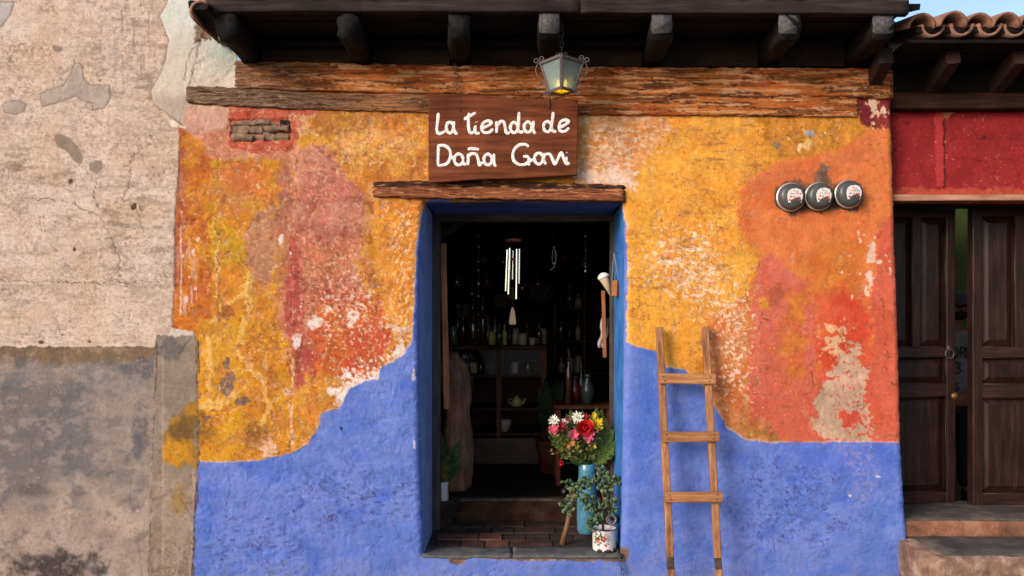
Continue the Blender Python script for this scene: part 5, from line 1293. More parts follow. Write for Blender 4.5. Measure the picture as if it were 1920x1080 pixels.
# ------------------------------------------------------------------ leaf helpers
def leaf_mesh(name, mat, L=.03, W=.012, bend=.25, thick=0.0, n=4):
    mb = MB(); prof = [math.sin(math.pi * (.08 + .92 * (i / n) ** .8)) for i in range(n + 1)]
    for i in range(n + 1):
        t = i / n; x = L * t; z = -bend * L * t * t; w_ = max(W * prof[i], W * .08)
        mb.v += [(x, -w_ / 2, z + .15 * w_), (x, 0, z), (x, w_ / 2, z + .15 * w_)]
    for i in range(n):
        a = i * 3; mb.f += [(a, a + 1, a + 4, a + 3), (a + 1, a + 2, a + 5, a + 4)]
    me = mb.mesh(name, mat, True)
    return me
def dir_matrix(p, d, roll=0.0, s=1.0):
    d = Vector(d).normalized(); q = d.to_track_quat('X', 'Z')
    return Matrix.Translation(p) @ q.to_matrix().to_4x4() @ Matrix.Rotation(roll, 4, 'X') @ Matrix.Scale(s, 4)
def fern(mb, base, tip, n=26, w=.05, droop=.02, rs=random, blade=.006):
    base, tip = Vector(base), Vector(tip); d = tip - base; L = d.length; dn = d.normalized()
    side = dn.cross(Vector((0, -1, .3))).normalized()
    pts = [base + d * t + Vector((0, 0, -droop * t * t)) for t in [i / 8 for i in range(9)]]
    mb.tube(pts, [.0018 - .0012 * i / 8 for i in range(9)], 4)
    for i in range(n):
        t = .12 + .86 * i / n; c = base + d * t + Vector((0, 0, -droop * t * t)); w_ = w * math.sin(math.pi * min(.18 + t * .85, 1)) ** .8
        for s in (-1, 1):
            dv = (side * s * .9 + dn * .55 + Vector((rs.uniform(-.2, .2), rs.uniform(-.5, .3), rs.uniform(-.1, .2)))).normalized() * w_ * rs.uniform(.8, 1.15)
            nrm = dv.cross(Vector((rs.uniform(-.3, .3), 1, .2))).normalized() * blade * .5
            mid = c + dv * .55
            mb.add([c, mid + nrm, c + dv, mid - nrm], [(0, 1, 2, 3)])
            for q in (.35, .65):
                m = c + dv * q; e = (dn * .8 + side * s * .4 + Vector((0, rs.uniform(-.4, .4), 0))).normalized() * w_ * .35
                n2 = e.cross(Vector((0, 1, .2))).normalized() * blade * .35
                mb.add([m, m + e * .5 + n2, m + e, m + e * .5 - n2], [(0, 1, 2, 3)])
def leafmat(name, cols, rough=.55):
    m = noisy(name, cols, 30, rough, bs=.1, spec=.35)
    return m
FERN = leafmat('fern green', [(.022, .045, .008), (.06, .10, .016), (.11, .15, .028)])
FERND = leafmat('dark fern green', [(.014, .030, .008), (.03, .06, .014), (.06, .095, .02)])
FILL = leafmat('olive filler leaves', [(.05, .06, .012), (.11, .11, .02), (.18, .15, .03)])
rs = random.Random(21)

# ------------------------------------------------------------------ blue enamel jug and its flowers
def jugc(Y=.49): return at(1104, 998, Y)
jc = at(1101, 998, .47); jc.z = .25
jug = thing('enamel_jug', 'tall blue enamel jug holding the flower bouquet in doorway', 'jug', tuple(jc))
ENB = noisy('blue enamel', [(.03, .11, .17), (.055, .17, .25), (.09, .24, .33)], 25, .25, bs=.05, coat=.4)
MB().lathe([(.050, 0), (.060, .004), (.066, .03), (.068, .12), (.066, .22), (.060, .30), (.056, .40), (.058, .448), (.054, .452), (.050, .40), (.054, .20), (.050, .02)], 28, jc).build('body', ENB, jug, True)
MB().tube([jc + Vector(q) for q in ((.055, -.01, .43), (.080, -.012, .435), (.094, -.014, .40), (.092, -.014, .34), (.078, -.012, .29), (.060, -.01, .27))], .008, 8).build('handle', noisy('dark blue enamel', [(.01, .03, .10), (.02, .06, .16)], 25, .3), jug, True)
for z_ in (.30, .315): MB().tube([jc + Vector((.0615 * math.cos(a), .0615 * math.sin(a), z_)) for a in [2 * math.pi * i / 24 for i in range(25)]], .002, 5, False).build('band', ENB, jug, True)
bq = thing('flower_bouquet', 'mixed bouquet of red, pink, white and yellow flowers with ferns in blue jug', 'bouquet', tuple(jc + Vector((0, 0, .44))))
neck = jc + Vector((0, 0, .43))
def fp(px, py, Y): return at(px, py, Y)
gm = MB()
for (px, py, Y_, n_, w_) in ((1068, 762, .50, 26, .055), (1084, 768, .52, 24, .05), (1120, 758, .52, 28, .06), (1112, 768, .55, 26, .05), (1138, 778, .50, 26, .06), (1152, 800, .44, 26, .055), (1155, 822, .42, 24, .05), (1148, 840, .46, 24, .05), (1136, 800, .46, 24, .05), (1024, 800, .46, 20, .05), (1030, 822, .44, 20, .045), (1100, 775, .50, 22, .05), (1060, 770, .52, 26, .06), (1130, 762, .54, 28, .07), (1146, 790, .48, 28, .07), (1150, 812, .46, 28, .07), (1140, 826, .50, 28, .07), (1092, 764, .54, 26, .06), (1044, 778, .50, 24, .055), (1154, 832, .40, 24, .06)):
    fern(gm, neck + Vector((rs.uniform(-.02, .02), rs.uniform(-.02, .02), 0)), fp(px, py, Y_), n_, w_ * 1.15, .01, rs, .012)
gm.build('fern_fronds', FERN, bq)['kind'] = 'stuff'
gm = MB()
for k in range(80):
    a = neck + Vector((rs.uniform(-.03, .03), rs.uniform(-.03, .02), rs.uniform(.0, .06)))
    px, py = rs.uniform(1028, 1122), rs.uniform(792, 862); b = fp(px, py, .40 + rs.uniform(-.05, .08))
    gm.tube([a, a.lerp(b, .5) + Vector((0, 0, .012)), b], .0014, 4)
    for q in range(9):
        c = a.lerp(b, rs.uniform(.45, 1.0)); d = Vector((rs.uniform(-1, 1), rs.uniform(-1, .4), rs.uniform(-.3, .9))).normalized() * rs.uniform(.018, .034); nrm = d.cross(Vector((rs.uniform(-1, 1), 1, rs.uniform(-.5, .5)))).normalized() * rs.uniform(.004, .008)
        gm.add([c, c + d * .5 + nrm, c + d, c + d * .5 - nrm], [(0, 1, 2, 3)])
gm.build('filler_leaves', FILL, bq)['kind'] = 'stuff'
gm = MB()
for k in range(9):
    c = neck + Vector((rs.uniform(-.04, .03), rs.uniform(-.04, 0), .0)); e = fp(rs.uniform(1062, 1108), rs.uniform(838, 862), .38)
    d = (e - c); gm.add([c, c + d * .5 + Vector((.010, 0, .004)), e, c + d * .5 - Vector((.010, 0, .004))], [(0, 1, 2, 3)])
gm.build('broad_leaves', FERND, bq)['kind'] = 'stuff'
def petal_ball(name, c, r, mat, layers, parent, ruffle=.25, face=Vector((-.05, -1, .25)), cup=.6, pl=1.0, seed=0):
    """flower head: rings of curved petals opening towards the street"""
    q = random.Random(seed); mb = MB(); f = face.normalized(); u = f.cross(UZ).normalized(); v = u.cross(f)
    for (cnt, tilt, ln, wd) in layers:
        ph = q.uniform(0, 6)
        for k in range(cnt):
            a = ph + 2 * math.pi * k / cnt + q.uniform(-.15, .15); rad = u * math.cos(a) + v * math.sin(a); tan = f.cross(rad)
            tl = tilt + q.uniform(-.12, .12); L_ = r * ln * q.uniform(.85, 1.12); W_ = r * wd
            d0 = rad * math.cos(tl) + f * math.sin(tl); d1 = rad * math.cos(tl + cup) + f * math.sin(tl + cup)
            m1 = c + d0 * L_ * .55; tip = m1 + d1 * L_ * .5 * pl
            j = lambda s: f * q.uniform(-ruffle, ruffle) * W_ * .5
            b0 = c + rad * r * .04
            vs_ = [b0 - tan * W_ * .12, b0 + tan * W_ * .12, m1 + tan * W_ * .5 + j(1), m1 + f * W_ * -.08, m1 - tan * W_ * .5 + j(1), tip + tan * W_ * .32 + j(1), tip + d1 * W_ * .12 + j(1), tip - tan * W_ * .32 + j(1)]
            mb.add(vs_, [(0, 1, 2, 3), (0, 3, 4), (3, 2, 5, 6), (4, 3, 6, 7)])
    return mb.build(name, mat, parent, True)
def pm_(n, c): return noisy(n, [tuple(k * .75 for k in c), c, tuple(min(k * 1.2, .9) for k in c)], 60, .6, bs=.1, spec=.2)
RED = pm_('carnation red', (.62, .015, .018)); PINK = pm_('alstroemeria pink', (.50, .075, .12)); WHT = pm_('white petals', (.72, .68, .58)); DRED = pm_('deep red petals', (.20, .012, .016)); YEL = pm_('yellow petals', (.66, .42, .025)); ORG = pm_('small orange petals', (.42, .17, .05))
ballL = [(11, .05, 1.0, .75), (10, .45, .92, .7), (9, .8, .78, .6), (7, 1.1, .6, .5), (4, 1.4, .45, .4)]
flat_ = [(6, .15, 1.0, .6), (6, .5, .8, .5)]; daisy = [(15, .1, 1.05, .24), (14, .45, .95, .22), (10, .9, .7, .2)]
fl_ = [('carnation', 1096, 803, .38, .064, RED, ballL, .35), ('pink_flower', 1076, 816, .37, .040, PINK, flat_, .2), ('pink_flower', 1104, 818, .36, .042, PINK, flat_, .2), ('pink_flower', 1114, 806, .39, .028, PINK, flat_, .2), ('pink_flower', 1040, 806, .39, .042, PINK, flat_, .2),
       ('white_daisy', 1038, 789, .42, .036, WHT, daisy, .1), ('white_daisy', 1084, 783, .44, .040, WHT, daisy, .1), ('white_daisy', 1058, 792, .43, .026, WHT, daisy, .1),
       ('deep_red_flower', 1053, 800, .40, .038, DRED, flat_, .25), ('deep_red_flower', 1098, 783, .43, .030, DRED, flat_, .25), ('deep_red_flower', 1064, 788, .43, .024, DRED, flat_, .25),
       ('yellow_flower', 1117, 796, .41, .048, YEL, daisy, .12), ('yellow_flower', 1114, 778, .43, .020, YEL, flat_, .12), ('yellow_bud', 1115, 838, .38, .013, YEL, flat_, .12), ('red_bud', 1053, 868, .36, .018, RED, ballL, .2),
       ('orange_flower', 1074, 831, .37, .020, ORG, flat_, .2), ('orange_flower', 1066, 837, .37, .014, ORG, flat_, .2), ('orange_flower', 1082, 838, .37, .014, ORG, flat_, .2)]
st = MB()
for i, (nm, px, py, Y_, r_, mt, ly, rf) in enumerate(fl_):
    c = fp(px, py, Y_); petal_ball(nm, c, r_, mt, ly, bq, rf, seed=i, face=Vector((rs.uniform(-.5, .3), -1, rs.uniform(.1, .6))), cup=.5 if ly is not ballL else .9)
    st.tube([neck + Vector((rs.uniform(-.02, .02), rs.uniform(-.02, .02), 0)), neck.lerp(c, .5) + Vector((0, 0, .01)), c], .0022, 5)
st.build('stems', FERND, bq, True)

# ------------------------------------------------------------------ jade plant in a white enamel pot
pc = at(1133, 1031, .085); pc.z = .254
pot = thing('potted_jade_plant', 'jade plant in white enamel pot with painted red flowers on the threshold', 'potted plant', tuple(pc))
ENW = noisy('chipped white enamel', [(.50, .42, .42), (.66, .58, .57), (.72, .66, .65)], 12, .3, bs=.05, coat=.3)
pb = MB().lathe([(.060, .0), (.068, .004), (.0705, .012), (.0705, .125), (.073, .131), (.069, .133), (.066, .125), (.064, .10)], 32, pc).build('pot', ENW, pot, True)
MB().lathe([(.001, .1), (.066, .104)], 20, pc).build('soil', noisy('dry soil', [(.02, .014, .01), (.05, .035, .025)], 60, .95), pot)
MB().tube([pc + Vector((.0725 * math.cos(a), .0725 * math.sin(a), .131)) for a in [2 * math.pi * i / 28 for i in range(29)]], .003, 6, False).build('rim', noisy('dark blue rim', [(.02, .02, .035), (.05, .045, .06)], 30, .4), pb, True)
def onpot(a, z, lift=.0012): return pc + Vector(((.0705 + lift) * math.sin(a), -(.0705 + lift) * math.cos(a), z))
CHIP_HOLE = noisy('black enamel chips and can hole', [(.012, .008, .008), (.04, .02, .015)], 40, .8)
for (a0, a1, h_) in ((-.75, -.25, .014), (-.15, .55, .012), (.7, 1.05, .018)):
    mb = MB(); k = 8
    for i in range(k + 1):
        a = a0 + (a1 - a0) * i / k; hh = h_ * math.sin(math.pi * i / k) ** .6 * (1 + .3 * math.sin(i * 2.3)); mb.v += [tuple(onpot(a, .004)), tuple(onpot(a, .008 + hh))]
    mb.f = [(2 * i, 2 * i + 2, 2 * i + 3, 2 * i + 1) for i in range(k)]; mb.build('enamel_chip', CHIP_HOLE, pb)
PR = plain('painted red flower', (.45, .04, .025, 1), .4); PGc = plain('painted green leaf', (.10, .18, .05, 1), .4); PBc = plain('painted blue berries', (.04, .05, .13, 1), .4); PYc = plain('painted yellow centre', (.6, .25, .03, 1), .4)
def decal(name, a, z, r_, mt, k=5, lobes=.35, lift=.0012):
    mb = MB(); n_ = 20; mb.v.append(tuple(onpot(a, z, lift)))
    for i in range(n_):
        t = 2 * math.pi * i / n_; q = r_ * (1 - lobes + lobes * abs(math.cos(k * t / 2))); mb.v.append(tuple(onpot(a + q * math.cos(t) / .0705, z + q * math.sin(t), lift)))
    mb.f = [(0, i + 1, (i + 1) % n_ + 1) for i in range(n_)]; mb.build(name, mt, pb)
for a, z in ((-.72, .075), (-.18, .082)):
    decal('painted_flower', a, z, .019, PR); decal('painted_flower', a, z, .007, PYc, 5, .2, .002)
for a, z in ((-.95, .09), (-.95, .055), (-.50, .095), (-.45, .058), (-.62, .046), (-.8, .104)): decal('painted_leaf', a, z, .010, PGc, 2, .6, .0009)
for a, z in ((.15, .085), (.24, .070), (.30, .095), (.12, .055), (.38, .078), (.26, .052)): decal('painted_berry', a, z, .0038, PBc, 3, .2)
for a, z in ((-.05, .048), (.05, .044)): decal('painted_bud', a, z, .007, PR, 4, .5)
BARK = noisy('jade bark', [(.05, .028, .018), (.11, .065, .04), (.17, .11, .075)], 30, .85, bs=.6)
JADE = [leafmat('jade leaf', [(.025, .055, .022), (.05, .095, .04), (.10, .15, .07)], .35), leafmat('jade leaf pale', [(.05, .085, .03), (.10, .14, .055), (.16, .19, .09)], .35)]
def thick_leaf(mat):
    mb = MB(); n_ = 6
    for (z, s) in ((-.0022, .7), (.0, 1.0), (.0024, .7)):
        for i in range(10):
            t = 2 * math.pi * i / 10; x = .5 + .5 * math.cos(t); y = .5 * math.sin(t) * (.45 + .75 * x)
            mb.v.append(((.5 + (x - .5) * s) * .030, y * s * .022, z + .006 * x * x))
    for l_ in range(2):
        for i in range(10): mb.f.append((l_ * 10 + i, l_ * 10 + (i + 1) % 10, (l_ + 1) * 10 + (i + 1) % 10, (l_ + 1) * 10 + i))
    mb.f += [tuple(range(10))[::-1], tuple(range(20, 30))]
    return mb.mesh('leaf', mat, True)
JL = [thick_leaf(m) for m in JADE]
def J(px, py, Y): return at(px, py, Y)
br = [([(1131, 1000), (1130, 975), (1133, 950), (1130, 925), (1127, 905)], .085, .009), ([(1131, 960), (1118, 945), (1098, 926), (1080, 920), (1066, 930), (1062, 945)], .07, .006), ([(1132, 950), (1140, 930), (1148, 912), (1160, 904)], .07, .006),
      ([(1131, 965), (1120, 975), (1112, 985)], .05, .005), ([(1128, 915), (1118, 905), (1108, 912)], .08, .005), ([(1132, 935), (1141, 945), (1146, 955)], .06, .005), ([(1100, 927), (1104, 940), (1112, 955)], .05, .005), ([(1080, 920), (1070, 912), (1062, 916)], .08, .004), ([(1128, 908), (1128, 892), (1127, 884)], .08, .005)]
stm = MB()
for pts_, Y_, r_ in br:
    q = [J(a, b, Y_) for a, b in pts_]; stm.tube(q, [r_ * (1 - .45 * i / (len(q) - 1)) for i in range(len(q))], 7)
stm.build('stem', BARK, pot, True)
clus = [(1127, 884, .08, 12), (1140, 895, .07, 14), (1158, 905, .07, 12), (1150, 900, .09, 10), (1108, 905, .07, 16), (1096, 902, .08, 12), (1085, 912, .07, 14), (1075, 915, .08, 12), (1064, 908, .09, 7), (1120, 898, .09, 12), (1072, 930, .06, 6), (1060, 948, .06, 12), (1066, 954, .06, 6),
        (1098, 935, .05, 14), (1088, 930, .05, 10), (1110, 940, .05, 14), (1104, 950, .06, 10), (1112, 957, .05, 12), (1120, 968, .04, 12), (1112, 980, .03, 14), (1106, 988, .03, 6), (1128, 1000, .0, 4), (1142, 922, .05, 8), (1147, 940, .05, 10), (1146, 958, .05, 10), (1125, 950, .04, 8), (1132, 915, .05, 10)]
for (px, py, Y_, cnt) in clus:
    c = J(px, py, Y_)
    for k in range(cnt):
        d = Vector((rs.gauss(0, 1), rs.gauss(-.35, .8), rs.gauss(.25, .8)))
        share('leaf', JL[0 if rs.random() < .65 else 1], pot, dir_matrix(c + Vector((rs.gauss(0, .012), rs.gauss(0, .012), rs.gauss(0, .012))), d, rs.uniform(0, 6), rs.uniform(.95, 1.45)))
for px, py in ((1056, 921), (1062, 912), (1068, 905)):
    petal_ball('seed_head', J(px, py, .10), .014, noisy('dry seed head', [(.06, .05, .05), (.14, .11, .11)], 60, .9), [(8, .3, 1, .5), (6, .8, .8, .5)], pot, seed=px)
# stake, tin can, plank behind
stk = thing('wooden_stake', 'slanting round wooden stake propped beside the jade plant', 'stake', tuple(at(1054, 1012, .22)))
a = at(1054, 1009, .20); a.z = .252
MB().tube([a, a.lerp(at(1072, 945, .22), .5) + Vector((.003, 0, 0)), at(1073, 940, .22), at(1078, 915, .22)], [.017, .0165, .015, .014], 10).build('pole', wood('bare branch wood', [(.09, .04, .018), (.17, .08, .036), (.24, .125, .06)], 'Z'), stk, True)
can = thing('tin_can', 'dented silver tin can lying behind the enamel pot', 'can', tuple(at(1144, 972, .19)))
cm = Matrix.Rotation(R(78), 3, 'X') @ Matrix.Rotation(R(-14), 3, 'Y')
cc_ = at(1146, 974, .11)
TIN = noisy('silver tin', [(.35, .30, .29), (.55, .48, .46), (.65, .58, .56)], 30, .35, metal=.7, bs=.1)
MB().lathe([(.030, -.12), (.033, -.115), (.033, -.006), (.029, .0), (.026, .001), (.026, -.008), (.001, -.009)], 22, cc_, cm).build('body', TIN, can, True)
MB().lathe([(.0, -.006), (.010, -.005), (.012, -.002), (.006, -.001)], 12, cc_ + cm @ Vector((.004, .003, 0)), cm).build('opening', CHIP_HOLE, can, True)  # solid dark disc on the can end, the hole's shade put into its colour
MB().box(pc + Vector((.03, .115, .20)), (.006, .006, .40)).build('support_wire', IRON, can)
plk = thing('upright_plank', 'upright pale wooden plank standing behind the blue jug', 'plank', tuple(at(1134, 985, .60)))
a = at(1133, 985, .56); a.z = .25
MB().timber(a, at(1134, 838, .62), .055, .018, 10, .002, 4, 10, .003).build('board', wood('raw board', [(.13, .06, .03), (.24, .12, .06), (.32, .18, .10)], 'Z'), plk)
MB().tube([at(1136, 850, .545), at(1131, 842, .54), at(1126, 846, .54), at(1124, 856, .545)], .004, 6).build('hook', IRON, plk, True)

# ------------------------------------------------------------------ left of the doorway
bas = thing('wicker_basket', 'small dark wicker basket inside the left jamb', 'basket', tuple(at(830, 984, .68)))
bc = at(826, 984, .66); bc.z = .25
WICK = noisy('dark wicker', [(.02, .012, .009), (.05, .028, .018), (.09, .05, .032)], 60, .8, stretch=(1, 1, 6), bs=.9, bd=.006)
MB().lathe([(.07, 0), (.075, .01), (.09, .16), (.092, .18), (.085, .18), (.08, .15), (.06, .02)], 24, bc).build('body', WICK, bas, True)
for k in range(8): MB().tube([bc + Vector(((.078 + .0019 * k * 4) * math.cos(a), (.078 + .0019 * k * 4) * math.sin(a), .02 + k * .021)) for a in [2 * math.pi * i / 24 for i in range(25)]], .006, 5, False).build('weave', WICK, bas, True)
vz = thing('white_vase', 'white vase in the wicker basket holding a feathery green plant', 'vase', tuple(bc + Vector((.01, 0, .10))))
MB().lathe([(.03, .02), (.04, .03), (.045, .16), (.040, .27), (.047, .30), (.042, .30), (.036, .26), (.04, .05)], 20, bc + Vector((.012, -.02, 0))).build('body', noisy('white glaze', [(.4, .38, .38), (.55, .52, .5)], 10, .3, bs=.05), vz, True)
fp2 = thing('feathery_plant', 'bushy feathery green plant standing in the white vase', 'plant', tuple(bc + Vector((.012, -.02, .30))))
gm = MB()
b0 = bc + Vector((.012, -.02, .29))
for k in range(22): fern(gm, b0 + Vector((rs.uniform(-.02, .02), rs.uniform(-.02, .02), 0)), at(rs.uniform(812, 878), rs.uniform(785, 868), .66 + rs.uniform(-.06, .08)), 20, .05, .02, rs, .007)
gm.build('fronds', FERND, fp2)['kind'] = 'stuff'
gm = MB()
for k in range(5): fern(gm, b0, at(rs.uniform(830, 850), rs.uniform(838, 880), .58), 16, .03, .0, rs, .007)
gm.build('yellow_sprig', FILL, fp2)['kind'] = 'stuff'
logt = thing('tree_trunk', 'thick barked tree trunk standing upright inside the left of the doorway', 'trunk', tuple(at(855, 912, 1.15)))
TRK = wood('barked trunk', [(.12, .05, .033), (.30, .125, .08), (.45, .22, .15)], 'Z', .85, 6, 1.0)
lc = at(853, 912, 1.15); lc.z = .40
from mathutils import noise as mnoise
mb = MB(); nr, nn = 26, 26
for i in range(nr + 1):
    t = i / nr; z = t * .98; bx_ = .02 * math.sin(t * 4) - .01 * t
    for j in range(nn):
        a = 2 * math.pi * j / nn; r_ = (.120 + .014 * math.cos(t * 6) - .012 * t) * (1 if t < .82 else math.sqrt(max(1 - ((t - .82) / .185) ** 2, .02))) * (1 + .05 * math.sin(3 * a + t * 2) + .20 * mnoise.noise(Vector((math.cos(a) * 1.5, math.sin(a) * 1.5, z * 6))))
        mb.v.append((lc.x + bx_ + r_ * math.cos(a), lc.y + r_ * math.sin(a), lc.z + z + (.03 * math.sin(a * 2 + 1) if i == nr else 0)))
for i in range(nr):
    for j in range(nn): mb.f.append((i * nn + j, i * nn + (j + 1) % nn, (i + 1) * nn + (j + 1) % nn, (i + 1) * nn + j))
mb.f += [tuple(range(nn))[::-1], tuple(nr * nn + j for j in range(nn))]
mb.build('bark', TRK, logt, True)
shg = MB()
for k in range(500):
    a = rs.uniform(0, 6.28); z = rs.uniform(.72, 1.0); c = lc + Vector((.130 * math.cos(a) + .005, .130 * math.sin(a), z)); d = Vector((math.cos(a) * .4, math.sin(a) * .4, -1)).normalized() * rs.uniform(.02, .045); n2 = Vector((-math.sin(a), math.cos(a), 0)) * .003
    shg.add([c - n2, c + n2, c + d], [(0, 1, 2)])
shg.build('shaggy_fibres', noisy('grey brown fibre', [(.12, .08, .065), (.24, .17, .14)], 40, .95), logt)['kind'] = 'stuff'
ORWOOD = wood('orange pine slat', [(.16, .05, .018), (.34, .115, .04), (.45, .18, .07)], 'Z', .5)
sl = thing('wooden_pole', 'narrow orange wooden pole fixed upright inside the left jamb', 'pole', tuple(at(836, 765, .60)))
MB().timber(at(838, 766, .585), at(831, 457, .590), .040, .022, 20, .002, 3, 8, .004, .006, up=(0, 1, 0)).build('board', ORWOOD, sl)
sl2 = thing('picture_frame', 'narrow framed board seen edge-on inside the right jamb', 'frame', tuple(at(1133, 670, .62)))
MB().timber(at(1134, 670, .60), at(1131, 545, .60), .022, .05, 12, .001, 5, 8, .003, .0, up=(0, 1, 0)).build('edge', ORWOOD, sl2)
cl = thing('white_cloth', 'folded white cloth hanging behind the right jamb', 'cloth', tuple(at(1126, 650, .66)))
mb = MB(); nn = 10
for i in range(nn + 1):
    t = i / nn; L_ = at(1129 - (2 + 7 * t) * (.6 + .4 * math.sin(t * 9)) , 596 + 56 * t, .66); 
    for k in range(5):
        s = k / 4; mb.v.append((L_.x + s * .05 * (1.2 - .5 * t) , .66 + .015 * math.sin(k * 2.2 + t * 3), L_.z))
for i in range(nn):
    for k in range(4): a = i * 5 + k; mb.f.append((a, a + 1, a + 6, a + 5))
o_ = mb.build('folds', plain('white linen', (.34, .30, .28, 1), .9), cl, True); o_.modifiers.new('s', 'SOLIDIFY').thickness = .004
# ice cream cone ornament on the right reveal
cone = thing('ice_cream_cone', 'pale ice cream cone ornament hanging on the right blue reveal', 'ornament', tuple(at(1135, 558, .36)))
ca = at(1146, 557, .32); cb = at(1132, 521, .32)
d = (cb - ca); M3 = d.to_track_quat('Z', 'Y').to_matrix(); L_ = d.length
MB().lathe([(.003, 0), (.014, L_ * .4), (.031, L_)], 18, ca, M3).build('wafer', noisy('tan wafer', [(.32, .22, .13), (.45, .33, .20)], 60, .8, bs=.3), cone, True)
sw = MB()
for k in range(14): 
    a = 2 * math.pi * k / 14; sw.lathe([(.002, -.012), (.011, -.004), (.012, .004), (.006, .011)], 8, cb + M3 @ Vector((.026 * math.cos(a), .026 * math.sin(a), .006)))
sw.lathe([(.03, 0), (.034, .010), (.028, .024), (.012, .032), (.001, .034)], 16, cb, M3)
sw.build('scoop', noisy('cream swirl', [(.62, .54, .46), (.74, .68, .6)], 30, .7, bs=.2), cone, True)
tagw = thing('wooden_tag', 'small wooden block hung on strings by the ice cream cone', 'tag', tuple(at(1155, 556, .30)))
MB().timber(at(1153, 555, .28) + Vector((0, 0, 0)), at(1155, 526, .28), .05, .030, 4, .001, 2, 8, .003, .001, up=(.8, .6, 0)).build('block', ORWOOD, tagw)
for px in (1147, 1160): MB().tube([at(px, 527, .28), at(1151, 474, .30)], .0015, 5).build('string', plain('cotton string', (.35, .30, .25, 1), .9), tagw)
MB().tube([at(1151, 474, .30), at(1151, 474, .30) + Vector((.03, 0, 0))], .003, 6).build('nail', IRON, tagw)

# ------------------------------------------------------------------ wind chime
YC = .75
ch = thing('wind_chime', 'silver tube wind chime with wooden sail hanging in the doorway', 'wind chime', tuple(at(962, 608, YC)))
ct = at(963, 451, YC); CHW = wood('chime wood', [(.12, .04, .018), (.25, .095, .045), (.32, .14, .07)], 'X', .5)
MB().lathe([(.02, -.008), (.054, -.008), (.056, 0), (.054, .008), (.02, .010)], 28, ct).build('top_disc', CHW, ch, True)
STEEL = plain('polished chime tube', (.95, .90, .86, 1), .12, 1.0)
STR = plain('chime cord', (.06, .05, .045, 1), .9)
for (px, y0, y1, dy) in ((951, 468, 546, -.02), (956, 465, 552, -.035), (969, 467, 561, -.03), (974, 467, 532, .0), (962, 470, 524, .035)):
    a, b = at(px, y0, YC + dy), at(px - (3 if px < 960 else 1), y1, YC + dy)
    Lt = (a - b).length; MB().lathe([(.0085, 0), (.0085, .001), (.0085, .002), (.0085, Lt - .002), (.0085, Lt - .001), (.0085, Lt)], 14, b, (a - b).to_track_quat('Z', 'Y').to_matrix()).build('tube', STEEL, ch, True)
    MB().tube([a, Vector((a.x, a.y, ct.z - .006))], .0010, 4).build('cord', STR, ch)
MB().lathe([(.004, -.005), (.024, -.005), (.024, .005), (.004, .005)], 18, at(962, 486, YC)).build('clapper', CHW, ch, True)
MB().tube([at(962, 454, YC), at(961, 576, YC)], .0010, 4).build('cord', STR, ch)
s0, s1 = at(961, 576, YC), at(960, 607, YC)
mb = MB(); pr_ = [(-.004, 0), (.004, 0), (.015, -.028), (.024, -.105), (.020, -.118), (-.020, -.118), (-.024, -.105), (-.013, -.028)]
mb.v = [(s0.x + u, YC - .003, s0.z + v) for u, v in pr_] + [(s0.x + u, YC + .003, s0.z + v) for u, v in pr_]; k = len(pr_)
mb.f = [tuple(range(k)), tuple(range(k, 2 * k))[::-1]] + [(i, k + i, k + (i + 1) % k, (i + 1) % k) for i in range(k)]
mb.build('sail', wood('sail wood', [(.30, .17, .09), (.46, .29, .17), (.55, .37, .24)], 'Z', .6), ch)
for s in (-1, 1): MB().tube([ct + Vector((s * .03, 0, .008)), ct + Vector((0, 0, .10)), Vector((ct.x, YC, 3.0))], .0012, 4).build('hanger', STR, ch)
# hanging strings
def hang(px, Y_, y0, beads, lab, nm, mats):
    o = thing(nm, lab, 'ornament', tuple(at(px, beads[-1][0], Y_)))
    MB().tube([Vector((at(px, y0, Y_).x, Y_, 3.0)), at(px, beads[-1][0], Y_)], .0012, 4).build('string', STR, o)
    for py, r_ in beads: MB().lathe([(.001, -r_), (r_ * .8, -r_ * .5), (r_, 0), (r_ * .8, r_ * .5), (.001, r_)], 10, at(px, py, Y_)).build('bead', random.choice(mats), o, True)
    return o
BEAD = [plain('copper bead', (.45, .2, .1, 1), .3, .6), plain('glass bead', (.5, .42, .36, 1), .15, .3)]
hang(897, .95, 405, [(443, .006), (463, .008), (490, .006), (507, .009), (532, .010), (555, .006), (590, .005), (619, .006)], 'thin bead string hanging left of the wind chime', 'bead_string', BEAD)
dc = hang(1039, .9, 405, [(414, .009), (464, .008), (500, .006)], 'wire ornament on a string right of the wind chime', 'wire_ornament', BEAD)
MB().tube([at(1039, 482, .9) + Vector((.014 * math.cos(t), .004 * math.sin(2 * t), .055 * math.sin(t))) for t in [2 * math.pi * i / 20 for i in range(21)]], .0016, 5, False).build('wire_loop', BEAD[1], dc, True)
MB().tube([at(1039, 498, .9), at(1036, 504, .9), at(1031, 506, .9)], .002, 5).build('wire_tail', BEAD[1], dc, True)
hang(1098, .85, 405, [(443, .011), (470, .004), (500, .006), (508, .008)], 'beaded string hanging near the right jamb', 'bead_string', BEAD)
ar = thing('bent_wood_hoop', 'large bent wooden hoop hanging high in the left of the doorway', 'hoop', tuple(at(870, 440, 1.3)))
mb = MB(); k = 28
cH = at(760, 300, 1.3)
for i in range(k + 1):
    a = R(-100 + 95 * i / k)
    for (r_, y_) in ((.58, -.03), (.66, -.03), (.66, .0), (.58, .0)): mb.v.append((cH.x + r_ * math.cos(a), 1.3 + y_, cH.z + r_ * math.sin(a)))
for i in range(k):
    for j in range(4): mb.f.append((i * 4 + j, i * 4 + (j + 1) % 4, (i + 1) * 4 + (j + 1) % 4, (i + 1) * 4 + j))
mb.f += [(0, 1, 2, 3), tuple(k * 4 + j for j in range(4))]
MB().tube([(cH.x + .62, 1.285, cH.z - .05), (cH.x + .62, 1.285, 3.0)], .002, 4).build('hanger', STR, ar)
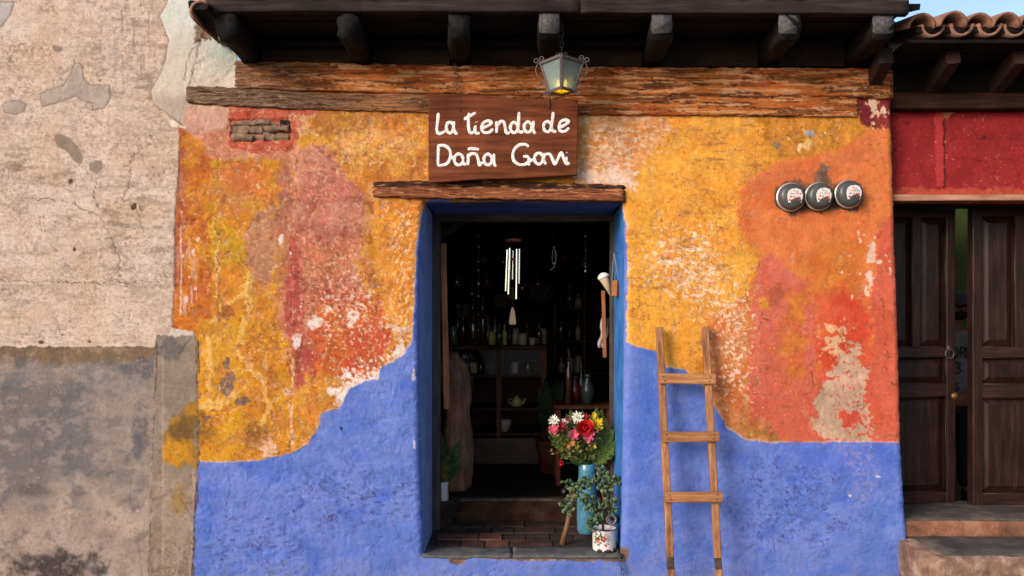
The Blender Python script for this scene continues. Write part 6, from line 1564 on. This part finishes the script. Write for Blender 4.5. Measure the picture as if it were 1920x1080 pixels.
mb.build('hoop', wood('hoop wood', [(.05, .03, .022), (.11, .07, .05), (.16, .11, .08)], 'X'), ar, True)

# ------------------------------------------------------------------ shop furniture and goods in the gloom
CAB = wood('dark mahogany', [(.022, .008, .005), (.055, .019, .012), (.10, .036, .022)], 'X', .55, spec=.08)
CABZ = wood('dark mahogany posts', [(.045, .012, .007), (.11, .028, .016), (.17, .05, .028)], 'Z', .5, spec=.1)
GLS = glassy('case glass', gloss=0)
YK = 2.15; DK = DIST + YK
ctr = thing('display_counter', 'dark wooden display counter with glazed case inside the shop', 'counter', tuple(at(950, 865, YK)))
def zk(py): return CAMZ + (610 - py) / FPX * DK
def xk(px): return (px - 981) / FPX * DK
x0, x1 = xk(842), xk(1024)
MB().box(((x0 + x1) / 2, YK + .28, zk(652)), (x1 - x0, .62, .035), None, .004).build('top', CAB, ctr)
for py in (705, 768, 815): MB().box(((x0 + x1) / 2, YK + .30, zk(py)), (x1 - x0 - .04, .56, .024), None, .003).build('shelf', CAB, ctr)
for px in (846, 935, 1020):
    for dy in (.02, .55): MB().timber((xk(px), YK + dy, .40), (xk(px), YK + dy, zk(655)), .045, .045, 6, .001, px, 8, .003, up=(0, 1, 0)).build('post', CABZ, ctr)
MB().box(((x0 + x1) / 2, YK + .60, (zk(652) + .40) / 2), (x1 - x0, .02, zk(652) - .42)).build('back_panel', CAB, ctr)
MB().box(((x0 + x1) / 2, YK - .005, zk(845)), (x1 - x0, .03, zk(820) - .402), None, .003).build('base_board', wood('pale brown plinth', [(.045, .022, .014), (.085, .042, .029), (.12, .064, .044)], 'X', .6), ctr)
for a, b in ((848, 933), (937, 1018)): MB().box(((xk(a) + xk(b)) / 2, YK + .006, (zk(656) + zk(703)) / 2), (xk(b) - xk(a), .004, zk(656) - zk(703))).build('glass_pane', GLS, ctr)
CER = [noisy('yellow glaze', [(.35, .25, .06), (.5, .38, .12)], 20, .25, bs=.03), noisy('cream glaze', [(.28, .22, .16), (.42, .34, .26)], 20, .3, bs=.03), noisy('brown glass', [(.03, .012, .006), (.07, .03, .015)], 10, .1, bs=.02, spec=.8), noisy('green glass', [(.02, .035, .015), (.05, .07, .03)], 10, .1, bs=.02, spec=.8), noisy('clear old glass', [(.10, .09, .08), (.16, .14, .12)], 10, .08, bs=.02, spec=.8), noisy('red glaze', [(.05, .007, .006), (.09, .013, .009)], 20, .25, bs=.03), noisy('blue grey glaze', [(.016, .022, .024), (.034, .042, .042)], 20, .25, bs=.05)]
PROF = {'bottle': [(.8, 0), (1, .02), (1, .55), (.85, .64), (.36, .74), (.32, .96), (.40, .97), (.38, 1)], 'jar': [(.8, 0), (1, .05), (1, .78), (.8, .88), (.82, 1)], 'cup': [(.72, 0), (.8, .05), (1, 1), (.92, 1), (.7, .1)], 'vase': [(.5, 0), (.6, .04), (1, .38), (.9, .58), (.4, .78), (.38, .9), (.6, 1), (.5, .99)], 'flask': [(.7, 0), (1, .12), (1, .4), (.75, .58), (.3, .72), (.28, .9), (.5, .93), (.2, 1)], 'bowl': [(.4, 0), (.5, .05), (.9, .55), (1, 1), (.94, 1), (.8, .5), (.3, .12)]}
def ware(kind, px, pybase, Y_, h_px, r_px, mat, lab, grp, zbase=None):
    b = at(px, pybase, Y_); s = FPX / (DIST + Y_)
    if zbase is not None: b.z = zbase
    H, r_ = h_px / s, r_px / s
    o = thing(kind, lab, kind, tuple(b), grp)
    MB().lathe([(q * r_, z * H) for q, z in PROF[kind]], 20, b).build('body', mat, o, True)
    if kind in ('bottle', 'flask'): MB().lathe([(r_ * .3, H * .99), (r_ * .33, H * 1.05), (r_ * .2, H * 1.07)], 12, b).build('stopper', CER[1] if mat is CER[3] else CABZ, o, True)
    if kind == 'cup': MB().tube([b + Vector((r_ * .85, 0, H * .8)), b + Vector((r_ * 1.5, 0, H * .75)), b + Vector((r_ * 1.45, 0, H * .35)), b + Vector((r_ * .8, 0, H * .3))], r_ * .12, 6).build('handle', mat, o, True)
    return o
G1 = 'glass and pottery on the counter top'; ZT_ = zk(652) + .018
for (kd, px, h, r_, mi, lab) in (('flask', 886, 90, 14, 2, 'biggest dark flask on the counter, left of the chime sail'), ('bottle', 868, 60, 8, 2, 'dark slender bottle just left of the big flask'), ('bottle', 905, 84, 8, 2, 'tall dark bottle just right of the big flask'), ('jar', 850, 36, 7, 4, 'leftmost small glass jar on the counter'),
                             ('bottle', 936, 36, 5, 3, 'small green bottle, first left of the chime sail'), ('bottle', 946, 38, 5, 0, 'small amber bottle just below the chime sail'), ('jar', 922, 26, 7, 0, 'squat amber jar on the counter beside small bottles'), ('cup', 998, 14, 7, 1, 'cream cup standing on the counter right of the chime'),
                             ('jar', 980, 22, 8, 1, 'cream jar on the counter between sail and cup'), ('bottle', 1011, 42, 5, 2, 'dark bottle at the right end of the counter')):
    ware(kd, px, 650, YK + .16 + random.uniform(-.04, .12), h, r_, CER[mi], lab, G1, ZT_)
tp_ = thing('teapot', 'pale yellow teapot on the counter shelf below the glass case', 'teapot', tuple(at(969, 765, YK + .1)))
tb = at(969, 764, YK + .12); tb.z = zk(768) + .0125; s = .0046
MB().lathe([(6 * s, 0), (9.5 * s, 2 * s), (11 * s, 7 * s), (9 * s, 13 * s), (5.5 * s, 16 * s), (5.5 * s, 17 * s), (1.5 * s, 19 * s), (1.8 * s, 21 * s), (.4 * s, 22.5 * s)], 22, tb).build('body', CER[0], tp_, True)
MB().tube([tb + Vector((9 * s, 0, 5 * s)), tb + Vector((13 * s, 0, 8 * s)), tb + Vector((15 * s, 0, 14 * s)), tb + Vector((17 * s, 0, 17 * s))], [2.4 * s, 1.8 * s, 1.2 * s, 1.1 * s], 9).build('spout', CER[0], tp_, True)
MB().tube([tb + Vector((-8 * s, 0, 13 * s)), tb + Vector((-14 * s, 0, 15 * s)), tb + Vector((-16 * s, 0, 9 * s)), tb + Vector((-10 * s, 0, 4 * s))], 1.1 * s, 8).build('handle', CER[0], tp_, True)
ware('bowl', 946, 790, YK + .1, 22, 13, CER[1], 'cream bowl on the low counter shelf under the teapot', None, zk(815) + .0125)
for (px, mi, lab) in ((876, 5, 'red pot in the left half of the glass case'), (888, 0, 'yellow pot in the left half of the glass case'), (901, 2, 'dark pot in the left half of the glass case'), (965, 1, 'cream pot in the right half of the glass case'), (990, 2, 'brown pot in the right half of the glass case')):
    ware('jar', px, 704, YK + .2, 20, 7, CER[mi], lab, 'pots in the glass case', zk(705) + .0125)
# back wall: shelf, framed pictures, boxes
YB = 4.2
def wallpic(px0, py0, px1, py1, lab, cols):
    a, b = at(px0, py1, YB), at(px1, py0, YB); o = thing('framed_picture', lab, 'picture', ((a.x + b.x) / 2, YB, a.z), 'framed pictures on the back wall')
    MB().box(((a.x + b.x) / 2, YB + .02, (a.z + b.z) / 2), (b.x - a.x - .03, .012, b.z - a.z - .03)).build('print', noisy('faded print', cols, 9, .7, bs=.02), o)
    for (c, s_) in ((((a.x + b.x) / 2, YB + .015, b.z), (b.x - a.x + .03, .03, .03)), (((a.x + b.x) / 2, YB + .015, a.z), (b.x - a.x + .03, .03, .03)), ((a.x, YB + .013, (a.z + b.z) / 2), (.03, .03, b.z - a.z - .032)), ((b.x, YB + .013, (a.z + b.z) / 2), (.03, .03, b.z - a.z - .032))):
        MB().box(c, s_, None, .004).build('frame', CAB, o)
wallpic(858, 568, 882, 600, 'small framed picture on the back wall, leftmost', [(.10, .09, .07), (.28, .24, .18)])
wallpic(926, 550, 955, 578, 'framed picture behind the wind chime tubes', [(.14, .12, .09), (.3, .25, .2)])
wallpic(990, 528, 1036, 566, 'largest framed picture on the back wall right of the chime', [(.05, .06, .05), (.12, .13, .11)])
shf = thing('wall_shelf', 'long dark shelf high on the back wall', 'shelf', tuple(at(960, 490, YB - .1)))
sh = at(960, 490, YB - .12)
MB().box((sh.x, YB - .06, sh.z), (2.6, .28, .03), None, .004).build('board', CAB, shf)
for dx in (-1.1, 0, 1.1): MB().timber((sh.x + dx, YB + .04, sh.z - .2), (sh.x + dx, YB - .16, sh.z - .02), .03, .03, 4, .001, dx, 8, .003).build('bracket', CAB, shf)
for (px, w_, h_, lab) in ((862, 26, 22, 'small carton on the high shelf, leftmost'), (914, 30, 20, 'pale carton on the high shelf left of the chime'), (1048, 34, 24, 'wide carton on the high shelf right of the chime'), (1086, 22, 18, 'small carton on the high shelf, rightmost')):
    c = at(px, 488, YB - .1); c.z = sh.z + .016; s_ = FPX / (DIST + YB - .1)
    bx = thing('carton', lab, 'box', tuple(c), 'cartons on the high shelf')
    MB().box(c + Vector((0, 0, h_ / s_ / 2)), (w_ / s_, .16, h_ / s_), None, .003).build('body', noisy('dull card', [(.09, .065, .045), (.16, .12, .085)], 8, .85), bx)
    MB().box(c + Vector((0, 0, h_ / s_ + .001)), (w_ / s_ * .98, .05, .003)).build('tape', plain('tape', (.2, .15, .1, 1), .4), bx)
# side table with vases on the right
tb2 = thing('side_table', 'small dark table with vases behind the bouquet', 'table', tuple(at(1090, 870, 1.35)))
tx = at(1092, 760, 1.35); 
MB().box((tx.x, 1.40, tx.z), (.46, .40, .03), None, .004).build('top', CAB, tb2)
for dx in (-.19, .19):
    for dy in (-.16, .16): MB().timber((tx.x + dx, 1.40 + dy, .40), (tx.x + dx, 1.40 + dy, tx.z - .015), .035, .035, 5, .001, dx + dy, 8, .003, up=(0, 1, 0)).build('leg', CABZ, tb2)
MB().box((tx.x, 1.40, .62), (.40, .34, .02), None, .003).build('shelf', CAB, tb2)
zt2 = tx.z + .0155
for (kd, px, h, r_, mi, lab, Y_) in (('vase', 1102, 56, 14, 6, 'blue grey round vase on the side table', 1.33), ('vase', 1078, 50, 12, 5, 'dull red vase on the side table', 1.42), ('bottle', 1066, 96, 6, 2, 'tall dark bottle on the side table', 1.34), ('flask', 1090, 70, 7, 6, 'pale slender flask on the side table', 1.46)):
    ware(kd, px, 758, Y_, h, r_, CER[mi], lab, 'vases and bottles on the side table', zt2)

# more goods deep in the shop
for (kd, px, h, r_, mi, lab) in (('bottle', 858, 70, 7, 3, 'second bottle from the left at the back of the counter'), ('jar', 877, 30, 9, 2, 'dark jar at the foot of the big flask'), ('flask', 914, 52, 9, 4, 'clear glass flask between tall bottle and amber jar'), ('bottle', 928, 50, 5, 4, 'clear slim bottle behind the small green bottle'), ('bottle', 955, 30, 4, 2, 'tiny dark bottle right under the chime sail'), ('jar', 967, 30, 7, 1, 'pale narrow jar left of the cream jar'), ('vase', 988, 40, 9, 5, 'red vase at the back of the counter'), ('jar', 1018, 30, 7, 1, 'cream jar at the far right end of the counter')):
    ware(kd, px, 650, YK + .42, h, r_, CER[mi], lab, G1, ZT_)
gar = thing('paper_garland', 'dark looped garland strung across the shop below the ceiling', 'garland', tuple(at(960, 480, 3.2)))
gmb = MB(); px = 832
for k in range(6):
    a_, b_ = at(px, 455, 3.2), at(px + 52, 455, 3.2)
    gmb.tube([a_.lerp(b_, i / 10) + Vector((0, 0, -.22 * math.sin(math.pi * i / 10))) for i in range(11)], .03, 7); px += 52
gmb.build('loops', noisy('dark tinsel', [(.015, .012, .01), (.05, .035, .028)], 50, .8, bs=1, bd=.01), gar, True)
bk = thing('bookcase', 'tall dark shelves of goods at the back right of the shop', 'shelves', tuple(at(1085, 800, 3.7)))
ba, bb = at(1040, 840, 3.9), at(1150, 500, 3.9)
for py in (520, 580, 640, 700, 760): 
    z_ = at(1000, py, 3.9).z; MB().box(((ba.x + bb.x) / 2, 3.95, z_), (bb.x - ba.x, .28, .025), None, .003).build('shelf', CAB, bk)
for x_ in (ba.x, (ba.x + bb.x) / 2, bb.x): MB().timber((x_, 3.95, .40), (x_, 3.95, bb.z), .28, .03, 4, .001, x_, 8, .003, up=(1, 0, 0)).build('upright', CABZ, bk)
q_ = random.Random(5); nmz = {0: 'first', 1: 'second', 2: 'third'}
for ri, py in enumerate((580, 640, 700)):
    for ci, px in enumerate((1052, 1068, 1084)):
        z_ = at(1000, py, 3.9).z + .0127; kd = q_.choice(('bottle', 'jar', 'vase', 'flask')); mi = q_.choice((0, 1, 2, 3, 5, 6))
        ware(kd, px, py, 3.85, q_.uniform(26, 44), q_.uniform(5, 7.5), CER[mi], '%s %s from the left on the %s shelf of the back bookcase' % (nmz[ci], kd, ('upper', 'middle', 'lower')[ri]), 'goods on the back bookcase', z_)
for k, nth in enumerate(('first', 'second', 'third', 'fourth', 'fifth', 'sixth', 'seventh', 'eighth', 'ninth', 'tenth', 'eleventh', 'twelfth')):
    hp = at(855 + k * 22 + q_.uniform(-8, 8), q_.uniform(455, 560), q_.uniform(1.6, 3.4)); hr = q_.uniform(.035, .07)
    go = thing('hanging_gourd', nth + ' from the left of the dark gourds hanging inside the shop', 'gourd', tuple(hp), 'gourds hanging inside the shop')
    MB().lathe([(.003, -hr * 1.2), (hr * .8, -hr * .8), (hr, -hr * .1), (hr * .6, hr * .6), (hr * .35, hr * .9), (hr * .4, hr * 1.5), (.004, hr * 1.8)], 14, hp).build('body', CER[q_.choice((2, 2, 5, 0, 6))], go, True)
    MB().tube([hp + Vector((0, 0, hr * 1.7)), Vector((hp.x, hp.y, 3.0))], .0015, 4).build('cord', STR, go)
dp = thing('dark_houseplant', 'dark leafy houseplant in a clay pot right of the counter', 'plant', tuple(at(1034, 800, 1.7)))
dc_ = at(1034, 850, 1.75); dc_.z = .40
MB().lathe([(.09, 0), (.13, .24), (.14, .26), (.12, .26), (.1, .05)], 20, dc_).build('pot', CABZ, dp, True)
gmb = MB()
for k in range(60):
    c = dc_ + Vector((0, 0, .26)); e = at(q_.uniform(1004, 1062), q_.uniform(705, 800), 1.75 + q_.uniform(-.15, .2)); d = e - c; side = d.cross(Vector((0, 1, 0))).normalized() * q_.uniform(.03, .06)
    m_ = c + d * .6 + Vector((0, -.03, .05)); gmb.add([c, m_ + side, e, m_ - side], [(0, 1, 2, 3)])
gmb.build('leaves', leafmat('shade leaves', [(.006, .012, .004), (.014, .024, .008), (.03, .042, .012)]), dp)['kind'] = 'stuff'
# ------------------------------------------------------------------ person behind the red door
per = thing('person', 'person in cap and grey lettered shirt peering between the dark door leaves', 'person', (3.35, 1.5, .24))
SKIN = noisy('skin', [(.16, .075, .045), (.22, .11, .068), (.26, .14, .09)], 30, .6, bs=.05)
SHIRT = noisy('grey shirt', [(.13, .14, .15), (.19, .20, .21), (.23, .24, .25)], 20, .9, bs=.2)
TROU = noisy('dark trousers', [(.008, .009, .014), (.016, .018, .026)], 20, .9, bs=.2)
SHOE = plain('dark shoes', (.02, .018, .018, 1), .5)
px_, py_ = at(1803, 700, 1.37).x, 1.5
B = Vector((px_, py_, .24))
def skin(name, verts, edges, radii, mat, root=0, sub=2):
    me = bpy.data.meshes.new(name); me.from_pydata([tuple(B + Vector(v)) for v in verts], edges, [])
    o = link(name, me, per); m = o.modifiers.new('skin', 'SKIN'); m.use_smooth_shade = True
    for i, r_ in enumerate(radii): me.skin_vertices[0].data[i].radius = (r_, r_) if not isinstance(r_, tuple) else r_
    for i in range(len(verts)): me.skin_vertices[0].data[i].use_root = (i == root)
    s = o.modifiers.new('sub', 'SUBSURF'); s.levels = sub; s.render_levels = sub
    me.materials.append(mat); return o
# one continuous body with head, arms and legs
V_ = [(0, 0, .84), (0, 0, .98), (0, -.02, 1.12), (0, -.02, 1.25), (0, -.02, 1.31), (0, -.03, 1.36), (0, -.05, 1.44), (0, -.045, 1.53),
      (-.165, -.01, 1.26), (-.215, .0, 1.02), (-.20, -.10, .82), (-.195, -.13, .76), (.165, -.01, 1.26), (.215, .0, 1.02), (.20, -.10, .82), (.195, -.13, .76),
      (-.085, 0, .78), (-.095, -.01, .43), (-.10, .02, .07), (-.10, -.10, .035), (.085, 0, .78), (.10, -.02, .43), (.11, .0, .07), (.12, -.12, .035)]
E_ = [(0, 1), (1, 2), (2, 3), (3, 4), (4, 5), (5, 6), (6, 7), (3, 8), (8, 9), (9, 10), (10, 11), (3, 12), (12, 13), (13, 14), (14, 15), (0, 16), (16, 17), (17, 18), (18, 19), (0, 20), (20, 21), (21, 22), (22, 23)]
Rd = [(.11, .08), (.10, .07), (.105, .075), (.10, .07), .055, .050, (.078, .088), (.072, .082), .058, .042, .034, .028, .058, .042, .034, .028, .082, .056, .04, .034, .082, .056, .04, .034]
body = skin('body', V_, E_, Rd, SKIN)
# clothes over it
sh_ = skin('shirt', [(0, 0, .80), (0, 0, .98), (0, -.02, 1.12), (0, -.02, 1.25), (0, -.02, 1.30), (-.17, -.01, 1.26), (-.205, .0, 1.10), (.17, -.01, 1.26), (.205, .0, 1.10)], [(0, 1), (1, 2), (2, 3), (3, 4), (3, 5), (5, 6), (3, 7), (7, 8)], [(.165, .125), (.155, .115), (.16, .122), (.145, .105), .07, .07, .062, .07, .062], SHIRT)
skin('trousers', [(0, 0, .83), (-.085, 0, .74), (-.095, -.01, .43), (-.10, .02, .08), (.085, 0, .74), (.10, -.02, .43), (.11, .0, .08)], [(0, 1), (1, 2), (2, 3), (0, 4), (4, 5), (5, 6)], [(.15, .115), .098, .075, .066, .098, .075, .066], TROU)
for sx in (-.10, .12):
    MB().lathe([(.035, 0), (.045, .01), (.043, .05), (.03, .085)], 14, B + Vector((sx, .0, 0))).tube([B + Vector((sx, .0, .035)), B + Vector((sx, -.09, .032)), B + Vector((sx, -.15, .028)), B + Vector((sx, -.175, .026))], [.044, .044, .036, .018], 12).build('shoe', SHOE, per, True)
# face, ears, beard, hands
hd = B + Vector((0, -.05, 1.475))
fc = MB()
fc.tube([hd + Vector((0, -.078, .035)), hd + Vector((0, -.098, .0)), hd + Vector((0, -.088, -.012))], [.008, .013, .009], 8); fc.build('nose', SKIN, body, True)
for s in (-1, 1):
    MB().lathe([(.001, -.010), (.009, -.005), (.010, 0), (.006, .006), (.001, .009)], 10, hd + Vector((s * .030, -.072, .032))).build('eye', plain('eye', (.05, .035, .03, 1), .2), body, True)
    MB().lathe([(.003, -.03), (.012, -.015), (.014, .01), (.004, .028)], 8, hd + Vector((s * .080, -.005, .01))).build('ear', SKIN, body, True)
    hb = B + Vector((s * .195, -.135, .755))
    hm = MB().timber(hb + Vector((0, 0, .01)), hb + Vector((0, -.02, -.075)), .030, .075, 5, .002, s, 10, .008, up=(0, 1, 0))
    for k in range(4): 
        f0 = hb + Vector((0, -.045 + k * .019, -.075)); L_ = (.062, .075, .072, .055)[k]
        hm.tube([f0, f0 + Vector((-s * .006, -.006, -L_ * .5)), f0 + Vector((-s * .018, -.008, -L_))], [.0095, .0088, .006], 7)
    hm.tube([hb + Vector((0, -.035, -.02)), hb + Vector((-s * .012, -.065, -.045)), hb + Vector((-s * .018, -.07, -.075))], [.011, .010, .007], 7)
    hm.build('hand', SKIN, body, True)
MB().lathe([(.004, -.075), (.040, -.066), (.062, -.045), (.068, -.015), (.060, -.004), (.03, -.004)], 20, hd + Vector((0, -.028, -.012))).build('beard', noisy('dark beard', [(.006, .005, .005), (.014, .011, .01)], 60, .95, bs=.6), body, True)
MB().tube([hd + Vector((-.022, -.094, -.034)), hd + Vector((0, -.100, -.036)), hd + Vector((.022, -.094, -.034))], .004, 6).build('mouth', plain('lips', (.15, .05, .04, 1), .5), body, True)
CAPM = noisy('grey cap', [(.06, .065, .075), (.10, .105, .12)], 30, .9)
cp = MB().lathe([(.092, .0), (.096, .012), (.095, .045), (.080, .078), (.045, .098), (.002, .104)], 22, hd + Vector((0, .0, .045))).build('cap', CAPM, per, True)
mb = MB(); k = 12
for i in range(k + 1):
    a = math.pi + math.pi * i / k
    for (r_, dz) in ((.090, .052), (.165 if True else 0, .040)): mb.v.append(tuple(hd + Vector((r_ * .78 * math.cos(a) * (1.15 if r_ < .1 else .85), r_ * math.sin(a), dz))))
mb.f = [(2 * i, 2 * i + 1, 2 * i + 3, 2 * i + 2) for i in range(k)]
vz_ = mb.build('visor', CAPM, cp, True); vz_.modifiers.new('s', 'SOLIDIFY').thickness = .004
# shirt lettering
INK = plain('navy shirt print', (.012, .014, .025, 1), .9)
gl = {'O': [arc(.5, .5, .42, .5, 0, 360, 14)], 'R': [[(.08, 0), (.08, 1)], [(.08, 1), (.7, 1), (.9, .78), (.7, .52), (.08, .5)], [(.45, .5), (.95, 0)]], 'E': [[(.9, 0), (.1, 0), (.1, 1), (.9, 1)], [(.1, .52), (.75, .52)]], '3': [[(.1, .95), (.6, 1), (.9, .78), (.6, .54), (.4, .52)], [(.6, .52), (.95, .28), (.6, 0), (.08, .08)]], 'S': [[(.9, .88), (.5, 1), (.1, .8), (.45, .52), (.9, .28), (.5, 0), (.08, .12)]]}
def word(txt, x, z, h, yd):
    stl = []
    for i, chh in enumerate(txt):
        for s_ in gl[chh]: stl.append([(x + (i * 1.15 + u) * h * .62, z + v * h) for u, v in s_])
    return sweep_strokes(stl, lambda u, v: Vector((B.x + u, B.y - yd + abs(u) * .25, B.z + v)), .0062, 6, .05)
word('ORE', -.075, 1.11, .075, .146).build('lettering', INK, sh_, True)
word('3', -.062, .985, .085, .142).build('lettering', INK, sh_, True)
word('S', -.05, .86, .05, .140).build('lettering', INK, sh_, True)
